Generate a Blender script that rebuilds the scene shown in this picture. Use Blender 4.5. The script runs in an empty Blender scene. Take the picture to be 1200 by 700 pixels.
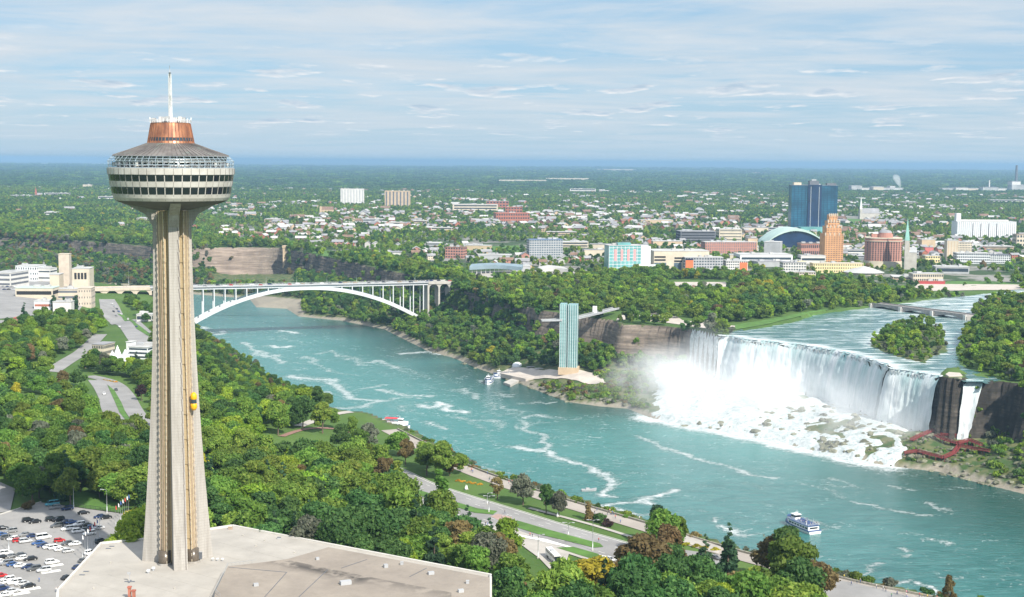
import bpy, bmesh, math, random
import numpy as np
from mathutils import Vector, Matrix, noise as mnoise
R = math.radians
random.seed(7)
rng = np.random.default_rng(11)
scene = bpy.context.scene
C = scene.collection

# ------------------------------------------------------------------ camera
FPX, H = 1600.0, 206.0
PITCH, ROLL = 5.73, 0.41
cam_d = bpy.data.cameras.new('camera'); cam = bpy.data.objects.new('camera', cam_d); C.objects.link(cam)
cam_d.sensor_width = 36; cam_d.lens = 36 * FPX / 1200; cam_d.clip_start = 1; cam_d.clip_end = 400000
RM = Matrix.Rotation(R(90 - PITCH), 4, 'X') @ Matrix.Rotation(R(ROLL), 4, 'Z')
cam.matrix_world = Matrix.Translation((0, 0, H)) @ RM
scene.camera = cam
# ------------------------------------------------------------------ sun, sky, exposure
SUN_EL = 40.0
SUN_AZ_VEC = Vector((0.56, -0.83, 0)).normalized()
sd = Vector((SUN_AZ_VEC.x * math.cos(R(SUN_EL)), SUN_AZ_VEC.y * math.cos(R(SUN_EL)), math.sin(R(SUN_EL))))
sl = bpy.data.lights.new('sun', 'SUN'); sl.energy = 5.0; sl.angle = R(0.6); sl.color = (1, 0.94, 0.84)
so = bpy.data.objects.new('sun', sl); C.objects.link(so); so.rotation_euler = sd.to_track_quat('Z', 'Y').to_euler(); so.location = (0, 0, 900)
w = bpy.data.worlds.new('World'); scene.world = w; w.use_nodes = True
nt = w.node_tree; nt.nodes.clear()
def N(nt, t, **k):
    n = nt.nodes.new(t)
    for a, b in k.items(): setattr(n, a, b)
    return n
def math_node(nt, op, a, b=None, c=None, clamp=False):
    n = N(nt, 'ShaderNodeMath', operation=op); n.use_clamp = clamp
    for i, v in enumerate((a, b, c)):
        if v is None: continue
        if isinstance(v, (int, float)): n.inputs[i].default_value = v
        else: nt.links.new(v, n.inputs[i])
    return n.outputs[0]
def mixc(nt, fac, a, b, blend='MIX'):
    n = N(nt, 'ShaderNodeMix', data_type='RGBA', blend_type=blend)
    for s, v in ((n.inputs[0], fac), (n.inputs[6], a), (n.inputs[7], b)):
        if isinstance(v, (int, float)): s.default_value = v
        elif isinstance(v, (tuple, list)): s.default_value = (*v[:3], 1)
        else: nt.links.new(v, s)
    return n.outputs[2]
def ramp(nt, fac, stops):
    n = N(nt, 'ShaderNodeValToRGB'); e = n.color_ramp.elements
    while len(e) < len(stops): e.new(0.5)
    for i, (p, c) in enumerate(stops):
        e[i].position = p; e[i].color = (c, c, c, 1) if isinstance(c, (int, float)) else (*c, 1)
    nt.links.new(fac, n.inputs[0]); return n.outputs[0]
def noise_tex(nt, vec, scale, detail=4, rough=.55, dist=0.0):
    n = N(nt, 'ShaderNodeTexNoise'); n.inputs['Scale'].default_value = scale; n.inputs['Detail'].default_value = detail
    n.inputs['Roughness'].default_value = rough; n.inputs['Distortion'].default_value = dist
    if vec is not None: nt.links.new(vec, n.inputs['Vector'])
    return n.outputs['Fac']
def mapping(nt, vec, scale=(1, 1, 1), rot=(0, 0, 0), loc=(0, 0, 0)):
    n = N(nt, 'ShaderNodeMapping'); n.inputs['Scale'].default_value = scale; n.inputs['Rotation'].default_value = rot; n.inputs['Location'].default_value = loc
    nt.links.new(vec, n.inputs[0]); return n.outputs[0]
sky = N(nt, 'ShaderNodeTexSky', sky_type='NISHITA', sun_disc=False)
sky.sun_elevation = R(SUN_EL); sky.sun_rotation = math.atan2(SUN_AZ_VEC.x, SUN_AZ_VEC.y); sky.altitude = 200
sky.air_density = 1.0; sky.dust_density = .4; sky.ozone_density = 2.5
tc = N(nt, 'ShaderNodeTexCoord')
sep = N(nt, 'ShaderNodeSeparateXYZ'); nt.links.new(tc.outputs['Generated'], sep.inputs[0])
zz = math_node(nt, 'MAXIMUM', sep.outputs[2], 0.0)
den = math_node(nt, 'ADD', zz, 0.055)
cmb = N(nt, 'ShaderNodeCombineXYZ')
nt.links.new(math_node(nt, 'DIVIDE', sep.outputs[0], den), cmb.inputs[0]); nt.links.new(math_node(nt, 'DIVIDE', sep.outputs[1], den), cmb.inputs[1])
cv = cmb.outputs[0]
veil = ramp(nt, noise_tex(nt, mapping(nt, cv, (0.36, 0.50, 1), (0, 0, 0.15)), 1.0, 7, .62, 0.7), [(.44, 0.0), (.64, .95)])
veil2 = ramp(nt, noise_tex(nt, mapping(nt, cv, (0.9, 1.5, 1), (0, 0, -0.1), (7, 3, 0)), 1.0, 7, .6, 0.4), [(.42, 0.0), (.66, .7)])
puffn = noise_tex(nt, mapping(nt, cv, (1.9, 1.15, 1), loc=(3.7, 1.9, 0)), 1.0, 6, .56, 0.1)
puff = ramp(nt, puffn, [(.56, 0.0), (.63, 1.0)])
band = ramp(nt, sep.outputs[2], [(.012, 0.0), (.024, 1.0), (.062, 1.0), (.095, .0)])
puff = math_node(nt, 'MULTIPLY', puff, band)
shadev = ramp(nt, noise_tex(nt, mapping(nt, cv, (1.9, 1.15, 1), loc=(3.7, 2.06, 0)), 1.0, 6, .56, 0.1), [(.50, 1.0), (.68, 0.0)])
SKYK = 0.1
gapc = mixc(nt, .8, sky.outputs[0], (2.2, 3.55, 4.9))
c0 = mixc(nt, veil, gapc, (4.25, 4.8, 5.3))
c0 = mixc(nt, veil2, c0, (4.8, 5.15, 5.5))
lowz = ramp(nt, sep.outputs[2], [(.0, .8), (.045, .0)])
c1 = mixc(nt, lowz, c0, (3.35, 4.35, 5.1))
pc = mixc(nt, shadev, (3.2, 4.05, 4.9), (6.0, 6.1, 6.2))
c2 = mixc(nt, puff, c1, pc)
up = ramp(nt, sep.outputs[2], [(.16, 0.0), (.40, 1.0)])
c2 = mixc(nt, up, c2, mixc(nt, .6, sky.outputs[0], (8.6, 9.1, 9.7)))  # overhead sky, out of view, brightened to add ambient fill
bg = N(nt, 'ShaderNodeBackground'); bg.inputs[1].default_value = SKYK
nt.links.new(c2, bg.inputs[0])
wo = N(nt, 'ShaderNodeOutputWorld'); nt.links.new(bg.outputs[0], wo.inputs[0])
scene.view_settings.view_transform = 'Standard'; scene.view_settings.look = 'None'
scene.view_settings.exposure = 0.62; scene.view_settings.gamma = 1
scene.cycles.volume_bounces = 4; scene.cycles.max_bounces = 6; scene.cycles.diffuse_bounces = 2
scene.cycles.transparent_max_bounces = 12; scene.cycles.volume_max_steps = 96; scene.cycles.volume_step_rate = 1.0
scene.cycles.use_denoising = True

# ------------------------------------------------------------------ photo pixel -> real place
R3 = RM.to_3x3(); R3T = R3.transposed()
def ray(px, py): return R3 @ Vector(((px - 600) / FPX, -(py - 350) / FPX, -1.0))
def P(px, py, z):
    r = ray(px, py); t = (z - H) / r.z; return Vector((r.x * t, r.y * t, z))
def PD(px, py, d):            # the point seen at (px, py) at ground distance y = d
    r = ray(px, py); t = d / r.y; return Vector((r.x * t, d, H + r.z * t))
def proj(x, y, z):
    m = np.array(R3T); v = np.stack([x, y, np.asarray(z) - H], -1) @ m.T
    return 600 + FPX * v[..., 0] / -v[..., 2], 350 - FPX * v[..., 1] / -v[..., 2]
def inpoly(x, y, poly):
    x = np.asarray(x, float); y = np.asarray(y, float); c = np.zeros(x.shape, bool); n = len(poly); j = n - 1
    for i in range(n):
        xi, yi = poly[i][0], poly[i][1]; xj, yj = poly[j][0], poly[j][1]
        if yi != yj:
            c ^= ((yi > y) != (yj > y)) & (x < (xj - xi) * (y - yi) / (yj - yi) + xi)
        j = i
    return c
def dist_line(x, y, pts, closed=False, want_i=False):
    x = np.asarray(x, float); y = np.asarray(y, float)
    best = np.full(x.shape, 1e18); bi = np.zeros(x.shape, int); n = len(pts)
    for i in range(n if closed else n - 1):
        ax, ay = pts[i][0], pts[i][1]; bx, by = pts[(i + 1) % n][0], pts[(i + 1) % n][1]
        dx, dy = bx - ax, by - ay; L = dx * dx + dy * dy + 1e-9
        t = np.clip(((x - ax) * dx + (y - ay) * dy) / L, 0, 1)
        d = (x - ax - t * dx) ** 2 + (y - ay - t * dy) ** 2
        m = d < best; best = np.where(m, d, best); bi = np.where(m, i, bi)
    return (np.sqrt(best), bi) if want_i else np.sqrt(best)
def ss(v, a, b):
    t = np.clip((np.asarray(v, float) - a) / (b - a), 0, 1); return t * t * (3 - 2 * t)
def vnoise(x, y, s, seed=0):   # cheap value noise
    x = np.asarray(x, float) / s + seed * 17.3; y = np.asarray(y, float) / s - seed * 9.1
    xi = np.floor(x).astype(np.int64); yi = np.floor(y).astype(np.int64); fx = x - xi; fy = y - yi
    fx = fx * fx * (3 - 2 * fx); fy = fy * fy * (3 - 2 * fy)
    def hsh(a, b):
        h = (a * 374761393 + b * 668265263 + seed * 1442695) & 0xffffffff
        h = ((h ^ (h >> 13)) * 1274126177) & 0xffffffff; return ((h ^ (h >> 16)) & 0xffff) / 65535.0
    return (hsh(xi, yi) * (1 - fx) + hsh(xi + 1, yi) * fx) * (1 - fy) + (hsh(xi, yi + 1) * (1 - fx) + hsh(xi + 1, yi + 1) * fx) * fy
def fbm(x, y, s, seed=0): return vnoise(x, y, s, seed) * .55 + vnoise(x, y, s / 2.1, seed + 1) * .28 + vnoise(x, y, s / 4.3, seed + 2) * .17

# ------------------------------------------------------------------ shoreline and rim of the gorge
ZR = 55.0
near_w = [P(x, y, 0) for x, y in [(60, 334), (150, 344), (196, 366), (218, 386), (265, 411), (300, 433), (350, 468), (400, 482), (450, 500), (500, 545), (560, 590), (650, 640), (800, 700), (1000, 770), (1300, 860), (1900, 1000)]]
us_w = [P(x, y, 0) for x, y in [(2200, 800), (1500, 660), (1280, 598), (1200, 579), (1150, 567), (1100, 553), (1056, 548), (1000, 540), (960, 530), (900, 516), (850, 506), (800, 498), (760, 489), (735, 479), (700, 476), (665, 471), (640, 462), (600, 446), (560, 432), (530, 419), (500, 411), (480, 401), (450, 386), (400, 376), (350, 371), (336, 362), (300, 360), (292, 350), (228, 345), (150, 336), (60, 330)]]
W_POLY = [(-3500, near_w[0].y + 200)] + [(p.x, p.y) for p in near_w] + [(p.x, p.y) for p in us_w] + [(-3500, us_w[-1].y + 600)]
near_r = [P(x, y, ZR) for x, y in [(-300, 324), (20, 326), (110, 331), (178, 340), (196, 360), (207, 398), (240, 432), (262, 452), (320, 475), (360, 479), (425, 484), (470, 503), (510, 523), (560, 549), (600, 563), (640, 577), (700, 595), (760, 612), (850, 640), (1000, 680), (1130, 706), (1300, 750), (1900, 880)]]
crest = [(843, 393), (855, 393.6), (870, 397), (900, 400), (940, 404), (980, 411), (1010, 418), (1040, 428), (1044, 432), (1060, 434), (1080, 437), (1101, 441)]
us_r = [P(x, y, ZR) for x, y in [(2300, 620), (1600, 520), (1300, 470), (1200, 451), (1175, 447), (1153, 446), (1129, 446), (1118, 442)] + crest[::-1] + [(825, 389), (790, 383), (760, 381), (735, 380), (715, 374), (690, 371), (640, 364), (600, 355), (560, 343), (530, 333), (490, 322), (455, 317), (420, 308), (395, 303), (345, 293), (330, 290), (250, 290), (215, 292), (120, 284), (60, 280), (0, 276)]]
NB = len(near_r)
B_POLY = [(-3500, near_r[0].y + 100)] + [(p.x, p.y) for p in near_r] + [(p.x, p.y) for p in us_r] + [(-3500, us_r[-1].y + 500)]
# the river above the falls
up_left = [P(x, y, 57) for x, y in [(848, 391.5), (880, 384), (925, 377), (955, 368), (1000, 363), (1040, 359), (1090, 353), (1140, 350), (1200, 343), (1350, 338), (1700, 340)]]
up_right = [P(x, y, 57) for x, y in [(1900, 372), (1350, 362), (1230, 357), (1190, 356), (1165, 353), (1142, 362), (1140, 376), (1131, 392), (1122, 408), (1126, 425), (1138, 436), (1160, 441), (1158, 447)]]
U_POLY = [(p.x, p.y) for p in up_left] + [(p.x, p.y) for p in up_right] + [(P(x, y, ZR).x, P(x, y, ZR).y) for x, y in [(1153, 447.5), (1129, 447.5), (1128, 442.5), (1103, 441.3)] + crest[::-1]]
crest_w = [P(x, y, ZR) for x, y in crest]
isl = [P(x, y, 57) for x, y in [(1019, 404), (1024, 392), (1040, 382), (1075, 377), (1103, 382), (1108, 398), (1112, 410), (1092, 416), (1085, 424), (1062, 418), (1040, 412)]]
I_POLY = [(p.x, p.y) for p in isl]
luna = [P(x, y, ZR) for x, y in [(1102, 445), (1102, 440), (1108, 434), (1122, 432), (1131, 438), (1131, 446), (1118, 447)]]
L_POLY = [(p.x, p.y) for p in luna]
def usurf(x, y):               # water level of the upper river
    return 55.0 + 5.0 * ss(dist_line(x, y, crest_w), 0, 620)
def height(x, y):
    x = np.asarray(x, float); y = np.asarray(y, float)
    inW = inpoly(x, y, W_POLY); inB = inpoly(x, y, B_POLY)
    dW = dist_line(x, y, W_POLY, True); dR, ri = dist_line(x, y, B_POLY, True, True)
    inU = inpoly(x, y, U_POLY); inI = inpoly(x, y, I_POLY) | inpoly(x, y, L_POLY)
    us = (ri > NB) & (ri < len(B_POLY) - 1)
    us = us | (y > 2300)
    flat = ZR + np.where(us, 4.0 * ss(dR, 15, 160), 11.0 * ss(dR, 45, 190))
    flat = flat + fbm(x, y, 90, 3) * 1.6 * ss(dR, 10, 60) * (us) - 0.8 * ss(dR, 10, 60) * us
    vdx = P(138, 358, 58); flat = flat - 13 * np.exp(-(((x - vdx.x) / 34) ** 2 + ((y - vdx.y) / 150) ** 2)) * (~us)
    t = dW / (dW + dR + 1e-6)
    n = (fbm(x, y, 34, 5) - .5)
    t2 = t + n * .13 * ss(t, .3, .6)
    dcw = dist_line(x, y, crest_w); wq = P(292, 290, ZR); lowf = (1 - .5 * np.exp(-(dcw / 90) ** 2)) * (1 - .72 * np.exp(-(((x - wq.x) / 130) ** 2 + ((y - wq.y) / 260) ** 2)))
    talus = (23 * ss(t2, 0, .95) ** .85) * lowf + 3 * ss(dW, 0, 6) + n * 7 * ss(t, .05, .2)
    dRn = dR + ((fbm(x, y, 22, 8) - .5) * 10 + (fbm(x, y, 60, 18) - .5) * 9) * ss(dR, 2, 8)
    cl = 1 - (ss(dRn, 4.5, 8.5) * .55 + ss(dRn, 9.5, 13.5) * .45)
    cl = np.where(dist_line(x, y, crest_w) < 60, 1 - ss(dR, 1.5, 6.5), cl)
    slope = talus * (1 - cl) + ZR * cl
    uz = usurf(x, y)
    bank = np.minimum(dist_line(x, y, U_POLY, True), 12) / 12
    h = np.where(inU & ~inI, uz - .3 - 1.5 * bank, flat)
    h = np.where(inI, uz + 1.6 * ss(dist_line(x, y, I_POLY, True), 0, 10) + .1, h)
    h = np.where(inB & ~inI, slope, h)
    h = h - 1.9 * np.exp(-(dcw / 7) ** 2) * (inB | inU)
    h = np.where(inW, -4.0 * ss(dW, 0, 8) - .2, h)
    return h
def hz(x, y): return float(height(np.array([x]), np.array([y]))[0])
def G(px, py, dz=0.0):         # ground point seen at (px, py)
    r = ray(px, py); zs = np.linspace(90, -6, 97); t = (zs - H) / r.z; hh = height(r.x * t, r.y * t)
    below = np.where(hh >= zs)[0]; k = int(below[0]) if len(below) else 96; k = max(k, 1)
    d0, d1 = zs[k - 1] - hh[k - 1], hh[k] - zs[k]; f = d0 / max(1e-6, d0 + d1); tt = t[k - 1] + (t[k] - t[k - 1]) * f
    x, y = r.x * tt, r.y * tt; return Vector((x, y, hz(x, y) + dz))

# ------------------------------------------------------------------ builders
def tag(o, label=None, cat=None, group=None, kind=None):
    if label: o['label'] = label
    if cat: o['category'] = cat
    if group: o['group'] = group
    if kind: o['kind'] = kind
    return o
def empty(name, loc=(0, 0, 0), rz=0.0, label=None, cat=None, group=None):
    o = bpy.data.objects.new(name, None); C.objects.link(o); o.location = loc; o.rotation_euler = (0, 0, rz); o.empty_display_size = .5
    return tag(o, label, cat, group)
def copy_tree(o, parent=None):
    c = o.copy(); C.objects.link(c); c.parent = parent
    for ch in o.children: copy_tree(ch, c)
    return c
class MB:
    def __init__(s): s.v = []; s.f = []; s.m = []; s.sm = []
    def add(s, vs, fs, m=0, smooth=False):
        o = len(s.v); s.v += [tuple(v) for v in vs]
        for f in fs: s.f.append(tuple(i + o for i in f)); s.m.append(m); s.sm.append(smooth)
        return s
    def box(s, c, d, rz=0.0, m=0, taper=1.0):
        x, y, z = [k / 2 for k in d]; co, si = math.cos(rz), math.sin(rz); vs = []
        for sz in (-1, 1):
            tp = taper if sz > 0 else 1
            for sx, sy in ((-1, -1), (1, -1), (1, 1), (-1, 1)):
                a, b = sx * x * tp, sy * y * tp
                vs.append((c[0] + a * co - b * si, c[1] + a * si + b * co, c[2] + sz * z))
        return s.add(vs, [(3, 2, 1, 0), (4, 5, 6, 7), (0, 1, 5, 4), (1, 2, 6, 5), (2, 3, 7, 6), (3, 0, 4, 7)], m)
    def bar(s, a, b, w, h=None, m=0):
        a = Vector(a); b = Vector(b); d = b - a; L = d.length
        if L < 1e-6: return s
        d /= L; up = Vector((0, 0, 1)) if abs(d.z) < .95 else Vector((0, 1, 0))
        sx = d.cross(up).normalized() * w / 2; sy = sx.cross(d).normalized() * (h or w) / 2
        vs = [p + i * sx + j * sy for p in (a, b) for i, j in ((-1, -1), (1, -1), (1, 1), (-1, 1))]
        return s.add(vs, [(0, 1, 2, 3), (7, 6, 5, 4), (0, 4, 5, 1), (1, 5, 6, 2), (2, 6, 7, 3), (3, 7, 4, 0)], m)
    def tube(s, pts, rads, n=8, m=0, cap=True, smooth=True):
        pts = [Vector(p) for p in pts]; rings = []
        for i, p in enumerate(pts):
            d = (pts[min(i + 1, len(pts) - 1)] - pts[max(i - 1, 0)]).normalized()
            up = Vector((0, 0, 1)) if abs(d.z) < .9 else Vector((1, 0, 0))
            a = d.cross(up).normalized(); b = d.cross(a); r = rads[i] if isinstance(rads, (list, tuple)) else rads
            rings.append([p + (a * math.cos(2 * math.pi * k / n) + b * math.sin(2 * math.pi * k / n)) * r for k in range(n)])
        vs = [v for g in rings for v in g]; fs = []
        for i in range(len(rings) - 1):
            for k in range(n):
                fs.append((i * n + k, i * n + (k + 1) % n, (i + 1) * n + (k + 1) % n, (i + 1) * n + k))
        if cap: fs += [tuple(range(n)), tuple((len(rings) - 1) * n + k for k in reversed(range(n)))]
        return s.add(vs, fs, m, smooth)
    def lathe(s, prof, n=48, c=(0, 0), m=0, smooth=True, a0=0.0, a1=2 * math.pi):
        vs = []; full = abs(a1 - a0 - 2 * math.pi) < 1e-6; cols = n if full else n + 1
        for r, z in prof:
            for k in range(cols):
                a = a0 + (a1 - a0) * k / n; vs.append((c[0] + r * math.cos(a), c[1] + r * math.sin(a), z))
        fs = []
        for i in range(len(prof) - 1):
            for k in range(n):
                k2 = (k + 1) % cols
                fs.append((i * cols + k, i * cols + k2, (i + 1) * cols + k2, (i + 1) * cols + k))
        return s.add(vs, fs, m, smooth)
    def prism(s, poly, z0, z1, m=0, top=True, bot=True):
        n = len(poly); vs = [(p[0], p[1], z0 if not callable(z0) else z0(p)) for p in poly] + [(p[0], p[1], z1 if not callable(z1) else z1(p)) for p in poly]
        fs = [(i, (i + 1) % n, n + (i + 1) % n, n + i) for i in range(n)]
        if top: fs.append(tuple(range(n, 2 * n)))
        if bot: fs.append(tuple(reversed(range(n))))
        return s.add(vs, fs, m)
    def mesh(s, name, mats):
        me = bpy.data.meshes.new(name); me.from_pydata(s.v, [], s.f)
        for m in (mats if isinstance(mats, (list, tuple)) else [mats]): me.materials.append(m)
        if s.f:
            me.polygons.foreach_set('material_index', s.m); me.polygons.foreach_set('use_smooth', s.sm)
        me.update(); return me
    def build(s, name, mats, parent=None, **k):
        o = bpy.data.objects.new(name, s.mesh(name, mats)); C.objects.link(o); o.parent = parent
        return tag(o, **k)
def np_mesh(name, verts, quads, mat, smooth=True):
    me = bpy.data.meshes.new(name); nv = len(verts); nf, k = quads.shape
    me.vertices.add(nv); me.vertices.foreach_set('co', np.asarray(verts, np.float32).ravel())
    me.loops.add(nf * k); me.loops.foreach_set('vertex_index', quads.astype(np.int32).ravel())
    me.polygons.add(nf); me.polygons.foreach_set('loop_start', np.arange(0, nf * k, k, dtype=np.int32))
    me.polygons.foreach_set('loop_total', np.full(nf, k, np.int32)); me.polygons.foreach_set('use_smooth', np.full(nf, smooth))
    for m in (mat if isinstance(mat, (list, tuple)) else [mat]): me.materials.append(m)
    me.update(calc_edges=True); return me
def grid_quads(nx, ny, mask=None):
    i, j = np.meshgrid(np.arange(nx - 1), np.arange(ny - 1)); a = (j * nx + i).ravel()
    q = np.stack([a, a + 1, a + nx + 1, a + nx], 1)
    return q if mask is None else q[mask.ravel()]
def add_attr(me, name, vals):
    at = me.attributes.new(name, 'FLOAT', 'POINT'); at.data.foreach_set('value', np.asarray(vals, np.float32))

# ------------------------------------------------------------------ materials
MATS = {}
def mat(name, col, rough=.8, var=.15, vs=.3, metal=0.0, bump=0.0, bs=2.0, spec=.4, stretch=(1, 1, 1), col2=None, obj_rand=0.0):
    if name in MATS: return MATS[name]
    m = bpy.data.materials.new(name); m.use_nodes = True; t = m.node_tree; b = t.nodes['Principled BSDF']
    b.inputs['Roughness'].default_value = rough; b.inputs['Metallic'].default_value = metal; b.inputs['Specular IOR Level'].default_value = spec
    g = N(t, 'ShaderNodeNewGeometry'); v = mapping(t, g.outputs['Position'], stretch)
    f = noise_tex(t, v, vs, 5, .6)
    lo = tuple(c * (1 - var * 1.6) for c in col) if col2 is None else col2; hi = tuple(min(1, c * (1 + var)) for c in col)
    c = mixc(t, ramp(t, f, [(.3, 0.0), (.7, 1.0)]), lo, hi)
    if obj_rand:
        oi = N(t, 'ShaderNodeObjectInfo'); hsv = N(t, 'ShaderNodeHueSaturation')
        t.links.new(math_node(t, 'MULTIPLY_ADD', oi.outputs['Random'], 2 * obj_rand, 1 - obj_rand), hsv.inputs['Value']); t.links.new(c, hsv.inputs['Color']); c = hsv.outputs[0]
    t.links.new(c, b.inputs['Base Color'])
    if bump:
        bp = N(t, 'ShaderNodeBump'); bp.inputs['Strength'].default_value = bump; bp.inputs['Distance'].default_value = .3
        t.links.new(noise_tex(t, v, bs, 5), bp.inputs['Height']); t.links.new(bp.outputs[0], b.inputs['Normal'])
    MATS[name] = m; return m
def attr(t, name):
    a = N(t, 'ShaderNodeAttribute'); a.attribute_name = name; return a.outputs['Fac']

# ground: grass, town lots, rock on steep faces
m_ground = bpy.data.materials.new('ground'); m_ground.use_nodes = True; t = m_ground.node_tree; b = t.nodes['Principled BSDF']; b.inputs['Roughness'].default_value = .95; b.inputs['Specular IOR Level'].default_value = .15
g = N(t, 'ShaderNodeNewGeometry'); pos = g.outputs['Position']
sn = N(t, 'ShaderNodeSeparateXYZ'); t.links.new(g.outputs['True Normal'], sn.inputs[0])
steep = ramp(t, math_node(t, 'ADD', sn.outputs[2], math_node(t, 'MULTIPLY', noise_tex(t, pos, .12, 4), -.25)), [(.52, 1.0), (.68, 0.0)])
grass = mixc(t, ramp(t, noise_tex(t, pos, .02, 6), [(.35, 0.0), (.65, 1.0)]), (.050, .105, .022), (.085, .15, .035))
grass = mixc(t, ramp(t, noise_tex(t, pos, .5, 4), [(.4, 0.0), (.8, .5)]), grass, (.10, .13, .05))
scrub = mixc(t, ramp(t, noise_tex(t, pos, .15, 6), [(.4, 0.0), (.6, 1.0)]), (.05, .09, .03), (.125, .13, .06))
lots = mixc(t, ramp(t, noise_tex(t, pos, .012, 7, .65), [(.48, 0.0), (.54, 1.0)]), (.045, .075, .03), (.24, .23, .21))
forest = mixc(t, ramp(t, noise_tex(t, pos, .0012, 9, .7), [(.35, 0.0), (.7, 1.0)]), (.022, .045, .022), (.075, .10, .045))
st = mapping(t, pos, (.03, .03, .45))
rockn = noise_tex(t, st, 1.0, 7, .62, .4)
rock = mixc(t, ramp(t, rockn, [(.36, 0.0), (.62, 1.0)]), (.040, .037, .034), (.19, .16, .13))
rock = mixc(t, ramp(t, noise_tex(t, pos, .35, 5), [(.45, 0.0), (.6, .6)]), rock, (.045, .05, .04))
beach = mixc(t, noise_tex(t, pos, .8, 5), (.16, .13, .10), (.42, .38, .33))
c = mixc(t, attr(t, 'town'), grass, lots)
c = mixc(t, attr(t, 'scrub'), c, scrub)
c = mixc(t, attr(t, 'forest'), c, forest)
c = mixc(t, attr(t, 'beach'), c, beach)
rock = mixc(t, math_node(t, 'MULTIPLY', attr(t, 'pale'), .8), rock, mixc(t, ramp(t, rockn, [(.36, 0.0), (.62, 1.0)]), (.20, .155, .125), (.36, .285, .23)))
rock = mixc(t, math_node(t, 'MULTIPLY', attr(t, 'wet'), ramp(t, noise_tex(t, mapping(t, pos, (.2, .2, .08)), 1.0, 5), [(.25, .5), (.6, 1.0)])), rock, (.030, .027, .024))
c = mixc(t, math_node(t, 'MULTIPLY', steep, attr(t, 'gorge')), c, rock)
t.links.new(c, b.inputs['Base Color'])
bp = N(t, 'ShaderNodeBump'); bp.inputs['Strength'].default_value = .5; bp.inputs['Distance'].default_value = 1.5
t.links.new(noise_tex(t, mapping(t, pos, (.12, .12, .6)), 1.0, 6), bp.inputs['Height']); t.links.new(bp.outputs[0], b.inputs['Normal'])

def axis(lo, hi, step, far_lo, far_hi, ratio=1.16):
    a = list(np.arange(lo, hi + step, step)); s = step; x = a[-1]; up = []
    while x < far_hi: s *= ratio; x += s; up.append(x)
    s = step; x = lo; dn = []
    while x > far_lo: s *= ratio; x -= s; dn.append(x)
    return np.array(dn[::-1] + a + up)
gx = axis(-780, 760, 3.4, -140000, 140000); gy = axis(400, 2560, 3.4, -1500, 160000)
X, Y = np.meshgrid(gx, gy); Z = height(X, Y)
FARZ = ss(np.hypot(X, Y), 3500, 9000)
Z = Z + FARZ * (fbm(X, Y, 5200, 9) - .45) * 16 * ss(np.hypot(X, Y), 5000, 16000)
me = np_mesh('ground', np.stack([X.ravel(), Y.ravel(), Z.ravel()], 1), grid_quads(len(gx), len(gy)), m_ground)
xr, yr, zr = X.ravel(), Y.ravel(), Z.ravel()
inB = inpoly(xr, yr, B_POLY); dR = dist_line(xr, yr, B_POLY, True)
gorge = np.where(inB | (dR < 12), 1.0, 0.0)
far = (yr > 1500) & ~inB
upx, upy = proj(xr, yr, zr)
USTOWN = [(-400, 262), (0, 262), (250, 282), (420, 298), (540, 322), (620, 330), (760, 322), (900, 328), (1010, 335), (1200, 332), (1700, 335), (1700, 180), (-400, 180)]
us_town = inpoly(upx, upy, USTOWN) & (yr > 1500)
add_attr(me, 'town', np.where(us_town, 1.0, 0.0)); add_attr(me, 'gorge', gorge)
add_attr(me, 'scrub', np.where(inB | inpoly(xr, yr, I_POLY), 1.0, 0.0))
add_attr(me, 'forest', ss(np.hypot(xr, yr), 5500, 9500))
dWr = dist_line(xr, yr, W_POLY, True)
bch = inpoly(upx, upy, [(288, 345), (354, 351), (358, 368), (296, 366)]) & inB
add_attr(me, 'beach', np.where(bch | inB & (dWr < 1.5 + 7 * vnoise(xr, yr, 25, 4)), 1.0, 0.0) * .8)
wq2 = P(290, 300, 30); add_attr(me, 'pale', np.maximum(np.exp(-(((xr - wq2.x) / 75) ** 2 + ((yr - wq2.y) / 320) ** 2) ** 2), .6 * np.exp(-((np.hypot(xr - P(760, 392, 40).x, yr - P(760, 392, 40).y)) / 90) ** 2)))
wetd = np.minimum(dist_line(xr, yr, crest_w), dist_line(xr, yr, [(P(x, y, ZR).x, P(x, y, ZR).y) for x, y in [(1101, 441), (1190, 450)]])); add_attr(me, 'wet', np.exp(-(wetd / 45) ** 2))
ground = bpy.data.objects.new('ground', me); C.objects.link(ground); tag(ground, kind='structure')

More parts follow.
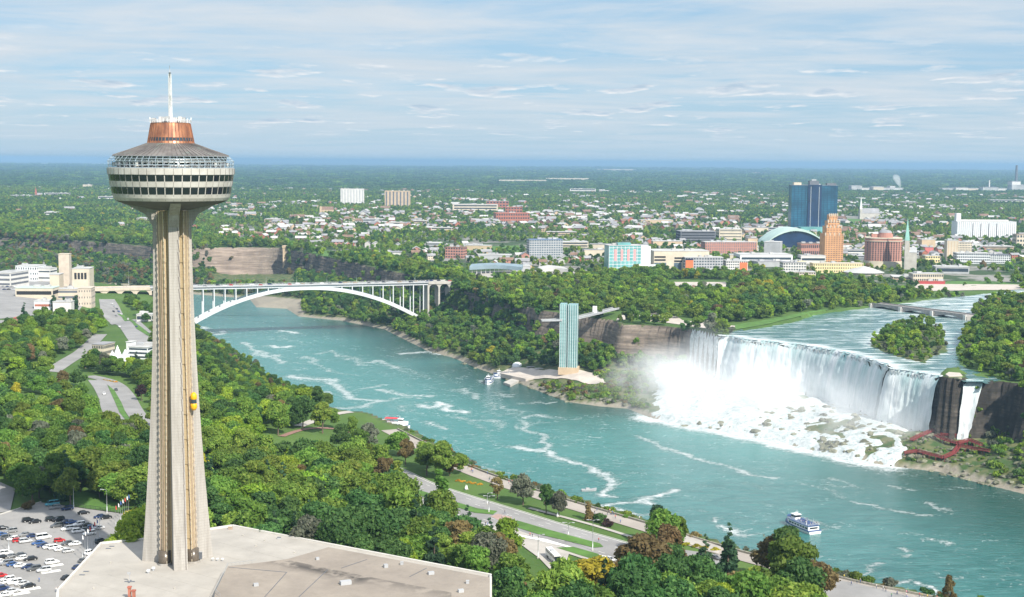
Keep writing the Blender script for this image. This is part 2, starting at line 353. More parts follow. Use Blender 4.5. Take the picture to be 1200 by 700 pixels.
# ------------------------------------------------------------------ river below the falls
def pl(pts, z=0.0): return [(P(a, b_, z).x, P(a, b_, z).y) for a, b_ in pts]
STREAKS = [([(600, 524), (620, 527), (641, 528), (664, 538), (687, 547), (709, 554), (712, 562), (709, 571), (701, 577), (712, 579), (726, 580)], 4.2, 1),
 ([(610, 492), (622, 500), (632, 510), (641, 522), (641, 528)], 3.5, .9),
 ([(786, 574), (770, 580), (755, 582), (760, 591), (735, 590), (715, 594), (728, 599), (742, 601)], 3.6, 1),
 ([(344, 441), (360, 443), (384, 446), (396, 455), (407, 466), (430, 469), (450, 470)], 5, .9), ([(373, 470), (379, 460)], 4, .8),
 ([(405, 480), (416, 477), (441, 474), (452, 470)], 5, .8), ([(444, 457), (460, 460), (476, 463), (507, 464)], 5, .8), ([(493, 477), (505, 478), (516, 471), (530, 480), (544, 483)], 5, 1),
 ([(329, 388), (340, 389), (350, 391)], 5, 1), ([(311, 406), (325, 408), (342, 406)], 6, 1), ([(290, 402), (300, 410), (295, 417)], 5, .8), ([(471, 415), (490, 414), (506, 412), (520, 416)], 6, .9),
 ([(232, 383), (240, 388), (255, 392), (262, 388)], 5, .9), ([(232, 396), (250, 397), (268, 395)], 4, .6),
 ([(350, 425), (372, 428), (390, 436), (420, 440)], 4, .6), ([(520, 440), (545, 452), (575, 470), (600, 485), (612, 492)], 4, .45), ([(330, 452), (350, 459), (380, 462)], 5, .8),
 ([(493, 510), (505, 520), (520, 530)], 4, .6), ([(530, 555), (545, 551)], 3, .8),
 ([(740, 512), (760, 520), (793, 531), (826, 539), (859, 546), (877, 555), (907, 562)], 3.2, .9), ([(790, 556), (820, 568), (850, 575)], 3, .4),
 ([(930, 565), (980, 573), (995, 583)], 2.5, .6), ([(1008, 588), (1020, 594), (1033, 595), (1060, 600), (1083, 605)], 3, .8), ([(1082, 587), (1095, 594), (1110, 595)], 3, .8), ([(1118, 569), (1145, 573)], 2.5, .7),
 ([(1075, 633), (1090, 636), (1105, 640)], 2.2, .8), ([(1047, 653), (1060, 650), (1062, 646)], 2, .8), ([(1007, 673), (1018, 668), (1018, 663), (1033, 663)], 2, .9), ([(1040, 688), (1060, 686), (1073, 690), (1085, 691), (1097, 698)], 2.4, 1),
 ([(855, 618), (865, 622), (873, 630), (887, 628)], 3.2, 1), ([(840, 607), (848, 611)], 2.5, .8), ([(816, 597), (830, 600)], 2.5, .6), ([(1100, 680), (1120, 676)], 2, .6),
 ([(690, 566), (720, 566)], 2.5, .4), ([(640, 480), (670, 492), (700, 500), (740, 512)], 3, .35), ([(560, 500), (580, 520), (600, 524)], 3, .5), ([(944, 620), (960, 618)], 2, .7),
 ([(750, 601), (775, 604)], 3, .7), ([(560, 548), (590, 556)], 2.5, .8), ([(640, 560), (665, 566), (700, 566)], 2.4, .4)]
rq = random.Random(77)
for i in range(46):
    x_ = rq.uniform(270, 640); yl = 385 + (x_ - 270) * .20; y_ = rq.uniform(yl, yl + 75); n_ = rq.randrange(2, 5); p_ = [(x_, y_)]
    for _ in range(n_): p_.append((p_[-1][0] + rq.uniform(4, 13), p_[-1][1] + rq.uniform(-3, 6)))
    STREAKS.append((p_, rq.uniform(2.5, 6), rq.uniform(.35, .85)))
for i in range(22):
    x_ = rq.uniform(640, 1180); y_ = rq.uniform(560, 680); STREAKS.append(([(x_, y_), (x_ + rq.uniform(6, 16), y_ + rq.uniform(0, 6)), (x_ + rq.uniform(16, 30), y_ + rq.uniform(2, 9))], rq.uniform(1.5, 3), rq.uniform(.3, .7)))
rx = np.arange(-620, 640, 2.6); ry = np.arange(520, 1800, 2.6)
X, Y = np.meshgrid(rx, ry); xr, yr = X.ravel(), Y.ravel()
wx = xr + (fbm(xr, yr, 26, 31) - .5) * 22; wy = yr + (fbm(xr, yr, 26, 41) - .5) * 22
foam = np.zeros(xr.shape)
for pts, wdt, k in STREAKS:
    q = pl(pts); xs = [p[0] for p in q]; ys = [p[1] for p in q]
    m = (xr > min(xs) - 50) & (xr < max(xs) + 50) & (yr > min(ys) - 50) & (yr < max(ys) + 50)
    d = dist_line(wx[m], wy[m], q); foam[m] = np.maximum(foam[m], k * (.50 * np.exp(-(d / (wdt * .9)) ** 2) + .45 * np.exp(-(d / (wdt * 3.0)) ** 2)))
fbase = pl([(760, 489), (800, 498), (850, 506), (900, 516), (960, 530), (1000, 540), (1050, 546)])
d = dist_line(wx, wy, fbase); foam = np.maximum(foam, 1.15 * np.exp(-(d / 20) ** 2)); turb = np.exp(-(d / 75) ** 2)
dl = dist_line(xr, yr, pl([(300, 400), (380, 440), (470, 475), (560, 520)])); turb = np.maximum(turb, .75 * np.exp(-(dl / 150) ** 2))
dn = dist_line(xr, yr, [(p.x, p.y) for p in near_w[8:14]]); foam = np.maximum(foam, .75 * np.exp(-(dn / 14) ** 2))
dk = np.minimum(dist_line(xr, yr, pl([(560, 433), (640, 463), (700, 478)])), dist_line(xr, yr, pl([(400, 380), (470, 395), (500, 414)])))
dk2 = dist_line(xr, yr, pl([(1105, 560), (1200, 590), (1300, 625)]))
dark = np.maximum(np.exp(-(dk / 60) ** 2), np.exp(-(dk2 / 85) ** 2))  # darker green near the far bank, its shadow and reflection put into the colour
m_river = bpy.data.materials.new('river_water'); m_river.use_nodes = True; t = m_river.node_tree; b = t.nodes['Principled BSDF']
g = N(t, 'ShaderNodeNewGeometry'); pos = g.outputs['Position']
fo = attr(t, 'foam'); tu = attr(t, 'turb'); dkk = attr(t, 'bank_shade')
big = ramp(t, noise_tex(t, mapping(t, pos, (.006, .012, 1), (0, 0, -.5)), 1.0, 6, .6, 1.2), [(.35, 0.0), (.68, 1.0)])
wc = mixc(t, big, (.011, .098, .092), (.032, .155, .146))
fine = noise_tex(t, mapping(t, pos, (.05, .16, 1), (0, 0, -.35)), 1.0, 8, .7, 1.0)
wc = mixc(t, ramp(t, fine, [(.44, 0.0), (.70, .75)]), wc, (.080, .225, .212))
wc = mixc(t, math_node(t, 'MULTIPLY', tu, .8), wc, (.060, .235, .22))
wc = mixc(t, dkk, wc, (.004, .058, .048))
lace = noise_tex(t, mapping(t, pos, (.09, .14, 1), (0, 0, -.5)), 1.0, 8, .72, 1.8)
thr = math_node(t, 'ADD', lace, math_node(t, 'MULTIPLY', tu, .045))
streak = ramp(t, thr, [(.575, 0.0), (.70, .8)])
fi = ramp(t, math_node(t, 'ADD', math_node(t, 'MULTIPLY', fo, .85), math_node(t, 'MULTIPLY_ADD', noise_tex(t, mapping(t, pos, (.16, .30, 1), (0, 0, -.5)), 1.0, 9, .78, 1.6), 2.6, -1.30)), [(.40, 0.0), (.85, 1.0)])
fi = math_node(t, 'MULTIPLY', fi, math_node(t, 'MULTIPLY', fo, 4.0, clamp=True))
foamf = math_node(t, 'MAXIMUM', fi, math_node(t, 'MULTIPLY', math_node(t, 'MULTIPLY', streak, .85), ramp(t, noise_tex(t, mapping(t, pos, (.012, .020, 1), (0, 0, -.5), (5, 5, 0)), 1.0, 4, .6, 1.0), [(.42, .12), (.62, 1.0)])))
t.links.new(mixc(t, foamf, wc, (.56, .60, .60)), b.inputs['Base Color'])
t.links.new(math_node(t, 'MULTIPLY_ADD', foamf, .5, .16), b.inputs['Roughness']); b.inputs['IOR'].default_value = 1.33
bp = N(t, 'ShaderNodeBump'); bp.inputs['Strength'].default_value = 1.0; bp.inputs['Distance'].default_value = .9
hh = math_node(t, 'ADD', noise_tex(t, mapping(t, pos, (.10, .22, 1), (0, 0, -.3)), 1.0, 9, .68, .6), math_node(t, 'MULTIPLY', foamf, .4))
t.links.new(hh, bp.inputs['Height']); t.links.new(bp.outputs[0], b.inputs['Normal'])
hz_ = (fbm(xr, yr, 14, 77) - .5) * .35
riv = np_mesh('river', np.stack([xr, yr, hz_], 1), grid_quads(len(rx), len(ry)), m_river)
add_attr(riv, 'foam', foam); add_attr(riv, 'turb', turb); add_attr(riv, 'bank_shade', dark)
# drop faces far outside the gorge
river = bpy.data.objects.new('river', riv); C.objects.link(river); tag(river, kind='structure')
bm = bmesh.new(); bm.from_mesh(riv); bm.faces.ensure_lookup_table()
cen = np.array([f.calc_center_median()[:2] for f in bm.faces]); ok = inpoly(cen[:, 0], cen[:, 1], W_POLY) | (dist_line(cen[:, 0], cen[:, 1], W_POLY, True) < 9)
bmesh.ops.delete(bm, geom=[f for f, k in zip(bm.faces, ok) if not k], context='FACES')
ly = max(v.co.y for v in bm.verts); bm.to_mesh(riv); bm.free()
mb = MB(); mb.add([(-3400, 1801.2, -.05), (400, 1801.2, -.05), (400, 3000, -.05), (-3400, 3000, -.05)], [(0, 1, 2, 3)])
mb.add([(-3400, 1500, -.06), (-621, 1500, -.06), (-621, 1801, -.06), (-3400, 1801, -.06)], [(0, 1, 2, 3)])
mb.add([(640.5, 300, -.06), (3000, 300, -.06), (3000, 1200, -.06), (640.5, 1200, -.06)], [(0, 1, 2, 3)])
mb.add([(0, 200, -.07), (640, 200, -.07), (640, 519.8, -.07), (0, 519.8, -.07)], [(0, 1, 2, 3)])
mb.build('river_reach', m_river, kind='structure')

# ------------------------------------------------------------------ upper river with rapids
m_up = bpy.data.materials.new('rapids_water'); m_up.use_nodes = True; t = m_up.node_tree; b = t.nodes['Principled BSDF']
g = N(t, 'ShaderNodeNewGeometry'); pos = g.outputs['Position']
wc = mixc(t, noise_tex(t, pos, .03, 5), (.030, .105, .105), (.07, .18, .175))
rap = noise_tex(t, mapping(t, pos, (.022, .16, 1), (0, 0, .25)), 1.0, 8, .66, 1.1)
rf = ramp(t, math_node(t, 'ADD', rap, math_node(t, 'MULTIPLY', attr(t, 'white'), .22)), [(.555, 0.0), (.69, .95)])
t.links.new(mixc(t, rf, wc, (.60, .64, .64)), b.inputs['Base Color']); t.links.new(math_node(t, 'MULTIPLY_ADD', rf, .5, .15), b.inputs['Roughness'])
bp = N(t, 'ShaderNodeBump'); bp.inputs['Strength'].default_value = 1.0; bp.inputs['Distance'].default_value = 1.0
t.links.new(rap, bp.inputs['Height']); t.links.new(bp.outputs[0], b.inputs['Normal'])
ax = np.arange(150, 1500, 3.2); ay = np.arange(900, 2100, 3.2)
X, Y = np.meshgrid(ax, ay); Zs = usurf(X, Y) + (fbm(X, Y, 18, 61) - .5) * .9 * ss(dist_line(X, Y, crest_w), 3, 40)
cx, cy = X[:-1, :-1] + 1.6, Y[:-1, :-1] + 1.6
mk = inpoly(cx, cy, U_POLY) | ((dist_line(cx, cy, U_POLY, True) < 7) & ~inpoly(cx, cy, B_POLY))
um = np_mesh('upper_river', np.stack([X.ravel(), Y.ravel(), Zs.ravel()], 1), grid_quads(len(ax), len(ay), mk), m_up)
dc = dist_line(X.ravel(), Y.ravel(), crest_w); wh = .9 * np.exp(-(dc / 14) ** 2) + .35 * ss(dc, 170, 330) + .1
di = dist_line(X.ravel(), Y.ravel(), I_POLY, True); wh += .35 * np.exp(-(di / 8) ** 2)
add_attr(um, 'white', wh)
bm = bmesh.new(); bm.from_mesh(um); bmesh.ops.delete(bm, geom=[v for v in bm.verts if not v.link_faces], context='VERTS'); bm.to_mesh(um); bm.free()
uo = bpy.data.objects.new('upper_river', um); C.objects.link(uo); tag(uo, kind='structure')
# ------------------------------------------------------------------ the two curtains of falling water
m_fall = bpy.data.materials.new('falling_water'); m_fall.use_nodes = True; t = m_fall.node_tree; b = t.nodes['Principled BSDF']
cs = N(t, 'ShaderNodeCombineXYZ'); t.links.new(attr(t, 's'), cs.inputs[0]); t.links.new(attr(t, 'k'), cs.inputs[1]); v = cs.outputs[0]
k = attr(t, 'k')
n1 = noise_tex(t, mapping(t, v, (.42, 1.6, 1)), 1.0, 6, .65, .35); n2 = noise_tex(t, mapping(t, v, (.085, .7, 1), loc=(4, 2, 0)), 1.0, 4, .6, .3)
teal = math_node(t, 'MULTIPLY', ramp(t, k, [(.0, 1.0), (.35, .38), (.8, .1)]), ramp(t, n2, [(.40, 0.0), (.62, 1.0)]))
c = mixc(t, teal, (.64, .665, .675), (.19, .38, .375))
c = mixc(t, ramp(t, n1, [(.36, .50), (.58, 0.0)]), c, (.34, .41, .425))
t.links.new(c, b.inputs['Base Color']); b.inputs['Roughness'].default_value = .65; b.inputs['Specular IOR Level'].default_value = .2
bp = N(t, 'ShaderNodeBump'); bp.inputs['Strength'].default_value = 1; bp.inputs['Distance'].default_value = .8
t.links.new(n1, bp.inputs['Height']); t.links.new(bp.outputs[0], b.inputs['Normal'])
def resample(pts, step):
    pts = [Vector(p) for p in pts]; out = []; 
    for a, c_ in zip(pts, pts[1:]):
        n = max(1, int((c_ - a).length / step))
        out += [a.lerp(c_, i / n) for i in range(n)]
    return out + [pts[-1]]
def smooth_pts(p, it=3):
    p = [Vector(q) for q in p]
    for _ in range(it): p = [p[0]] + [(p[i - 1] + p[i] * 2 + p[i + 1]) / 4 for i in range(1, len(p) - 1)] + [p[-1]]
    return p
def curtain(name, cr, throw, zb, label, cat, rows=22, gap=None, seed=0, drift=0.0):
    cp = smooth_pts(resample(cr, 1.1), 4); n = len(cp); s = 0; V = []; S = []; K = []
    for i, p in enumerate(cp):
        if i: s += (p - cp[i - 1]).length
        d = (cp[min(i + 6, n - 1)] - cp[max(i - 6, 0)]); d.z = 0; d.normalize(); nv = Vector((d.y, -d.x, 0))
        if nv.y > 0: nv = -nv
        rib = (fbm(s, 0, 9, seed) - .5) * 5 + (fbm(s, 5, 2.6, seed + 3) - .5) * 1.8
        for r in range(rows + 1):
            kk = r / rows
            o = throw * (kk ** .55) + rib * min(1, kk * 2.2) * .8 + (fbm(s, kk * 60, 5, seed + 9) - .5) * 1.8 * min(1, kk * 3)
            q = p + nv * (o - 1.6 * (1 - min(1, kk * 6)))
            zt = ZR + .55 + (fbm(s, 9, 12, seed + 5) - .5) * .9
            q = q - Vector((drift * kk ** .8, 0, 0)) + (d * ((.5 - i / (n - 1)) * 5.0 * kk + (fbm(s, kk * 40, 3, 7) - .5) * 2.2 * kk) if drift else Vector((0, 0, 0))); V.append((q.x, q.y, zt + (zb - zt) * kk)); S.append(s + seed * 40); K.append(kk)
    Q = []
    for i in range(n - 1):
        if gap and gap[0] < i / n < gap[1]: continue
        for r in range(rows): a = i * (rows + 1) + r; Q.append((a, a + rows + 1, a + rows + 2, a + 1))
    m = np_mesh(name, V, np.array(Q), m_fall); add_attr(m, 's', S); add_attr(m, 'k', K)
    o = bpy.data.objects.new(name, m); C.objects.link(o); return tag(o, label, cat)
crest_in = [P(x, y, ZR) for x, y in crest]
curtain('waterfall', crest_in, 10, 9, 'very wide white waterfall curving over the cliff edge into the gorge', 'waterfall', rows=26, gap=(.795, .802), seed=1)
curtain('waterfall', [P(x, y, ZR) for x, y in [(1130, 446), (1141, 446), (1153, 446.5)]], 9, 12, 'narrow single waterfall beside the island cliff, right of the wide falls', 'waterfall', rows=24, seed=2, drift=8.5)

# white water racing down the boulders to the river
m_casc = bpy.data.materials.new('white_water'); m_casc.use_nodes = True; t = m_casc.node_tree; b = t.nodes['Principled BSDF']
pos = N(t, 'ShaderNodeNewGeometry').outputs['Position']
c = mixc(t, ramp(t, noise_tex(t, pos, .30, 8, .72, .8), [(.34, 0.0), (.54, 1.0)]), (.20, .27, .27), (.50, .53, .53))
t.links.new(c, b.inputs['Base Color']); b.inputs['Roughness'].default_value = .6
bp = N(t, 'ShaderNodeBump'); bp.inputs['Strength'].default_value = 1; bp.inputs['Distance'].default_value = 1.2
t.links.new(noise_tex(t, pos, .3, 7), bp.inputs['Height']); t.links.new(bp.outputs[0], b.inputs['Normal'])
ax = np.arange(90, 420, 1.9); ay = np.arange(840, 1230, 1.9); X, Y = np.meshgrid(ax, ay); Hh = height(X, Y)
px_, py_ = proj(X, Y, Hh)
dcr = dist_line(X, Y, crest_w); bvp = P(1128, 492, 14)
ok = inpoly(X, Y, B_POLY) & (~inpoly(X, Y, W_POLY) | (dist_line(X, Y, W_POLY, True) < 13)) & (px_ > 752) & (px_ < 1120) & (py_ < 570)
side = ((px_ - 752) / 40).clip(0, 1)
wlevel = (fbm(X, Y, 20, 15) * .6 + vnoise(X, Y, 6, 19) * .4 - .5)
thick = 1.1 - np.maximum(0, wlevel) * 6.5 * ss(px_, 850, 930)
rightk = ss(px_ + (fbm(X, Y, 16, 44) - .5) * 50, 1050, 1068) * ss(dist_line(X, Y, pl([(1060, 500), (1100, 494), (1135, 488)], 14)), 12, 20)
Zc = np.maximum(Hh, .1) + thick * side - .8 * (1 - side) - rightk * 6 + (fbm(X, Y, 5, 13) - .5) * 1.3 - np.where(inpoly(X, Y, W_POLY), .16 * dist_line(X, Y, W_POLY, True) + .35, 0)
mk = ok[:-1, :-1] & ok[1:, 1:] & ((Zc - Hh) > -2.0)[:-1, :-1] & (Hh < 48)[:-1, :-1]
cm = np_mesh('cascade', np.stack([X.ravel(), Y.ravel(), Zc.ravel()], 1), grid_quads(len(ax), len(ay), mk), m_casc)
bm = bmesh.new(); bm.from_mesh(cm); bmesh.ops.delete(bm, geom=[v for v in bm.verts if not v.link_faces], context='VERTS'); bm.to_mesh(cm); bm.free()
co = bpy.data.objects.new('white_water', cm); C.objects.link(co); tag(co, 'white water foaming down over the boulders below the wide falls', 'water', kind='stuff')

# boulders
m_boulder = mat('boulder_rock', (.17, .165, .12), .8, .35, .4, bump=.6, bs=.8, col2=(.05, .06, .03), obj_rand=.3)
def rock_mesh(seed, sub=3):
    bm = bmesh.new(); bmesh.ops.create_icosphere(bm, subdivisions=sub, radius=1)
    r = random.Random(seed); pl_ = [(Vector((r.uniform(-1, 1), r.uniform(-1, 1), r.uniform(-.6, 1))).normalized(), r.uniform(.55, .85)) for _ in range(9)]
    for v in bm.verts:
        for nn, dd in pl_:
            e = v.co.dot(nn) - dd
            if e > 0: v.co -= nn * e * .85
        v.co += v.co.normalized() * (mnoise.noise(v.co * 2.2 + Vector((seed, 0, 0))) * .16); v.co.z *= .72
    m = bpy.data.meshes.new('boulder'); bm.to_mesh(m); bm.free(); m.materials.append(m_boulder); return m
rocks = [rock_mesh(i) for i in range(6)]
rr = random.Random(5); nrock = 0
CL = [((982, 522), 26, 9, 46, 'boulder in the dark pile at the foot of the wide falls'), ((905, 500), 60, 14, 34, 'boulder washed by foam in the middle of the white water'), ((1010, 498), 34, 12, 44, 'boulder below the right part of the wide falls'), ((940, 484), 50, 12, 44, 'brown boulder half hidden in spray under the wide falls'), ((1030, 525), 18, 12, 14, 'boulder in the foam beside the red walkways'), ((1085, 524), 44, 20, 60, 'dark rock among the red walkways below the narrow fall'), ((840, 497), 60, 8, 10, 'boulder veiled by mist at the left of the falls')]
for (cx_, cy_), sx_, sy_, nn, lb in CL:
    for i in range(nn):
        x_, y_ = rr.gauss(cx_, sx_ * .55), rr.gauss(cy_, sy_ * .6)
        g_ = G(x_, y_)
        if g_.z < -1 or not inpoly(np.array([g_.x]), np.array([g_.y]), B_POLY)[0]: continue
        o = bpy.data.objects.new('boulder', rocks[rr.randrange(6)]); C.objects.link(o); sc_ = rr.choice((1.0, 1.3, 1.7, 2.2, 3.2)) * (1.0 if cy_ != 525 else .6)
        o.location = (g_.x, g_.y, g_.z + sc_ * .15); o.scale = (sc_ * rr.uniform(.9, 1.6), sc_, sc_ * rr.uniform(.7, 1.1)); o.rotation_euler = (0, 0, rr.uniform(0, 6.28))
        tag(o, lb, 'boulder', lb + ' group')
SH = [((1060, 549), (1200, 578), 60, 'pale boulder on the shore below the red walkways'), ((500, 412), (665, 471), 34, 'boulder at the water edge of the wooded far bank'), ((665, 470), (735, 478), 22, 'boulder at the water edge below the grassy slope'), ((540, 551), (600, 558), 10, 'rock at the foot of the near bank')]
for (x0, y0), (x1, y1), nn, lb in SH[:3]:
    for i in range(nn):
        f = rr.random(); a_ = P(x0 + (x1 - x0) * f, y0 + (y1 - y0) * f - abs(rr.gauss(0, 4)) * (2 if nn == 60 else .3), 0); zz_ = hz(a_.x, a_.y)
        if zz_ < -3: continue
        o = bpy.data.objects.new('boulder', rocks[rr.randrange(6)]); C.objects.link(o); sc_ = rr.uniform(.9, 2.6)
        o.location = (a_.x, a_.y, max(zz_, 0) + .2); o.scale = (sc_ * rr.uniform(1, 1.7), sc_, sc_ * .8); o.rotation_euler = (0, 0, rr.uniform(0, 6.28))
        tag(o, lb, 'boulder', lb + ' group')

# mist: a real cloud of droplets at the foot of the falls
c0, c1_ = Vector(crest_w[0]), Vector(crest_w[-1]); ch = (c1_ - c0); ch.z = 0; L = ch.length; ux = ch.normalized(); uy = Vector((ux.y, -ux.x, 0))
mm = bpy.data.materials.new('mist'); mm.use_nodes = True; t = mm.node_tree; t.nodes.clear()
tc = N(t, 'ShaderNodeTexCoord'); op = tc.outputs['Object']
tot = None
BL = [(14, 50, 12, 56, 48, 30, 1.0), (-12, 84, 5, 44, 34, 14, .4), (40, 34, 30, 40, 26, 30, .7), (110, 32, 12, 80, 34, 30, 1.0), (185, 30, 10, 70, 30, 28, .95), (235, 26, 8, 40, 24, 24, .85), (95, 66, 6, 130, 50, 20, .6)]
for (bx, by, bz, sx_, sy_, sz_, kk) in BL:
    v = mapping(t, op, (1 / sx_, 1 / sy_, 1 / sz_), loc=(-bx / sx_, -by / sy_, -bz / sz_))
    ln = N(t, 'ShaderNodeVectorMath', operation='LENGTH'); t.links.new(v, ln.inputs[0])
    e = math_node(t, 'MULTIPLY', math_node(t, 'MAXIMUM', math_node(t, 'SUBTRACT', 1.0, math_node(t, 'MULTIPLY', math_node(t, 'MULTIPLY', ln.outputs[1], ln.outputs[1]), .40)), 0), kk)
    e = math_node(t, 'MULTIPLY', e, e) if False else e
    tot = e if tot is None else math_node(t, 'MAXIMUM', tot, e)
ns = noise_tex(t, mapping(t, op, (1, 1, .8)), .028, 5, .6, .7)
dn_ = math_node(t, 'MULTIPLY', tot, ramp(t, ns, [(.38, .02), (.62, 1.0)]))
dn_ = math_node(t, 'MULTIPLY', math_node(t, 'MULTIPLY', dn_, tot), 0.040)
pv = N(t, 'ShaderNodeVolumePrincipled'); pv.inputs['Color'].default_value = (.97, .985, 1, 1); pv.inputs['Anisotropy'].default_value = -.25
t.links.new(dn_, pv.inputs['Density']); ou = N(t, 'ShaderNodeOutputMaterial'); t.links.new(pv.outputs[0], ou.inputs['Volume'])
mb = MB(); mb.box((110, 80, 38), (430, 168, 80)); mo = mb.build('mist', mm); mo.location = (c0.x, c0.y, -1)
mo.rotation_euler = (0, 0, math.atan2(ux.y, ux.x) )
# box y axis must point into the gorge
mo.scale = (1, -1, 1) if Vector((-ux.y, ux.x, 0)).dot(uy) < 0 else (1, 1, 1)
tag(mo, 'white mist rising from the foot of the wide falls', 'mist', kind='stuff')
mm.cycles.volume_step_rate = .12 if hasattr(mm.cycles, 'volume_step_rate') else 0

# ------------------------------------------------------------------ trees
def leaf_mat(name, a, b_, cc, rough=.7, trans=.40):
    m = bpy.data.materials.new(name); m.use_nodes = True; t = m.node_tree; b = t.nodes['Principled BSDF']
    g = N(t, 'ShaderNodeNewGeometry'); oi = N(t, 'ShaderNodeObjectInfo'); tc = N(t, 'ShaderNodeTexCoord')
    f = noise_tex(t, tc.outputs['Object'], .45, 3)
    c = mixc(t, ramp(t, f, [(.35, 0.0), (.65, 1.0)]), a, b_)
    c = mixc(t, math_node(t, 'POWER', g.outputs['Random Per Island'], 3.0), c, cc)
    hs = N(t, 'ShaderNodeHueSaturation'); t.links.new(math_node(t, 'MULTIPLY_ADD', oi.outputs['Random'], .032, .488), hs.inputs['Hue'])
    wv = N(t, 'ShaderNodeTexWhiteNoise', noise_dimensions='1D'); t.links.new(oi.outputs['Random'], wv.inputs['W'])
    t.links.new(math_node(t, 'MULTIPLY_ADD', wv.outputs['Value'], .75, .78), hs.inputs['Value']); t.links.new(c, hs.inputs['Color'])
    b.inputs['Roughness'].default_value = rough; b.inputs['Specular IOR Level'].default_value = .25; t.links.new(hs.outputs[0], b.inputs['Base Color'])
    tr = N(t, 'ShaderNodeBsdfTranslucent'); t.links.new(hs.outputs[0], tr.inputs[0]); mx = N(t, 'ShaderNodeMixShader'); mx.inputs[0].default_value = trans
    t.links.new(b.outputs[0], mx.inputs[1]); t.links.new(tr.outputs[0], mx.inputs[2]); t.links.new(mx.outputs[0], t.nodes['Material Output'].inputs[0]); return m
LM = {'green': leaf_mat('leaves_green', (.062, .125, .018), (.105, .19, .026), (.19, .28, .05)),
      'dark': leaf_mat('leaves_dark_green', (.030, .078, .020), (.052, .115, .028), (.10, .18, .045)),
      'olive': leaf_mat('leaves_olive', (.085, .145, .020), (.135, .200, .028), (.22, .27, .045)),
      'lime': leaf_mat('leaves_lime_green', (.13, .22, .018), (.19, .29, .024), (.28, .36, .04)),
      'yellow': leaf_mat('leaves_yellow', (.20, .19, .015), (.30, .27, .02), (.38, .33, .03)),
      'russet': leaf_mat('leaves_russet', (.12, .085, .035), (.17, .115, .045), (.20, .16, .07)),
      'purple': leaf_mat('leaves_purple', (.028, .016, .020), (.048, .024, .028), (.07, .04, .03)),
      'grey': leaf_mat('leaves_grey_green', (.085, .105, .068), (.13, .145, .095), (.20, .20, .15)),
      'conifer': leaf_mat('needles', (.022, .058, .028), (.038, .082, .036), (.06, .12, .05))}
m_bark = mat('bark', (.12, .09, .065), .9, .3, 2)
def leafy(rs, centers, radii, n, size, squash=.85):
    """small leaf faces spread over and inside overlapping lobes"""
    cen = np.array(centers); rad = np.array(radii); w_ = rad ** 2; idx = rs.choice(len(cen), n, p=w_ / w_.sum())
    d = rs.normal(size=(n, 3)); d /= np.linalg.norm(d, axis=1)[:, None]; d[:, 2] = np.where(d[:, 2] < -.45, -d[:, 2], d[:, 2])
    rr_ = rad[idx] * (1 - .42 * rs.random(n) ** 2.0) * (1 + .10 * rs.normal(size=n)); p = cen[idx] + d * rr_[:, None] * np.array([1, 1, squash])
    nrm = d * .8 + rs.normal(size=(n, 3)) * .55; nrm /= np.linalg.norm(nrm, axis=1)[:, None]
    a = np.cross(nrm, rs.normal(size=(n, 3))); a /= np.linalg.norm(a, axis=1)[:, None]; b_ = np.cross(nrm, a)
    s_ = size * (.6 + .8 * rs.random(n)); a = a * s_[:, None]; b_ = b_ * s_[:, None] * .62
    v = np.stack([p - a, p - b_ - nrm * .12 * s_[:, None], p + a, p + b_ - nrm * .12 * s_[:, None]], 1).reshape(-1, 3)
    return v, np.arange(4 * n).reshape(-1, 4)
def broad_lobes(rs, h, r, k, lump=.34):
    cs_, rd = [], []
    for i in range(k):
        a = rs.random() * 6.283; z = rs.random() ** .8; rr_ = math.sqrt(max(0, 1 - (z * 1.02 - .28) ** 2 / .62)) if z > .28 else .8 + .2 * z / .28
        q = rs.uniform(.25, .78) * rr_ if rs.random() < .75 else rs.uniform(0, .4)
        cs_.append((math.cos(a) * q * r, math.sin(a) * q * r, h * .30 + z * h * .56)); rd.append(r * lump * rs.uniform(.7, 1.35))
    return cs_, rd
def core(rs, cs_, rd, sc=.72):
    bm = bmesh.new()
    for c_, r_ in zip(cs_, rd):
        bmesh.ops.create_icosphere(bm, subdivisions=1, radius=r_ * sc, matrix=Matrix.Translation(c_))
    v = np.array([tuple(q.co) for q in bm.verts]); f = [tuple(x.index for x in q.verts) for q in bm.faces]; bm.free(); return v, f
def crown_mesh(name, seed, h, r, k, n, size, kind='broad', trunk=False, lump=.34):
    rs = np.random.default_rng(seed)
    if kind == 'broad': cs_, rd = broad_lobes(rs, h, r, k, lump)
    elif kind == 'column': cs_ = [(rs.normal() * r * .18, rs.normal() * r * .18, h * (.10 + .85 * i / k)) for i in range(k)]; rd = [r * (.75 - .45 * i / k) * rs.uniform(.8, 1.2) for i in range(k)]
    elif kind == 'cone':
        cs_, rd = [], []
        for i in range(k):
            z = i / k; rr_ = r * (1 - z) ** .85
            for j in range(max(1, int(5 * (1 - z)))):
                a = rs.random() * 6.283; cs_.append((math.cos(a) * rr_ * .55, math.sin(a) * rr_ * .55, h * (.10 + .88 * z))); rd.append(rr_ * .42 + .25)
    elif kind == 'bush': cs_ = [(rs.normal() * r * .4, rs.normal() * r * .4, h * (.2 + .4 * rs.random())) for _ in range(k)]; rd = [r * rs.uniform(.3, .6) for _ in range(k)]
    elif kind == 'open':
        cs_, rd = broad_lobes(rs, h, r, k, .26)
    v, q = leafy(rs, cs_, rd, n, size)
    vs = [v]; faces = [tuple(x) for x in q]; nv = len(v)
    if kind != 'open':
        cvv, cf = core(rs, cs_, rd); vs.append(cvv); faces += [tuple(i + nv for i in f) for f in cf]
    me = bpy.data.meshes.new(name); V = np.concatenate(vs); me.from_pydata(V.tolist(), [], faces); me.update(); return me
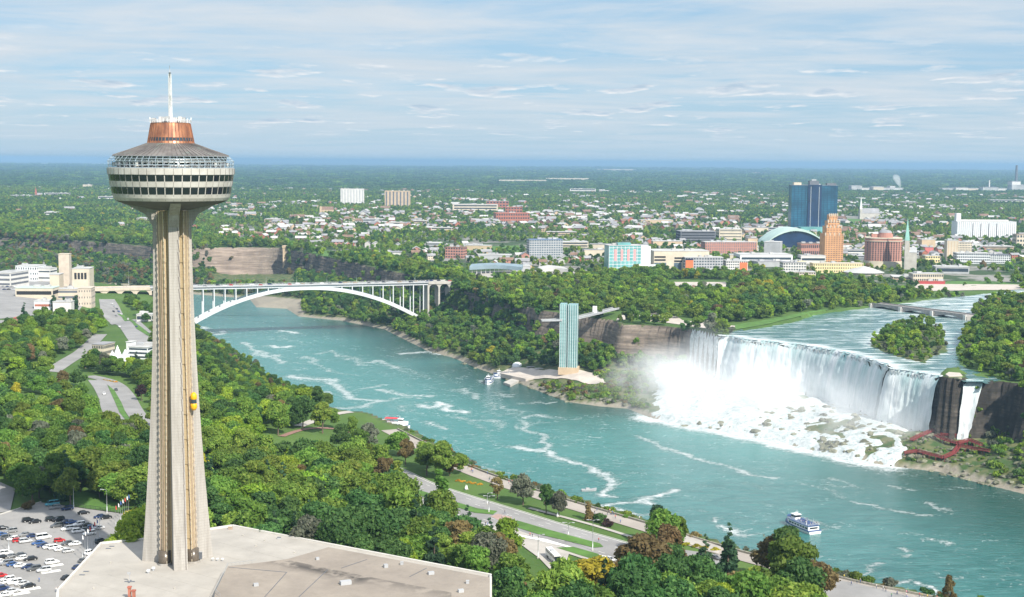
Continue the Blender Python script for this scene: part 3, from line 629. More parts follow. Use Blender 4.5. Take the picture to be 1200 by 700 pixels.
def trunk_mesh(seed, h, r):
    rs = random.Random(seed); mb = MB(); mb.tube([(0, 0, -1.5), (0, 0, h * .15), (rs.uniform(-.3, .3), .1, h * .45), (rs.uniform(-.5, .5), 0, h * .75)], [r, r * .8, r * .6, r * .25], 7)
    for i in range(5):
        a = rs.random() * 6.28; mb.tube([(0, 0, h * (.25 + .07 * i)), (math.cos(a) * h * .14, math.sin(a) * h * .14, h * (.42 + .06 * i)), (math.cos(a) * h * .25, math.sin(a) * h * .25, h * (.55 + .07 * i))], [r * .5, r * .32, r * .1], 5)
    return mb.mesh('trunk', m_bark)
NEAR = [crown_mesh('crown', 100 + i, [14, 15.5, 13, 14.5, 16, 12.5, 14, 15][i], [6.4, 6.0, 7.2, 5.4, 6.2, 7.0, 6.6, 5.0][i], [22, 34, 28, 18, 40, 26, 15, 30][i], 6000, .52, lump=[.34, .27, .30, .40, .25, .32, .42, .30][i]) for i in range(8)]
TRKS = [MB().tube([(0, 0, -1.5), (0, 0, 6), (0, 0, 12)], [.4, .3, .05], 7).mesh('trunk', m_bark)]
NEARO = [crown_mesh('crown', 140 + i, 13, 5.6, 20, 2300, .52, 'open') for i in range(2)]
NCONE = [crown_mesh('crown', 160 + i, 17, 3.6, 11, 2600, .5, 'cone') for i in range(2)]
NCOL = [crown_mesh('crown', 170 + i, 15, 2.6, 9, 2400, .5, 'column') for i in range(2)]
NBUSH = [crown_mesh('crown', 180 + i, 3.6, 2.6, 7, 700, .4, 'bush') for i in range(2)]
TRK = [trunk_mesh(i, 13, .42) for i in range(3)]
def with_mat(me, m, cache={}):
    k = (me.name, m.name)
    if k not in cache: c = me.copy(); c.materials.clear(); c.materials.append(m); cache[k] = c
    return cache[k]
# masks drawn on the photograph, applied at ground level
OPEN = [ [(95, 436), (150, 444), (182, 470), (182, 532), (160, 530), (108, 508), (98, 462)],
 [(56, 428), (78, 414), (104, 406), (114, 425), (92, 450), (62, 450)], [(110, 352), (136, 352), (150, 376), (180, 392), (180, 440), (150, 436), (98, 430), (100, 402), (120, 392)],
 [(-60, 296), (108, 300), (116, 350), (60, 356), (-60, 354)], [(108, 340), (134, 345), (178, 385), (178, 412), (150, 400), (128, 380), (112, 365)],
 [(100, 398), (178, 398), (178, 424), (126, 424), (100, 416)],
 [(-60, 374), (4, 374), (6, 396), (-60, 404)],
 [(-60, 566), (16, 570), (30, 590), (48, 592), (168, 604), (178, 640), (60, 760), (-200, 760), (-200, 600)],
 [(72, 577), (90, 580), (160, 604), (90, 600)],
 [(468, 552), (520, 566), (560, 548), (640, 575), (700, 594), (760, 612), (780, 640), (770, 690), (760, 725), (700, 712), (640, 702), (590, 662), (550, 646), (476, 620), (462, 585)],
 [(350, 487), (392, 478), (440, 487), (432, 495), (392, 500), (372, 510), (346, 505)], [(300, 508), (345, 506), (400, 508), (425, 530), (400, 552), (350, 552), (300, 546)],
 [(420, 520), (465, 536), (475, 575), (440, 562)],
 [(800, 642), (850, 650), (850, 668), (800, 660)], [(1000, 640), (1400, 640), (1400, 900), (1000, 900)], [(925, 664), (1000, 672), (1150, 700), (1180, 780), (1000, 790), (960, 730), (930, 705)],
 [(776, 614), (850, 634), (905, 668), (860, 690), (800, 672), (780, 650)]]
LAWN = [[(60, 430), (250, 500), (250, 520), (90, 515), (60, 480)], [(0, 430), (60, 425), (100, 470), (60, 500), (0, 490)], [(280, 500), (480, 505), (480, 560), (330, 545), (280, 525)], [(150, 330), (235, 345), (235, 440), (180, 430)], [(780, 615), (930, 640), (930, 720), (790, 720)]]
OPEN += [[(795, 655), (905, 668), (905, 703), (795, 700)], [(395, 478), (470, 500), (540, 540), (560, 552), (520, 558), (470, 534), (430, 518), (400, 508)], [(598, 662), (760, 695), (760, 726), (660, 728), (598, 708)]]
def cand(x0, x1, y0, y1, s, rs):
    X, Y = np.meshgrid(np.arange(x0, x1, s), np.arange(y0, y1, s)); X = X + (rs.random(X.shape) - .5) * s * .85; Y = Y + (rs.random(Y.shape) - .5) * s * .85
    X, Y = X.ravel(), Y.ravel(); Zh = height(X, Y) + 0; a, b_ = proj(X, Y, Zh); return X, Y, Zh, a, b_
def anyin(a, b_, polys):
    m = np.zeros(a.shape, bool)
    for p in polys: m |= inpoly(a, b_, p)
    return m
EXW = []                                     # world polygons where nothing grows (buildings, podium)
rsn = np.random.default_rng(3)
X, Y, Zt, a_, b_ = cand(-420, 420, 380, 1560, 8.6, rsn)
near_side = dist_line(X, Y, [(p.x, p.y) for p in near_r]) < dist_line(X, Y, [(p.x, p.y) for p in us_r])
inB = inpoly(X, Y, B_POLY); dRt = dist_line(X, Y, B_POLY, True)
m = near_side & (Zt > 2) & (a_ > -25) & (a_ < 1230) & (b_ < 760) & ~anyin(a_, b_, OPEN)
m &= ~(inB & (a_ > 385)) & ~((~inB) & (dRt < 9) & (a_ > 350)) 
m &= ~((a_ > 160) & (a_ < 240) & (b_ > 345) & (b_ < 362))
lawn = anyin(a_, b_, LAWN); m &= ~(lawn & (rsn.random(len(X)) > .26)); m &= ~((b_ > 545) & (a_ > 230) & (rsn.random(len(X)) > .8)); m &= ~(inpoly(a_, b_, [(-60, 352), (112, 352), (112, 400), (-60, 400)]) & (rsn.random(len(X)) > .6))
PODW = [(P(x, y, 80).x, P(x, y, 80).y) for x, y in [(70, 690), (118, 637), (172, 632), (270, 616), (576, 675), (576, 760), (60, 740)]]
m &= ~((dist_line(X, Y, PODW, True) < 5) | inpoly(X, Y, PODW)) & (Y > 440 - 60 * (X > 0))
near_pts = np.stack([X[m], Y[m], Zt[m], a_[m], b_[m]], 1)
near_pts = near_pts[np.argsort(near_pts[:, 1])]
NEARZ = []
def tree_color(px, py, rs, us=False):
    u = rs.random()
    if us:
        tab = [('green', .34), ('olive', .22), ('dark', .16), ('lime', .22), ('grey', .03), ('yellow', .012), ('russet', .02)]
    else:
        tab = [('green', .40), ('dark', .25), ('olive', .14), ('lime', .10), ('grey', .03), ('yellow', .01), ('russet', .03)]
    for k_, p in tab:
        if u < p: return k_
        u -= p
    return 'green'
CW = {'green': 'green', 'dark': 'dark green', 'olive': 'olive green', 'lime': 'bright light green', 'grey': 'grey green', 'yellow': 'yellow', 'russet': 'reddish brown', 'purple': 'dark purple', 'conifer': 'dark needled'}
def place_tree(x, y, z, crown, col, s, label, group=None, name='broadleaf_tree', rz=0, sz=1.0, cat='tree', trunk=True):
    e = empty(name, (x, y, z), rz, label, cat, group); e.scale = (s, s, s * sz)
    c_ = bpy.data.objects.new('crown', with_mat(crown, LM[col])); C.objects.link(c_); c_.parent = e
    if trunk: t_ = bpy.data.objects.new('trunk', TRKS[0] if name in ('conifer', 'columnar_tree') else TRK[int(x * 7) % 3]); C.objects.link(t_); t_.parent = e
    return e
def region(a, b_):
    if a > 720: return 'at the bottom right beside the river'
    if b_ > 620: return 'in the woods right behind the big flat roof'
    if a < 165: return 'in the woods behind the car park' if b_ > 520 else 'in the park left of the tall tower'
    if a < 330: return 'in the woods just right of the tall tower' 
    return 'in the woods between the flat roof and the riverside road' if b_ > 540 else 'in the riverside park right of the tower'
# trees that stand out in the photograph: (px, py of foot, crown, colour, height m, width factor, label)
HERO = [(1112, 716, 'o', 'russet', 12, .6, 'thin half bare tree at the stone wall, bottom right corner'), (920, 715, 'b', 'green', 24, 1.05, 'tall feathery green tree rising over the boat at the bottom right'), (958, 705, 'b', 'russet', 15, .9, 'reddish brown tree right of the tall feathery green tree'), (885, 712, 'b', 'olive', 14, .95, 'yellowish green tree left of the tall feathery green tree'),
 (853, 674, 'cone', 'conifer', 21, 1, 'tall dark spruce left of the feathery green tree'), (826, 672, 'cone', 'conifer', 16, 1.1, 'smaller dark conifer left of the tall spruce'), (771, 640, 'b', 'conifer', 15, .7, 'dark pine standing against the river above the brown trees'), (796, 645, 'b', 'olive', 13, .8, 'thin olive tree right of the dark pine by the river'),
 (752, 692, 'b', 'russet', 19, 1.2, 'broad brownish red tree at the end of the riverside road'), (785, 684, 'b', 'russet', 20, 1.0, 'brown tree between the broad brownish tree and the small conifer'), (693, 714, 'b', 'yellow', 18, 1.25, 'bright yellow green tree right of the white bus'), (655, 715, 'b', 'green', 15, 1.0, 'green tree between the white bus and the bright yellow green tree'), (757, 735, 'b', 'dark', 17, 1.1, 'round dark green tree right of the bright yellow green tree'),
 (516, 614, 'col', 'green', 25, 1.15, 'tall narrow pointed tree between the two riverside road medians and the woods'), (466, 590, 'col', 'olive', 21, 1.4, 'narrow olive green tree left of the tall pointed tree'), (583, 585, 'o', 'russet', 10, 1.0, 'bare reddish twiggy tree on the riverside lawn'), (613, 592, 'b', 'grey', 13, .95, 'round grey green tree with bare trunk on the riverside lawn'),
 (640, 602, 'b', 'dark', 12, .75, 'dark tree behind the lamp post on the riverside lawn'), (655, 606, 'b', 'grey', 12, .65, 'thin dark tree next to the lamp post on the riverside lawn'), (690, 610, 'col', 'russet', 9, 1.4, 'small brownish conical tree by the promenade'), (702, 612, 'bush', 'dark', 4, 1.0, 'round dark bush by the promenade'), (712, 617, 'bush', 'purple', 3.5, 1.0, 'small purplish round bush near the promenade lamp'),
 (355, 503, 'b', 'dark', 17, .8, 'tall dark conifer like tree left of the orange topped riverside tree'), (378, 508, 'b', 'olive', 17, .95, 'olive brown topped tree beside the waterside path'), (400, 530, 'b', 'dark', 14, .85, 'dark green tree before the riverside lawn'), (412, 515, 'b', 'green', 12, .7, 'small green tree near the waterside dock'), (432, 530, 'o', 'grey', 15, 1.1, 'grey bare branched tree near the red canopied dock'),
 (475, 545, 'b', 'russet', 13, .8, 'rusty brown tree near the end of the dock'), (500, 558, 'b', 'green', 14, 1.0, 'full green tree beside the promenade end'), (527, 558, 'b', 'russet', 11, .7, 'brown small tree at the rocky bank'), (326, 510, 'b', 'olive', 17, .9, 'big olive green tree above the riverside lawn'), (302, 470, 'o', 'russet', 12, .9, 'bare brown tree on the slope above the river'),
 (130, 512, 'b', 'purple', 12, 1.1, 'dark purple leaved tree below the curving road'), (83, 492, 'b', 'purple', 11, 1.1, 'purple leaved tree left of the curving road'), (66, 478, 'b', 'russet', 10, .9, 'red brown tree in the park left of the tower'), (20, 470, 'b', 'yellow', 11, .8, 'orange yellow tree at the left edge of the park'), (20, 445, 'b', 'lime', 14, 1.2, 'bright green tree at the left edge of the park'), (50, 440, 'b', 'olive', 14, 1.2, 'olive green broad tree left of the curving road'), (34, 425, 'b', 'russet', 12, 1.0, 'dull red broad tree beyond the olive tree in the park'),
 (64, 368, 'col', 'conifer', 20, 1.3, 'leftmost of the three dark columnar conifers by the customs building'), (75, 369, 'col', 'conifer', 19, 1.1, 'middle one of the three dark columnar conifers by the customs building'), (88, 370, 'col', 'conifer', 22, 1.3, 'rightmost of the three dark columnar conifers by the customs building'), (29, 382, 'cone', 'conifer', 22, 1.2, 'dark pointed conifer near the small red roofed house'), (100, 432, 'cone', 'green', 15, 1.3, 'pointed green tree beside the park road'),
 (60, 505, 'b', 'green', 10, .9, 'light green leaning tree on the park lawn'), (85, 510, 'b', 'green', 11, 1.1, 'rounded bright tree left of the dark purple tree'), (160, 430, 'cone', 'conifer', 12, 1.6, 'dark blue green tree behind the white hotel tents'), (166, 470, 'b', 'purple', 10, 1.0, 'dark tree beside the curving road near the tower'), (157, 606, 'bush', 'yellow', 4, 1.2, 'yellow bush by the flagpoles'), (34, 597, 'bush', 'russet', 4, .9, 'reddish shrub at the corner of the car park'), (278, 628, 'b', 'grey', 11, .9, 'silvery leaved tree peeping over the back of the flat roof'), (180, 500, 'b', 'olive', 12, .9, 'bright olive tree beside the shaft of the tall tower')]
SHAPES = {'b': NEAR, 'o': NEARO, 'cone': NCONE, 'col': NCOL, 'bush': NBUSH}; SHH = {'b': 13.5, 'o': 12.5, 'cone': 17, 'col': 15, 'bush': 3.6}
hero_xy = []
for i, (hx, hy, sh, col, hh_, wf, lb) in enumerate(HERO):
    g_ = G(hx, hy); hero_xy.append((g_.x, g_.y)); s = hh_ / SHH[sh]
    e = place_tree(g_.x, g_.y, g_.z, SHAPES[sh][i % len(SHAPES[sh])], col, s, lb, None, {'b': 'broadleaf_tree', 'o': 'bare_tree', 'cone': 'conifer', 'col': 'columnar_tree', 'bush': 'bush'}[sh], i * 1.3, 1.0, 'bush' if sh == 'bush' else 'tree', sh != 'bush')
    e.scale = (s * wf, s * wf, s)
hx_ = np.array(hero_xy)
dd = np.min(np.hypot(near_pts[:, 0][:, None] - hx_[:, 0], near_pts[:, 1][:, None] - hx_[:, 1]), 1); near_pts = near_pts[dd > 5.5]
rt = random.Random(8); n_ind = 0; rest = []; counts = {}
for x, y, z, a, b2 in near_pts:
    seen = (-15 < a < 1215) and b2 < 735 and not (a > 165 and a < 240 and b2 < 500)
    col = tree_color(a, b2, rt)
    cl_ = fbm(x, y, 60, 21)
    if rt.random() < .45: col = 'olive' if cl_ > .58 else ('dark' if cl_ < .42 else col)
    s = rt.uniform(.72, 1.18) * (1.34 if b2 > 600 and a > 230 else 1.12 if b2 > 560 else 1.05 if b2 > 480 else .85)
    if b2 < 470 and a > 235: s *= .7
    if n_ind < 250 and seen and rt.random() < .09:
        lb = f'dark needled conifer {region(a, b2)}'
        place_tree(x, y, z, NCONE[n_ind % 2], 'conifer', s * rt.uniform(.9, 1.2), lb, lb.replace('conifer', 'conifers'), 'conifer', rt.random() * 6.28, 1.0); n_ind += 1; continue
    if n_ind < 250 and seen:
        lb = f'{CW[col]} broadleaf tree {region(a, b2)}'
        place_tree(x, y, z, NEAR[rt.randrange(8)], col, s, lb, lb.replace('broadleaf tree', 'trees'), rz=rt.random() * 6.28, sz=rt.uniform(.85, 1.12)); n_ind += 1
    else: rest.append((x, y, z, s, col))

# ---- woods past the counted trees: points that carry a tree each
def stash(me, m, nm):
    o = bpy.data.objects.new(nm, with_mat(me, m)); return o
def scatter(name, P3, S, V, srcs, label, cat, szr=(.85, 1.15)):
    """P3 (n,3), S scale, V variant index into srcs"""
    col = bpy.data.collections.new(name + '_kinds')
    for i, s_ in enumerate(srcs):
        s_.name = f'{i:02d}_{name}_kind'; col.objects.link(s_)
    me = bpy.data.meshes.new(name); n = len(P3); me.vertices.add(n); me.vertices.foreach_set('co', np.asarray(P3, np.float32).ravel())
    add_attr(me, 'size', S); at = me.attributes.new('variant', 'INT', 'POINT'); at.data.foreach_set('value', np.asarray(V, np.int32))
    add_attr(me, 'turn', rsn.random(n) * 6.283); add_attr(me, 'tall', szr[0] + rsn.random(n) * (szr[1] - szr[0]))
    o = bpy.data.objects.new(name, me); C.objects.link(o); tag(o, label, cat, kind='stuff')
    ng = bpy.data.node_groups.new(name, 'GeometryNodeTree'); ng.interface.new_socket('Geometry', in_out='INPUT', socket_type='NodeSocketGeometry'); ng.interface.new_socket('Geometry', in_out='OUTPUT', socket_type='NodeSocketGeometry')
    gi = ng.nodes.new('NodeGroupInput'); go = ng.nodes.new('NodeGroupOutput'); mp = ng.nodes.new('GeometryNodeMeshToPoints'); ip = ng.nodes.new('GeometryNodeInstanceOnPoints'); ci = ng.nodes.new('GeometryNodeCollectionInfo')
    ci.inputs['Collection'].default_value = col; ci.inputs['Separate Children'].default_value = True; ci.inputs['Reset Children'].default_value = True
    def na(nm, ty): q = ng.nodes.new('GeometryNodeInputNamedAttribute'); q.data_type = ty; q.inputs['Name'].default_value = nm; return [s_ for s_ in q.outputs if s_.enabled and s_.name == 'Attribute'][0]
    cx_ = ng.nodes.new('ShaderNodeCombineXYZ'); cr = ng.nodes.new('ShaderNodeCombineXYZ'); mu = ng.nodes.new('ShaderNodeMath'); mu.operation = 'MULTIPLY'
    sz_ = na('size', 'FLOAT'); ng.links.new(sz_, cx_.inputs[0]); ng.links.new(sz_, cx_.inputs[1]); ng.links.new(sz_, mu.inputs[0]); ng.links.new(na('tall', 'FLOAT'), mu.inputs[1]); ng.links.new(mu.outputs[0], cx_.inputs[2])
    ng.links.new(na('turn', 'FLOAT'), cr.inputs[2])
    e2r = ng.nodes.new('FunctionNodeEulerToRotation'); ng.links.new(cr.outputs[0], e2r.inputs[0])
    ng.links.new(gi.outputs[0], mp.inputs['Mesh']); ng.links.new(mp.outputs[0], ip.inputs['Points']); ng.links.new(ci.outputs[0], ip.inputs['Instance']); ip.inputs['Pick Instance'].default_value = True
    ng.links.new(na('variant', 'INT'), ip.inputs['Instance Index']); ng.links.new(e2r.outputs[0], ip.inputs['Rotation']); ng.links.new(cx_.outputs[0], ip.inputs['Scale']); ng.links.new(ip.outputs[0], go.inputs[0])
    md = o.modifiers.new('trees', 'NODES'); md.node_group = ng; return o
COLS = ['green', 'dark', 'olive', 'lime', 'grey', 'yellow', 'russet', 'purple', 'conifer']
def kinds(meshes): return [stash(me, LM[c_], 'k') for c_ in COLS for me in meshes], {c_: i * len(meshes) for i, c_ in enumerate(COLS)}
if rest:
    src, off = kinds(NEAR[:3]); P3 = [(r_[0], r_[1], r_[2]) for r_ in rest]; V = [off[r_[4]] + rt.randrange(3) for r_ in rest]
    scatter('near_woodland', P3, [r_[3] for r_ in rest], V, src, 'dense mixed green woodland covering the slopes of the near bank', 'woodland')
# US side: the gorge sides, the rim park and Goat Island
MID = [crown_mesh('mid_crown', 300 + i, [12, 13, 11, 12][i], 5.6, [9, 13, 11, 16][i], 760, .95) for i in range(4)]
SCRUB = [crown_mesh('scrub_crown', 320 + i, 3.4, 2.8, 6, 150, .75, 'bush') for i in range(2)]
rsm = np.random.default_rng(21)
X, Y, Zt, a_, b_ = cand(-1150, 900, 840, 3300, 8.8, rsm)
us_side = (dist_line(X, Y, [(p.x, p.y) for p in near_r]) > dist_line(X, Y, [(p.x, p.y) for p in us_r])) | (Y > 1900)
inB = inpoly(X, Y, B_POLY); inU = inpoly(X, Y, U_POLY); inI = inpoly(X, Y, I_POLY); dRt = dist_line(X, Y, B_POLY, True); dWt = dist_line(X, Y, W_POLY, True)
UOPEN = [[(535, 321), (612, 316), (612, 331), (542, 334)], [(706, 376), (740, 376), (800, 384), (860, 388), (905, 381), (975, 366), (968, 362), (900, 374), (862, 379), (830, 376), (770, 372), (745, 365), (706, 366)], [(780, 345), (856, 345), (856, 328), (780, 328)], [(560, 330), (700, 330), (640, 320), (560, 318)], [(1010, 333), (1200, 333), (1200, 347), (1130, 347), (1060, 347), (1010, 343)],
 [(1060, 499), (1175, 499), (1215, 585), (1050, 552)], [(345, 287), (400, 290), (430, 306), (380, 300)], [(1128, 436), (1158, 438), (1160, 446), (1128, 448)], [(588, 428), (640, 431), (684, 436), (716, 446), (716, 452), (640, 450), (588, 452)], [(288, 344), (354, 350), (356, 366), (296, 364)], [(248, 303), (347, 303), (347, 336), (248, 334)], [(430, 335), (500, 350), (560, 330), (545, 322)][:0]]
reg = us_side & (Zt > 1.5) & (a_ > -40) & (a_ < 1260) & ~(inU & ~inI) & ~anyin(a_, b_, UOPEN)
wood = reg & ((inB & (dWt > 3.5)) | inI | ((~inpoly(a_, b_, USTOWN)) & ~inB))
bare = anyin(a_, b_, [[(248, 280), (336, 280), (336, 340), (248, 340)], [(340, 285), (470, 300), (480, 340), (340, 335)], [(618, 355), (700, 362), (720, 372), (850, 384), (850, 420), (720, 415), (618, 400)], [(1095, 430), (1400, 440), (1400, 520), (1095, 510)], [(75, 270), (180, 285), (180, 305), (75, 295)]])
cliffz = inB & (dRt < 15) & (Zt > 16)
wood &= ~(cliffz & (rsm.random(len(X)) < np.where(bare, .93, .15)))
falls_zone = inB & (a_ > 758) & (a_ < 1060) & (dist_line(X, Y, crest_w) < 190)
wood &= ~falls_zone & ~(inB & (dist_line(X, Y, crest_w) < 48) & (a_ > 840)) & ~(inB & (Zt > 12) & (a_ > 1095) & (a_ < 1165))
scr = (wood & inB & inpoly(a_, b_, [(610, 452), (700, 436), (760, 432), (830, 405), (860, 430), (760, 495), (700, 480), (640, 468)])) | (inB & us_side & (a_ > 1060) & (Zt > 2) & (Zt < 30) & (dist_line(X, Y, crest_w) > 22) & (dWt > 8) & (rsm.random(len(X)) < np.where(inpoly(a_, b_, [(1052, 498), (1112, 498), (1172, 533), (1150, 562), (1055, 554)]), .40, .85)))
wood &= ~scr
cliffT = True
big = wood & (rsm.random(len(X)) < np.where(inB, .92, .85))
src, off = kinds(MID); P3 = np.stack([X[big], Y[big], Zt[big] - .8], 1)
S = rsm.uniform(.75, 1.38, big.sum()) * np.where(inI[big], .7, 1) * np.where(inB[big], .82, .95); cl_ = fbm(X[big], Y[big], 70, 33); rt2 = random.Random(4); V = []
uedge = dist_line(X[big], Y[big], U_POLY, True); uedge = (np.minimum(uedge, dist_line(X[big], Y[big], I_POLY, True)) < 10) & (Y[big] < 1650); S = S * np.where(uedge & ~inB[big], .6, 1)
for q, aa, bb, ib, ue in zip(cl_, a_[big], b_[big], inB[big], uedge):
    c_ = tree_color(aa, bb, rt2, True)
    if ib and rt2.random() < .55: c_ = 'dark' if q < .55 else 'green'
    elif not ib and rt2.random() < .4: c_ = 'olive' if q > .52 else 'green'
    if ib and aa < 340 and rt2.random() < .25: c_ = rt2.choice(['russet', 'grey'])
    if 1120 < aa and not ib and bb > 350 and rt2.random() < .05: c_ = 'russet'
    if ue and not ib: c_ = rt2.choice(['grey', 'lime', 'olive', 'lime', 'green'])
    V.append(off[c_] + rt2.randrange(4))
# trees clinging to the steep parts of the wall
Xc, Yc, Zc_, ac, bc = cand(-1150, 900, 900, 3000, 4.2, rsm)
inBc = inpoly(Xc, Yc, B_POLY); dRc = dist_line(Xc, Yc, B_POLY, True)
mc = inBc & (dRc < 17) & (dRc > 2) & (Yc > 900) & (ac > -40) & (ac < 1240) & (dist_line(Xc, Yc, [(p.x, p.y) for p in near_r]) > dist_line(Xc, Yc, [(p.x, p.y) for p in us_r])) & (dist_line(Xc, Yc, crest_w) > 30) & ~((ac > 1080) & (ac < 1165))
barec = anyin(ac, bc, [[(252, 275), (336, 280), (336, 345), (252, 345)], [(342, 285), (470, 300), (480, 345), (342, 340)], [(618, 355), (700, 362), (720, 372), (860, 384), (860, 430), (720, 415), (618, 400)], [(1095, 430), (1400, 440), (1400, 530), (1095, 520)], [(85, 268), (130, 275), (180, 285), (180, 305), (85, 295)]])
mc &= rsm.random(len(Xc)) < np.where(barec, .10 * (fbm(Xc, Yc, 25, 51) > .5), .9)
V += [off[rt2.choice(['green', 'dark', 'dark', 'olive', 'green', 'grey', 'russet'] if a < 400 else ['green', 'dark', 'dark', 'olive', 'green'])] + rt2.randrange(4) for a in ac[mc]]
P3 = np.concatenate([P3, np.stack([Xc[mc], Yc[mc], Zc_[mc] - 3], 1)]); S = np.concatenate([S, rsm.uniform(.6, 1.05, mc.sum())])
scatter('far_bank_woodland', P3, S, V, src, 'dense woodland on the far gorge side, the rim park and the islands', 'woodland')
src, off = kinds(SCRUB); X2, Y2, Z2 = [], [], []
sc_i = np.where(scr)[0]; P3, S, V = [], [], []
for i in sc_i:
    for _ in range(4):
        x_, y_ = X[i] + rt2.uniform(-4, 4), Y[i] + rt2.uniform(-4, 4); P3.append((x_, y_, 0)); S.append(rt2.uniform(.5, 1.3) * (.55 if 1050 < a_[i] < 1160 and b_[i] > 498 else 1.15 if a_[i] > 1060 else 1)); V.append(off[rt2.choice(['olive', 'green', 'grey', 'green', 'lime', 'dark' if a_[i] > 1060 else 'russet'])] + rt2.randrange(2))
P3 = np.array(P3); P3[:, 2] = height(P3[:, 0], P3[:, 1]) - .3
k_ = P3[:, 2] > .6
scatter('scrub', P3[k_], np.array(S)[k_], np.array(V)[k_], src, 'low green scrub on the rubble slopes at the foot of the far cliffs', 'scrub')
# town trees and the forest to the horizon
FAR = [crown_mesh('far_crown', 340 + i, 10, 5.2, 8, 90, 1.9) for i in range(4)]
CLUMP = [crown_mesh('forest_clump', 360 + i, 11, 26, 22, 260, 4.5, 'bush') for i in range(3)]
BLD_BLOCK = []   # world discs where town trees stay away, filled in by the town layout below
# ------------------------------------------------------------------ haze over the whole scene
hm = bpy.data.materials.new('haze'); hm.use_nodes = True; t = hm.node_tree; t.nodes.clear()
pv = N(t, 'ShaderNodeVolumePrincipled'); pv.inputs['Color'].default_value = (.36, .57, .82, 1); pv.inputs['Density'].default_value = 5.8e-5; pv.inputs['Anisotropy'].default_value = .2
ou = N(t, 'ShaderNodeOutputMaterial'); t.links.new(pv.outputs[0], ou.inputs['Volume'])
mb = MB(); mb.box((0, 79000, 113), (300000, 170000, 284)); tag(mb.build('haze', hm), kind='stuff')

# ------------------------------------------------------------------ buildings
m_conc = mat('concrete', (.42, .40, .36), .85, .12, .15, bump=.15)
m_white = mat('white_wall', (.56, .55, .52), .8, .08, .1)
m_cream = mat('cream_wall', (.52, .46, .36), .8, .08, .1)
m_tan = mat('tan_wall', (.48, .37, .25), .85, .1, .1)
m_brick = mat('red_brick', (.34, .13, .085), .9, .15, .3)
m_pinkb = mat('pink_brick', (.40, .20, .155), .9, .12, .2)
m_grey = mat('grey_wall', (.36, .37, .38), .8, .1, .1)
m_dgrey = mat('dark_grey_wall', (.12, .13, .15), .8, .1, .1)
m_yel = mat('pale_yellow_wall', (.66, .56, .30), .8, .06, .1)
m_orange = mat('orange_wall', (.58, .16, .06), .8, .06, .1)
m_roofw = mat('pale_roof', (.43, .43, .42), .9, .15, .05)
m_roofg = mat('grey_roof', (.26, .26, .27), .9, .2, .06)
m_roofb = mat('brown_roof', (.20, .13, .095), .9, .2, .2)
m_roofr = mat('red_roof', (.38, .12, .08), .9, .2, .2)
m_copperg = mat('green_copper', (.25, .48, .42), .6, .12, .1)
m_glass = mat('window_glass', (.035, .05, .065), .15, .2, .1, spec=.6)
m_blueg = mat('blue_glass', (.018, .10, .16), .15, .35, .04, spec=.8, col2=(.008, .04, .07))
m_navy = mat('dark_blue_glass', (.012, .03, .08), .15, .3, .05, spec=.8)
m_tealg = mat('teal_glass', (.14, .34, .34), .25, .2, .08, spec=.6)
m_pink = mat('pink_panel', (.62, .30, .30), .6, .06, .3)
m_steel = mat('steel', (.45, .47, .48), .4, .08, .3, metal=.6)
m_whitep = mat('white_paint', (.66, .68, .69), .5, .06, .3)
m_asph = mat('asphalt', (.25, .245, .24), .9, .14, .06, bump=.1)
m_pave = mat('pavement', (.38, .355, .32), .9, .12, .1)
m_dark = mat('dark_opening', (.02, .02, .022), .9, .1)
m_grassy = mat('lawn', (.075, .165, .028), .95, .22, .12, bump=.3, bs=3)

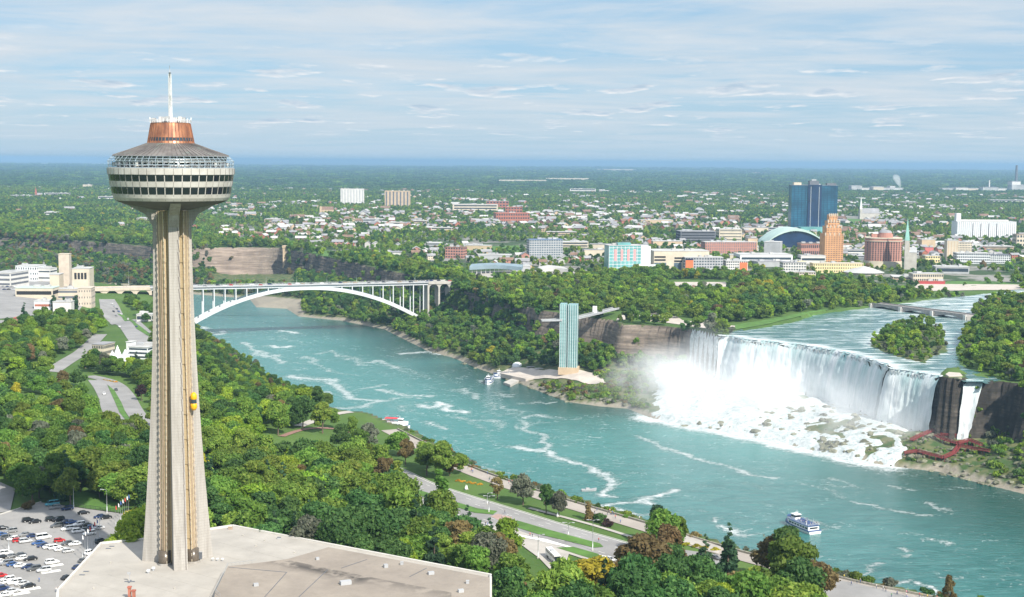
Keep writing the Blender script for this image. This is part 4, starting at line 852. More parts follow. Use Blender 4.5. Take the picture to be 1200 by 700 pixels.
def bld(label, xl, xr, yb, yt, dm, rot, wall, roof, style='bands', floors=4, cols=8, glass=None, cat='building', name='building', group=None, ww=.6, wh=.5, parapet=.6, z0=None, extra=None, stop=None):
    g_ = G((xl + xr) / 2, yb)
    if z0 is not None: g_ = P((xl + xr) / 2, yb, z0)
    sc_ = g_.y / FPX; w_ = (xr - xl) * sc_ / max(.3, math.cos(R(rot))); h_ = (yb - yt) * sc_ * 1.0
    w_ = max(4, w_ - abs(math.tan(R(rot))) * dm * .8)
    e = empty(name, (g_.x, g_.y, g_.z), R(rot), label, cat, group)
    mb = MB(); mb.box((0, dm / 2, h_ / 2 - 2), (w_, dm, h_ + 4)); mb.build('wall', wall, e)
    mb = MB(); mb.box((0, dm / 2, h_ + .25), (w_ + .8, dm + .8, .5)); 
    r_ = mb.build('roof', roof, e)
    if w_ > 14:
        rb = random.Random(int(xl * 7 + yb)); 
        for i in range(2 + int(w_ > 30)):
            q = MB(); q.box(((rb.random() - .5) * w_ * .7, dm * rb.uniform(.3, .7), h_ + .5 + 1.1), (rb.uniform(3, 7), rb.uniform(3, 6), 2.2)); q.build('roof_unit', m_grey if rb.random() < .5 else m_roofw, r_)
    gl = glass or m_glass
    if style == 'bands':
        fh = h_ / floors
        for f in range(floors):
            mb = MB()
            mb.box((0, -.03, fh * (f + .55)), (w_ * .94, .12, fh * wh)); mb.box((-w_ / 2 - .03, dm / 2, fh * (f + .55)), (.12, dm * .92, fh * wh)); mb.box((w_ / 2 + .03, dm / 2, fh * (f + .55)), (.12, dm * .92, fh * wh))
            mb.build('window_band', gl, e)
    elif style == 'grid':
        fh = h_ / floors; cw = w_ / cols; me_ = MB().box((0, 0, 0), (cw * ww, .14, fh * wh)).mesh('window', gl); n_ = 0; more = MB()
        for f in range(floors):
            for c_ in range(cols):
                xx, zz_ = -w_ / 2 + cw * (c_ + .5), fh * (f + .55)
                if n_ < 100: o = bpy.data.objects.new('window', me_); C.objects.link(o); o.parent = e; o.location = (xx, -.04, zz_); n_ += 1
                else: more.box((xx, -.04, zz_), (cw * ww, .14, fh * wh))
        ns = max(2, int(dm / cw))
        for f in range(floors):
            for c_ in range(ns):
                for sx in (-1, 1): more.box((sx * (w_ / 2 + .04), dm * (c_ + .5) / ns, fh * (f + .55)), (.14, dm / ns * ww, fh * wh))
        more.build('side_windows', gl, e, kind='stuff')
    elif style == 'strips':
        for c_ in range(cols):
            q = MB(); q.box((-w_ / 2 + w_ * (c_ + .5) / cols, -.04, h_ * .5), (w_ / cols * ww, .14, h_ * .9)); q.build('window_strip', gl, e)
    BLD_BLOCK.append((g_.x - math.sin(R(rot)) * dm / 2, g_.y + dm / 2, max(w_ * .5, 5), dm / 2 + 5))
    return e, w_, h_
B_ = bld
# far town
B_('white slab apartment tower standing alone on the far plain', 399, 427, 240, 221.5, 22, 8, m_white, m_roofw, 'strips', cols=8, ww=.35, glass=m_grey)
B_('tan brown apartment tower right of the white slab tower', 450.5, 480, 243, 224, 24, -4, m_tan, m_tan, 'strips', cols=7, ww=.4, glass=m_dgrey)
B_('large dark red brick school with stepped wings', 580, 622, 262, 250, 40, 10, m_brick, m_brick, 'grid', floors=3, cols=14)
B_('square red brick tower wing behind the red school', 592, 612, 256, 243, 24, 0, m_brick, m_brick, 'grid', floors=4, cols=6)
B_('long pale factory block left of the red school', 530, 584, 249, 240, 50, 4, m_cream, m_roofw, 'bands', floors=3)
B_('red brick block behind the long pale factory', 570, 596, 246, 236, 30, 0, m_brick, m_roofg, 'grid', floors=3, cols=7)
B_('grey blue slab hotel with rows of balconies left of the plaza', 619, 661, 303, 281, 20, 12, m_grey, mat('blue_roof', (.10, .17, .30), .6, .1), 'grid', floors=8, cols=14, ww=.7, wh=.55, glass=mat('grey_glass', (.10, .14, .17), .2, .2))
B_('small square pink brick block beyond the bridge end', 520, 544.5, 303, 290, 20, -15, m_pinkb, m_roofb, 'grid', floors=4, cols=7)
e, w_, h_ = B_('green glass hotel block with tall pink panels on its front', 711.5, 753, 320, 288, 26, 10, m_tealg, m_roofw, 'none')
for i in range(8): MB().box((0, -.1, h_ * (i + .6) / 8.2), (w_ * .98, .3, .5)).build('floor_slab', m_whitep, e)
for i in range(9): MB().box((-w_ / 2 + w_ * (i + .02) / 8.05, -.16, h_ * .5), (.5, .3, h_ * .96)).build('mullion', m_whitep, e)
for i in range(4): MB().box((-w_ * .30 + i * w_ * .2, -.32, h_ * .66), (w_ * .075, .3, h_ * .42)).build('banner', m_pink, e)
for i, x_ in enumerate((-.08, .10, .26)): MB().box((w_ * x_, -.32, h_ * .14), (w_ * .10, .3, h_ * .12)).build('banner', mat('magenta_panel', (.55, .10, .22), .6, .1), e)
MB().box((0, 8, h_ + 2), (w_ * .4, 8, 3.4)).build('penthouse', m_tealg, e)
MB().box((w_ / 2 + 6.5, 12, h_ * .49), (13, 24, h_ * .98)).build('side_wing', m_whitep, e)
MB().box((w_ / 2 + 9, -6, h_ * .16), (30, 8, h_ * .3)).build('entrance_canopy', m_whitep, e)
e, w_, h_ = B_('long beige parking garage right of the green glass block', 764, 833, 317, 294.5, 46, 6, m_cream, m_roofw, 'none')
for (a, b2, z_) in ((-.5, -.28, .70), (-.5, -.28, .54), (-.14, .14, .64), (-.14, .02, .48)):
    MB().box((w_ * (a + b2) / 2, -.05, h_ * z_), (w_ * (b2 - a) * .92, .2, h_ * .09)).build('opening', m_dark, e)
for (a, b2) in ((-.5, -.27), (-.14, .0)): MB().box((w_ * (a + b2) / 2, -.05, h_ * .22), (w_ * (b2 - a) * .95, .2, h_ * .36)).build('glazing', mat('grey_glass', (.10, .14, .17), .2, .2), e)
e, w_, h_ = B_('grey hotel block with a bright orange left end', 802, 848, 318, 302, 22, 4, m_grey, m_roofw, 'grid', floors=5, cols=14)
MB().box((-w_ * .39, -.3, h_ * .42), (w_ * .2, .8, h_ * .78)).build('orange_panel', m_orange, e)
MB().box((-w_ * .39, -.2, h_ * .88), (w_ * .2, .8, h_ * .10)).build('top_band', m_navy, e)
B_('white upright block between the two orange ended hotels', 838, 846, 317.5, 302, 16, 4, m_whitep, m_roofw, 'grid', floors=5, cols=3)
e, w_, h_ = B_('grey and orange low hotel wing right of the white upright block', 850, 877, 318, 306, 22, 4, m_white, m_roofw, 'grid', floors=4, cols=10)
MB().box((w_ * .30, -.3, h_ * .45), (w_ * .34, .8, h_ * .8)).build('orange_panel', m_orange, e)
B_('white flat commercial hall in front of the orange ended hotels', 828, 858, 324, 318, 16, 4, m_grey, m_roofw, 'bands', floors=1, wh=.3)
B_('dark open sided parking structure in the trees above the beige garage', 796, 840, 284, 271.5, 40, 6, m_dgrey, m_roofg, 'bands', floors=4, wh=.45, glass=m_dark)
B_('tan office block right of the dark parking structure', 842, 870, 283, 269, 30, 4, m_cream, m_roofw, 'bands', floors=4, wh=.25)
B_('long low pinkish banded office building', 825, 888, 297, 284, 30, 6, m_pinkb, m_roofw, 'grid', floors=4, cols=24, ww=.35, wh=.7, glass=m_dgrey)
B_('orange brown brick cube beside the banded office', 876, 888, 296, 279.5, 22, 4, m_tan, m_roofg, 'none')
B_('blue grey sided box building with orange brick front', 893, 916, 300, 284, 30, -18, m_grey, m_roofw, 'none')
B_('pale low hall with red brick strip left of the stepped tower', 938, 966, 300, 286, 26, 2, m_pinkb, m_roofb, 'grid', floors=2, cols=12)
B_('white low shopping hall below the dome', 866, 930, 308, 299, 46, 3, m_whitep, m_roofw, 'bands', floors=1, wh=.3)
B_('white flat hall before the red brick strip building', 938, 968, 309, 300, 20, 3, m_white, m_roofw, 'bands', floors=1, wh=.3)
# arena with arched roof
g_ = G(932, 290); sc_ = g_.y / FPX; e = empty('arena', g_, R(4), 'dark fronted hall under a wide pale green arched roof', 'arena')
n = 20; wd = 70 * sc_; arc = [(-wd / 2 + wd * i / n, 3 + 17 * sc_ * math.sin(math.pi * i / n) ** .75) for i in range(n + 1)]
mb = MB(); vs = [(x_, 0, -1) for x_, z_ in arc] + [(x_, 0, z_) for x_, z_ in arc] + [(x_, 60, -1) for x_, z_ in arc] + [(x_, 60, z_) for x_, z_ in arc]; k_ = n + 1
mb.add(vs, [(i, i + 1, k_ + i + 1, k_ + i) for i in range(n)] + [(2 * k_ + i + 1, 2 * k_ + i, 3 * k_ + i, 3 * k_ + i + 1) for i in range(n)] + [(0, k_, 3 * k_, 2 * k_), (n, 2 * k_ + n, 3 * k_ + n, k_ + n)]); mb.build('front_wall', m_navy, e)
mb = MB(); vs = []; 
for y_, dz in ((-4, 0), (64, 0)):
    for x_, z_ in arc: vs.append((x_ * 1.04, y_, z_ + .4)); 
    for x_, z_ in arc: vs.append((x_ * 1.04, y_, z_ + 2.6 * sc_ * math.sin(math.pi * (x_ / wd + .5)) + 1))
fs = []
for i in range(n): fs += [(i, i + 1, k_ + i + 1, k_ + i), (k_ + i, k_ + i + 1, 3 * k_ + i + 1, 3 * k_ + i), (2 * k_ + i, 3 * k_ + i, 3 * k_ + i + 1, 2 * k_ + i + 1)]
mb.add(vs, fs); mb.build('roof', mat('arena_roof', (.42, .55, .50), .6, .1, .05), e); BLD_BLOCK.append((g_.x, g_.y + 30, wd / 2, 40))
# casino tower
e, w_, h_ = B_('tall blue glass hotel tower with dark centre above the town', 926, 981, 272, 217.5, 26, 3, m_blueg, m_roofg, 'none', name='hotel_tower')
for i in range(26): MB().box((0, -.12, h_ * (i + .5) / 26.0), (w_ * .99, .25, .55)).build('floor_line', m_navy, e)
MB().box((0, -1.2, h_ * .5), (w_ * .30, 2.4, h_ * 1.02)).build('dark_bay', m_navy, e)
for x_ in (-.09, -.03, .03, .09)[::1]:
    if abs(x_) > .05: MB().box((w_ * x_, -2.6, h_ * .52), (w_ * .012, .5, h_ * .9)).build('light_fin', m_steel, e)
for x_ in (-.44, -.36, -.28, -.20, .20, .28, .36, .44): MB().box((w_ * x_, -.35, h_ * .5), (.5, .5, h_ * .98)).build('fin', m_navy, e)
MB().box((0, 12, h_ + 5), (w_ * .20, 14, 9)).build('penthouse', m_dgrey, e); MB().box((-w_ * .36, 12, h_ + 3), (w_ * .16, 12, 5.5)).build('penthouse', m_cream, e); MB().box((w_ * .38, 12, h_ + 2.5), (w_ * .2, 12, 4)).build('penthouse', m_dgrey, e)
MB().box((0, 12, h_ + 11), (w_ * .10, 8, 4)).build('penthouse', m_steel, e)
MB().box((w_ * .08, -18, 5), (w_ * .9, 30, 14)).build('podium', m_tealg, e)
# stepped art deco tower
g_ = G(977, 308); sc_ = g_.y / FPX; e = empty('stepped_tower', g_, R(6), 'orange tan stepped tower with white setbacks and pointed top', 'tower'); W_ = 22 * sc_; Ht = 56 * sc_
m_deco = mat('deco_brick', (.56, .30, .14), .85, .12, .1)
tiers = [(1.0, 0, .60), (.80, .60, .76), (.62, .76, .87), (.44, .87, 1.0)]
for tw, a, b2 in tiers:
    MB().box((0, W_ * .45, Ht * (a + b2) / 2), (W_ * tw, W_ * .9 * tw, Ht * (b2 - a))).build('tier', m_deco, e)
    for i in range(5): MB().box((-W_ * tw / 2 + W_ * tw * i / 4, W_ * .45 - W_ * .45 * tw, Ht * b2 - .2), (1.4, 1.6, 4.4)).build('finial', m_cream, e)
    rows = max(2, int((b2 - a) * 24)); cols = int(6 * tw + 1)
    for r_ in range(rows):
        for c_ in range(cols): MB().box((-W_ * tw / 2 + W_ * tw * (c_ + .5) / cols, W_ * .45 - W_ * .45 * tw - .06, Ht * (a + (b2 - a) * (r_ + .5) / rows)), (W_ * .075, .25, Ht * .018)).build('window', m_glass, e)
BLD_BLOCK.append((g_.x, g_.y + W_ / 2, W_ / 2, W_ / 2))
# brick hotel with dome
g_ = G(1036.5, 314); sc_ = g_.y / FPX; e = empty('brick_hotel', g_, R(-8), 'round cornered pink brick hotel with little domed top', 'hotel'); W_ = 42 * sc_; Ht = 34 * sc_
mb = MB(); mb.prism([(W_ / 2 * math.copysign(abs(math.cos(a)) ** .55, math.cos(a)), 22 + 20 * math.copysign(abs(math.sin(a)) ** .55, math.sin(a))) for a in [i * math.pi / 16 for i in range(32)]], 9, Ht); mb.build('wall', m_pinkb, e)
mb = MB(); mb.prism([(W_ / 1.95 * math.copysign(abs(math.cos(a)) ** .55, math.cos(a)), 22 + 21 * math.copysign(abs(math.sin(a)) ** .55, math.sin(a))) for a in [i * math.pi / 16 for i in range(32)]], -2, 9.2); mb.build('base', m_cream, e)
mb = MB(); mb.prism([(W_ / 1.96 * math.copysign(abs(math.cos(a)) ** .55, math.cos(a)), 22 + 21 * math.copysign(abs(math.sin(a)) ** .55, math.sin(a))) for a in [i * math.pi / 16 for i in range(32)]], Ht - 4, Ht - 3.0); mb.prism([(W_ / 1.96 * math.copysign(abs(math.cos(a)) ** .55, math.cos(a)), 22 + 21 * math.copysign(abs(math.sin(a)) ** .55, math.sin(a))) for a in [i * math.pi / 16 for i in range(32)]], Ht + .01, Ht + 1); mb.build('cornice', m_cream, e)
n_ = 0; more = MB()
for r_ in range(9):
    for c_ in range(14):
        x_ = -W_ * .46 + W_ * .92 * c_ / 13; yy = 22 - 20 * (1 - min(1, abs(2 * x_ / W_)) ** 3.6) ** (.275) - .1
        (MB().box((x_, yy, 11 + (Ht - 17) * r_ / 8), (1.5, .3, 2.0)).build('window', m_glass, e) if n_ < 100 else more.box((x_, yy, 11 + (Ht - 17) * r_ / 8), (1.5, .3, 2.0))); n_ += 1
more.build('more_windows', m_glass, e, kind='stuff')
mb = MB(); mb.lathe([(11, Ht + 1), (11, Ht + 6), (9.5, Ht + 6), (9.5, Ht + 8)], 20, (2, 20), smooth=False); mb.build('drum', m_pinkb, e); mb = MB(); mb.lathe([(9.6, Ht + 8), (8, Ht + 10.5), (4, Ht + 12), (.1, Ht + 12.5)], 20, (2, 20)); mb.build('dome', m_roofg, e)
MB().box((-W_ * .26, 20, Ht + 3.5), (8, 8, 5)).build('penthouse', m_pinkb, e); BLD_BLOCK.append((g_.x, g_.y + 22, W_ / 2, 24))
B_('pale yellow long hotel row in front of the stepped tower', 952, 1012, 320, 309, 18, 2, m_yel, m_cream, 'grid', floors=3, cols=22, ww=.45)
B_('cream stepped motel left of the yellow hotel row', 917, 945, 321, 308, 20, 2, m_white, m_roofg, 'grid', floors=4, cols=9)
B_('cream low motel wing closest to the park trees', 918, 956, 328, 319, 16, 2, m_cream, m_roofw, 'grid', floors=3, cols=14)
B_('yellow gable end block between the cream motels', 930, 944, 320, 307, 16, 2, m_yel, m_yel, 'none')
g_ = G(1017, 323); sc_ = g_.y / FPX; e = empty('round_hall', g_, 0, 'round hall under a flat grey cone roof', 'hall'); mb = MB(); mb.lathe([(22 * sc_, -1), (22 * sc_, 3)], 28, (0, 22)); mb.build('wall', m_cream, e); mb = MB(); mb.lathe([(24 * sc_, 3), (12 * sc_, 7.5), (.1, 11)], 28, (0, 22)); mb.build('roof', m_roofw, e); BLD_BLOCK.append((g_.x, g_.y + 20, 30, 26))
def church(label, px, yb, ht, spire, wl, rot, wall, roofm, spm, towerx=0.0, wd=10):
    g_ = G(px, yb); e = empty('church', g_, R(rot), label, 'church'); mb = MB()
    mb.box((wl / 2 * (1 if towerx <= 0 else -1), 8, ht * .5), (wl, wd, ht)); mb.build('nave', wall, e)
    mb = MB(); x0, x1 = (0, wl) if towerx <= 0 else (-wl, 0)
    mb.add([(x0, 8 - wd / 2 - .5, ht), (x1, 8 - wd / 2 - .5, ht), (x1, 8 + wd / 2 + .5, ht), (x0, 8 + wd / 2 + .5, ht), (x0, 8, ht + wd * .6), (x1, 8, ht + wd * .6)], [(0, 1, 5, 4), (2, 3, 4, 5), (0, 4, 3), (1, 2, 5), (0, 3, 2, 1)]); mb.build('roof', roofm, e)
    th = ht * 1.7; MB().box((0, 8 - wd / 2, th / 2), (6, 6, th)).build('bell_tower', wall, e)
    mb = MB(); mb.add([(-3.2, 8 - wd / 2 - 3.2, th), (3.2, 8 - wd / 2 - 3.2, th), (3.2, 8 - wd / 2 + 3.2, th), (-3.2, 8 - wd / 2 + 3.2, th), (0, 8 - wd / 2, th + spire)], [(0, 1, 4), (1, 2, 4), (2, 3, 4), (3, 0, 4), (3, 2, 1, 0)]); mb.build('spire', spm, e)
    BLD_BLOCK.append((g_.x, g_.y + 8, wl * .6 + 4, 14)); return e
church('grey stone church with a tall green spire right of the brick hotel', 1062, 316, 24, 32, 14, -10, m_conc, m_grey, m_copperg, wd=12)
church('grey stone church with white steeple on the green rise', 1008, 257, 16, 34, 52, 4, m_conc, m_roofg, m_whitep, wd=22)
church('small church with a red brick spire far left', 42, 232, 11, 22, 22, 0, m_brick, m_roofg, m_roofr, wd=12)
church('tan church with square tower in the trees left of the white slab tower', 376, 251, 12, 1, 34, 0, m_tan, m_roofb, m_tan, wd=14)
e, w_, h_ = B_('long white grain store of tall cylinders on the right', 1120, 1191, 279, 260, 30, 2, m_whitep, m_roofw, 'none', name='grain_store')
for i in range(30): MB().lathe([(w_ / 61, 0), (w_ / 61, h_ * .98)], 10, (-w_ / 2 + w_ * (i + .5) / 30, 0)).build('silo', m_whitep, e)
for i in (7, 11, 15, 19): MB().box((-w_ / 2 + w_ * (i + 1) / 30, -2.4, h_ * .45), (1.6, .3, h_ * .9)).build('dark_slot', m_dgrey, e)
MB().box((-w_ * .46, 10, h_ * .75), (w_ * .075, 12, h_ * 1.5)).build('head_house', m_whitep, e); MB().box((0, 14, h_ + 2), (w_ * .8, 8, 3)).build('gallery', m_white, e)
B_('pale beige apartment tower with ribbed front', 1109, 1123, 305, 282, 18, -4, m_cream, m_roofw, 'strips', cols=4, ww=.3, glass=m_tan)
B_('beige apartment slab behind the ribbed tower', 1122, 1139, 300, 284, 22, 2, m_cream, m_roofw, 'grid', floors=6, cols=9, ww=.5)
B_('white framed four storey hotel with dark windows right of the beige tower', 1121, 1160, 309.5, 297, 22, -3, m_whitep, m_roofw, 'grid', floors=4, cols=18, ww=.7, wh=.6)
B_('right wing of the white framed hotel', 1160, 1184, 309, 299, 22, -3, m_whitep, m_dgrey, 'grid', floors=4, cols=10, ww=.7, wh=.6)
B_('pale cream house at the right edge of the town', 1191, 1212, 290, 275, 22, 0, m_cream, m_roofb, 'grid', floors=3, cols=6)
B_('yellow low house by the beige tower', 1084, 1102, 308, 300, 16, 4, m_yel, m_roofw, 'grid', floors=2, cols=6)
B_('red painted cube house left of the beige tower', 1084, 1094, 297, 290, 14, 0, mat('rose_wall', (.50, .14, .13), .8, .1), m_roofg, 'none')
B_('tan blank sided warehouse behind the red cube house', 1080, 1096, 292, 281, 30, 0, m_tan, m_roofw, 'none')
B_('cream long terrace with dark red porch beside the park', 1069, 1106, 331, 321, 16, 4, m_cream, m_roofw, 'grid', floors=2, cols=14)
B_('dark red porch row of shops beside the park', 1076, 1108, 333.5, 330, 6, 4, mat('porch_red', (.35, .05, .05), .8, .1), m_roofr, 'none')
B_('grey flat roofed hall left of the white framed hotel', 1096, 1136, 321, 313, 24, -6, m_grey, m_roofw, 'bands', floors=1)
m_dw = mat('distant_wall', (.42, .43, .42), .8, .3, .02)
def works(label, xs, yb, chim=None):
    g0_ = G(xs[0][0], yb); e = empty('factory', g0_, 0, label, 'factory'); k_ = g0_.y / FPX
    for i, (x0, x1, hp, dy) in enumerate(xs):
        w_ = (x1 - x0) * k_; MB().box(((x0 + x1) / 2 * k_ - xs[0][0] * k_, dy, hp * k_ / 2), (w_, 70, hp * k_)).build('hall', [m_dw, m_white, m_cream][i % 3], e); MB().box(((x0 + x1) / 2 * k_ - xs[0][0] * k_, dy, hp * k_ + 1), (w_ + 2, 72, 2)).build('roof', [m_roofw, m_roofg][i % 2], e)
    if chim: x_, hh_, r_ = chim; MB().lathe([(r_, 0), (r_ * .7, hh_ * k_)], 12, ((x_ - xs[0][0]) * k_, 30)).build('chimney', m_dgrey if r_ > 7 else m_white, e)
    BLD_BLOCK.append((g0_.x + (xs[-1][1] - xs[0][0]) * k_ / 2, g0_.y + 40, (xs[-1][1] - xs[0][0]) * k_ / 2, 60))
works('distant pale factory with white steam plume', [(996, 1008, 6, 0), (1008, 1024, 3.5, 60), (1022, 1034, 5, 10), (1034, 1058, 3.8, 30), (1046, 1052, 5.5, 90)], 224)
works('distant power plant block under a tall striped chimney', [(1183, 1199, 7, 0), (1186, 1196, 11, 40)], 224, (1192.5, 30, 9))
works('distant white works with slim chimney left of the power plant', [(1104, 1118, 3, 30), (1118, 1132, 4, 0), (1132, 1150, 3, 60), (1150, 1168, 4.6, 10), (1168, 1180, 3, 40)], 224, (1161, 13, 5))
# steam from the distant factory (a real puff of vapour)
sm = bpy.data.materials.new('steam'); sm.use_nodes = True; t = sm.node_tree; t.nodes.clear(); pv = N(t, 'ShaderNodeVolumePrincipled'); pv.inputs['Color'].default_value = (1, 1, 1, 1); pv.inputs['Density'].default_value = .02
ou = N(t, 'ShaderNodeOutputMaterial'); t.links.new(pv.outputs[0], ou.inputs['Volume'])
g_ = G(1053, 223); bm = bmesh.new(); bmesh.ops.create_icosphere(bm, subdivisions=3, radius=1)
for v in bm.verts: z_ = v.co.z; v.co *= 1 + .3 * mnoise.noise(v.co * 1.7); v.co = Vector(((v.co.x * (18 + 14 * z_) - 16 * z_), v.co.y * 24, 42 + z_ * 40))
m_ = bpy.data.meshes.new('steam'); bm.to_mesh(m_); bm.free(); m_.materials.append(sm); o = bpy.data.objects.new('steam', m_); C.objects.link(o); o.location = g_ + Vector((0, 20, 8)); tag(o, 'white steam plume rising from the distant factory', 'steam', kind='stuff')
# water tower far away, white blocks on the plain
for (x0, x1, yb, yt, lb) in [(12, 40, 232.5, 229, 'long cream building left of the small church far left'), (52, 80, 231, 226.5, 'cream school right of the red spired church far left'), (97, 106, 221, 216.5, 'pale pink block in the far left woods'), (115, 137, 235, 230.5, 'white low building in the woods under the tower pod'), (52, 66, 254, 249, 'tan house in the left woods'), (160, 172, 260, 256, 'white house in the woods near the tower'), (700, 745, 201, 198.5, 'bright distant warehouse on the far plain'), (585, 640, 214, 211, 'distant pale commercial strip on the plain'), (640, 690, 212, 209, 'distant white commercial strip on the plain'), (668, 698, 226, 221.5, 'distant tan school block'), (310, 330, 262, 257, 'cream building in the trees right of the tower'), (270, 290, 250, 245.5, 'tan brick building right of the tower pod'), (455, 480, 266, 261, 'tan brick building below the tan apartment tower'), (484, 500, 264, 259, 'pale building below the tan apartment tower'), (878, 925, 204.5, 202.5, 'pale distant warehouse behind the blue hotel tower'), (1056, 1075, 240, 237, 'long flat pale roof in the right distance'), (1160, 1200, 238, 234.5, 'flat grey factory in the right distance')]:
    B_(lb, x0, x1, yb, yt, 30, 0, random.Random(int(x0)).choice([m_cream, m_white, m_tan]), m_roofw, 'none' if yb < 225 else 'bands', floors=2)
# low halls and shops around the town centre
LOW = [(424, 452, 262, 257), (545, 575, 294, 288), (560, 600, 304, 299), (600, 622, 318, 312), (684, 712, 300, 293), (690, 760, 293, 287), (765, 800, 288, 283), (870, 900, 272, 267), (985, 1015, 300, 293), (1062, 1078, 300, 294), (655, 690, 290, 284), (440, 470, 300, 296), (505, 530, 272, 267), (640, 676, 276, 272), (1138, 1150, 292, 287), (1000, 1018, 305, 300), (900, 925, 272, 267), (885, 925, 313, 307), (855, 880, 304, 299), (968, 1000, 296, 290), (1045, 1075, 330, 325), (1150, 1190, 293, 289), (700, 720, 262, 258), (750, 790, 262, 258), (500, 520, 290, 285), (1012, 1040, 268, 264), (1130, 1160, 263, 259)]
rb = random.Random(17); wn = ['white', 'cream', 'tan', 'grey']; wm = [m_white, m_cream, m_tan, m_grey]
def near_of(x_, y_):
    L_ = [((640, 290), 'the grey blue slab hotel'), ((735, 303), 'the green glass block'), ((797, 305), 'the beige parking garage'), ((932, 285), 'the arched roof hall'), ((977, 280), 'the stepped tower'), ((1036, 295), 'the brick hotel'), ((1115, 293), 'the ribbed beige tower'), ((1155, 268), 'the white grain store'), ((600, 255), 'the red school'), ((532, 296), 'the pink brick block'), ((465, 235), 'the tan apartment tower'), ((413, 231), 'the white slab tower'), ((953, 245), 'the blue glass hotel tower'), ((1015, 247), 'the white steepled church'), ((290, 300), 'the sheer rock wall'), ((42, 232), 'the small red spired church'), ((830, 278), 'the dark parking structure')]
    return min(L_, key=lambda q: (q[0][0] - x_) ** 2 + 3 * (q[0][1] - y_) ** 2)
for i, (x0, x1, yb, yt) in enumerate(LOW):
    k_ = rb.randrange(4); (qx, qy), q = near_of((x0 + x1) / 2, yb); pos_ = ('left of ' if (x0 + x1) / 2 < qx - 8 else 'right of ' if (x0 + x1) / 2 > qx + 8 else ('below ' if yb > qy else 'above ')) + q
    B_(f'{"long" if x1 - x0 > 30 else "small"} flat roofed {wn[k_]} hall {pos_}', x0, x1, yb, yt, rb.uniform(18, 34), rb.uniform(-10, 14), wm[k_], rb.choice([m_roofw, m_roofw, m_roofg]), 'bands' if rb.random() < .6 else 'none', floors=2, group='flat roofed halls of the town')
# border plaza roof beyond the bridge
for (x0, x1, yb, yt, lb) in [(551, 612, 321, 309.5, 'long curved blue grey border plaza canopy beyond the bridge'), (632, 664, 323, 313.5, 'smaller pale curved canopy right of the border plaza canopy')]:
    g_ = G((x0 + x1) / 2, yb); sc_ = g_.y / FPX; e = empty('plaza_canopy', g_, R(-6 if x0 < 600 else 14), lb, 'canopy'); W_ = (x1 - x0) * sc_; hh_ = (yb - yt) * sc_
    vs = []; nn = 16
    for i in range(nn + 1):
        u = i / nn; x_ = -W_ / 2 + W_ * u; yy = 10 * (2 * u - 1) ** 2 * (-1)
        for (dy, dz) in ((0, 0), (0, 5.0), (22, 6.5), (22, 1.5)): vs.append((x_, yy + dy, hh_ * .52 + dz - 1.5 * abs(2 * u - 1)))
    fs = [(4 * i + j, 4 * i + 4 + j, 4 * i + 4 + (j + 1) % 4, 4 * i + (j + 1) % 4) for i in range(nn) for j in range(4)] + [(0, 1, 2, 3), (4 * nn + 3, 4 * nn + 2, 4 * nn + 1, 4 * nn)]
    MB().add(vs, fs).build('roof', mat('plaza_roof', (.20, .27, .31), .6, .1, .1) if x0 < 600 else m_roofw, e)
    for i in range(12):
        u = (i + .5) / 12; MB().box((-W_ / 2 + W_ * u, 4 - 10 * (2 * u - 1) ** 2, hh_ * .25), (.8, .8, hh_ * .6)).build('column', m_white, e)
    BLD_BLOCK.append((g_.x, g_.y + 10, W_ / 2, 20))

# ---- houses
def house_mesh(w_, d_, h_, rf):
    mb = MB(); mb.box((0, 0, h_ / 2 - 1), (w_, d_, h_ + 2)); mb.add([(-w_ / 2, -d_ / 2, h_), (-w_ / 2, d_ / 2, h_), (-w_ / 2, 0, h_ + rf)], [(0, 2, 1)]); mb.add([(w_ / 2, -d_ / 2, h_), (w_ / 2, d_ / 2, h_), (w_ / 2, 0, h_ + rf)], [(0, 1, 2)])
    for x_ in (-.3, 0, .3):
        for z_ in (.3, .75): mb.box((w_ * x_, -d_ / 2, h_ * z_), (w_ * .12, .1, h_ * .18), m=1)
    r_ = MB(); a = .6; r_.add([(-w_ / 2 - a, -d_ / 2 - a, h_ - .3), (w_ / 2 + a, -d_ / 2 - a, h_ - .3), (w_ / 2 + a, 0, h_ + rf), (-w_ / 2 - a, 0, h_ + rf), (-w_ / 2 - a, d_ / 2 + a, h_ - .3), (w_ / 2 + a, d_ / 2 + a, h_ - .3)], [(0, 1, 2, 3), (3, 2, 5, 4)])
    r_.add([(-w_ / 2 - a, -d_ / 2 - a, h_ - .6), (w_ / 2 + a, -d_ / 2 - a, h_ - .6), (w_ / 2 + a, 0, h_ + rf - .3), (-w_ / 2 - a, 0, h_ + rf - .3), (-w_ / 2 - a, d_ / 2 + a, h_ - .6), (w_ / 2 + a, d_ / 2 + a, h_ - .6)], [(3, 2, 1, 0), (4, 5, 2, 3)])
    return mb, r_
m_hw = mat('house_white', (.44, .43, .41), .85, .1, .1)
HW = [('white', m_hw), ('cream', m_cream), ('tan', m_tan), ('brick', m_brick), ('grey', m_grey), ('white', m_hw), ('brown', m_roofb), ('pink brick', m_pinkb)]; HR = [('grey roofed', m_roofg), ('brown roofed', m_roofb), ('pale roofed', m_roofw), ('grey roofed', m_roofg), ('pale roofed', m_roofw)]
HS = [(12, 9, 6, 3), (15, 10, 6.5, 2.6), (10, 9, 7, 3.2), (20, 12, 7, 3.5)]
hcache = {}
def hmesh(i, j, k_):
    if (i, j, k_) not in hcache:
        a, b2 = house_mesh(*HS[i]); hcache[(i, j, k_)] = (a.mesh('wall', [HW[j][1], m_glass]), b2.mesh('roof', HR[k_][1]))
    return hcache[(i, j, k_)]
rsh = np.random.default_rng(77)
X, Y, Zt, a_, b_ = cand(-3000, 3000, 1640, 6800, 24, rsh)
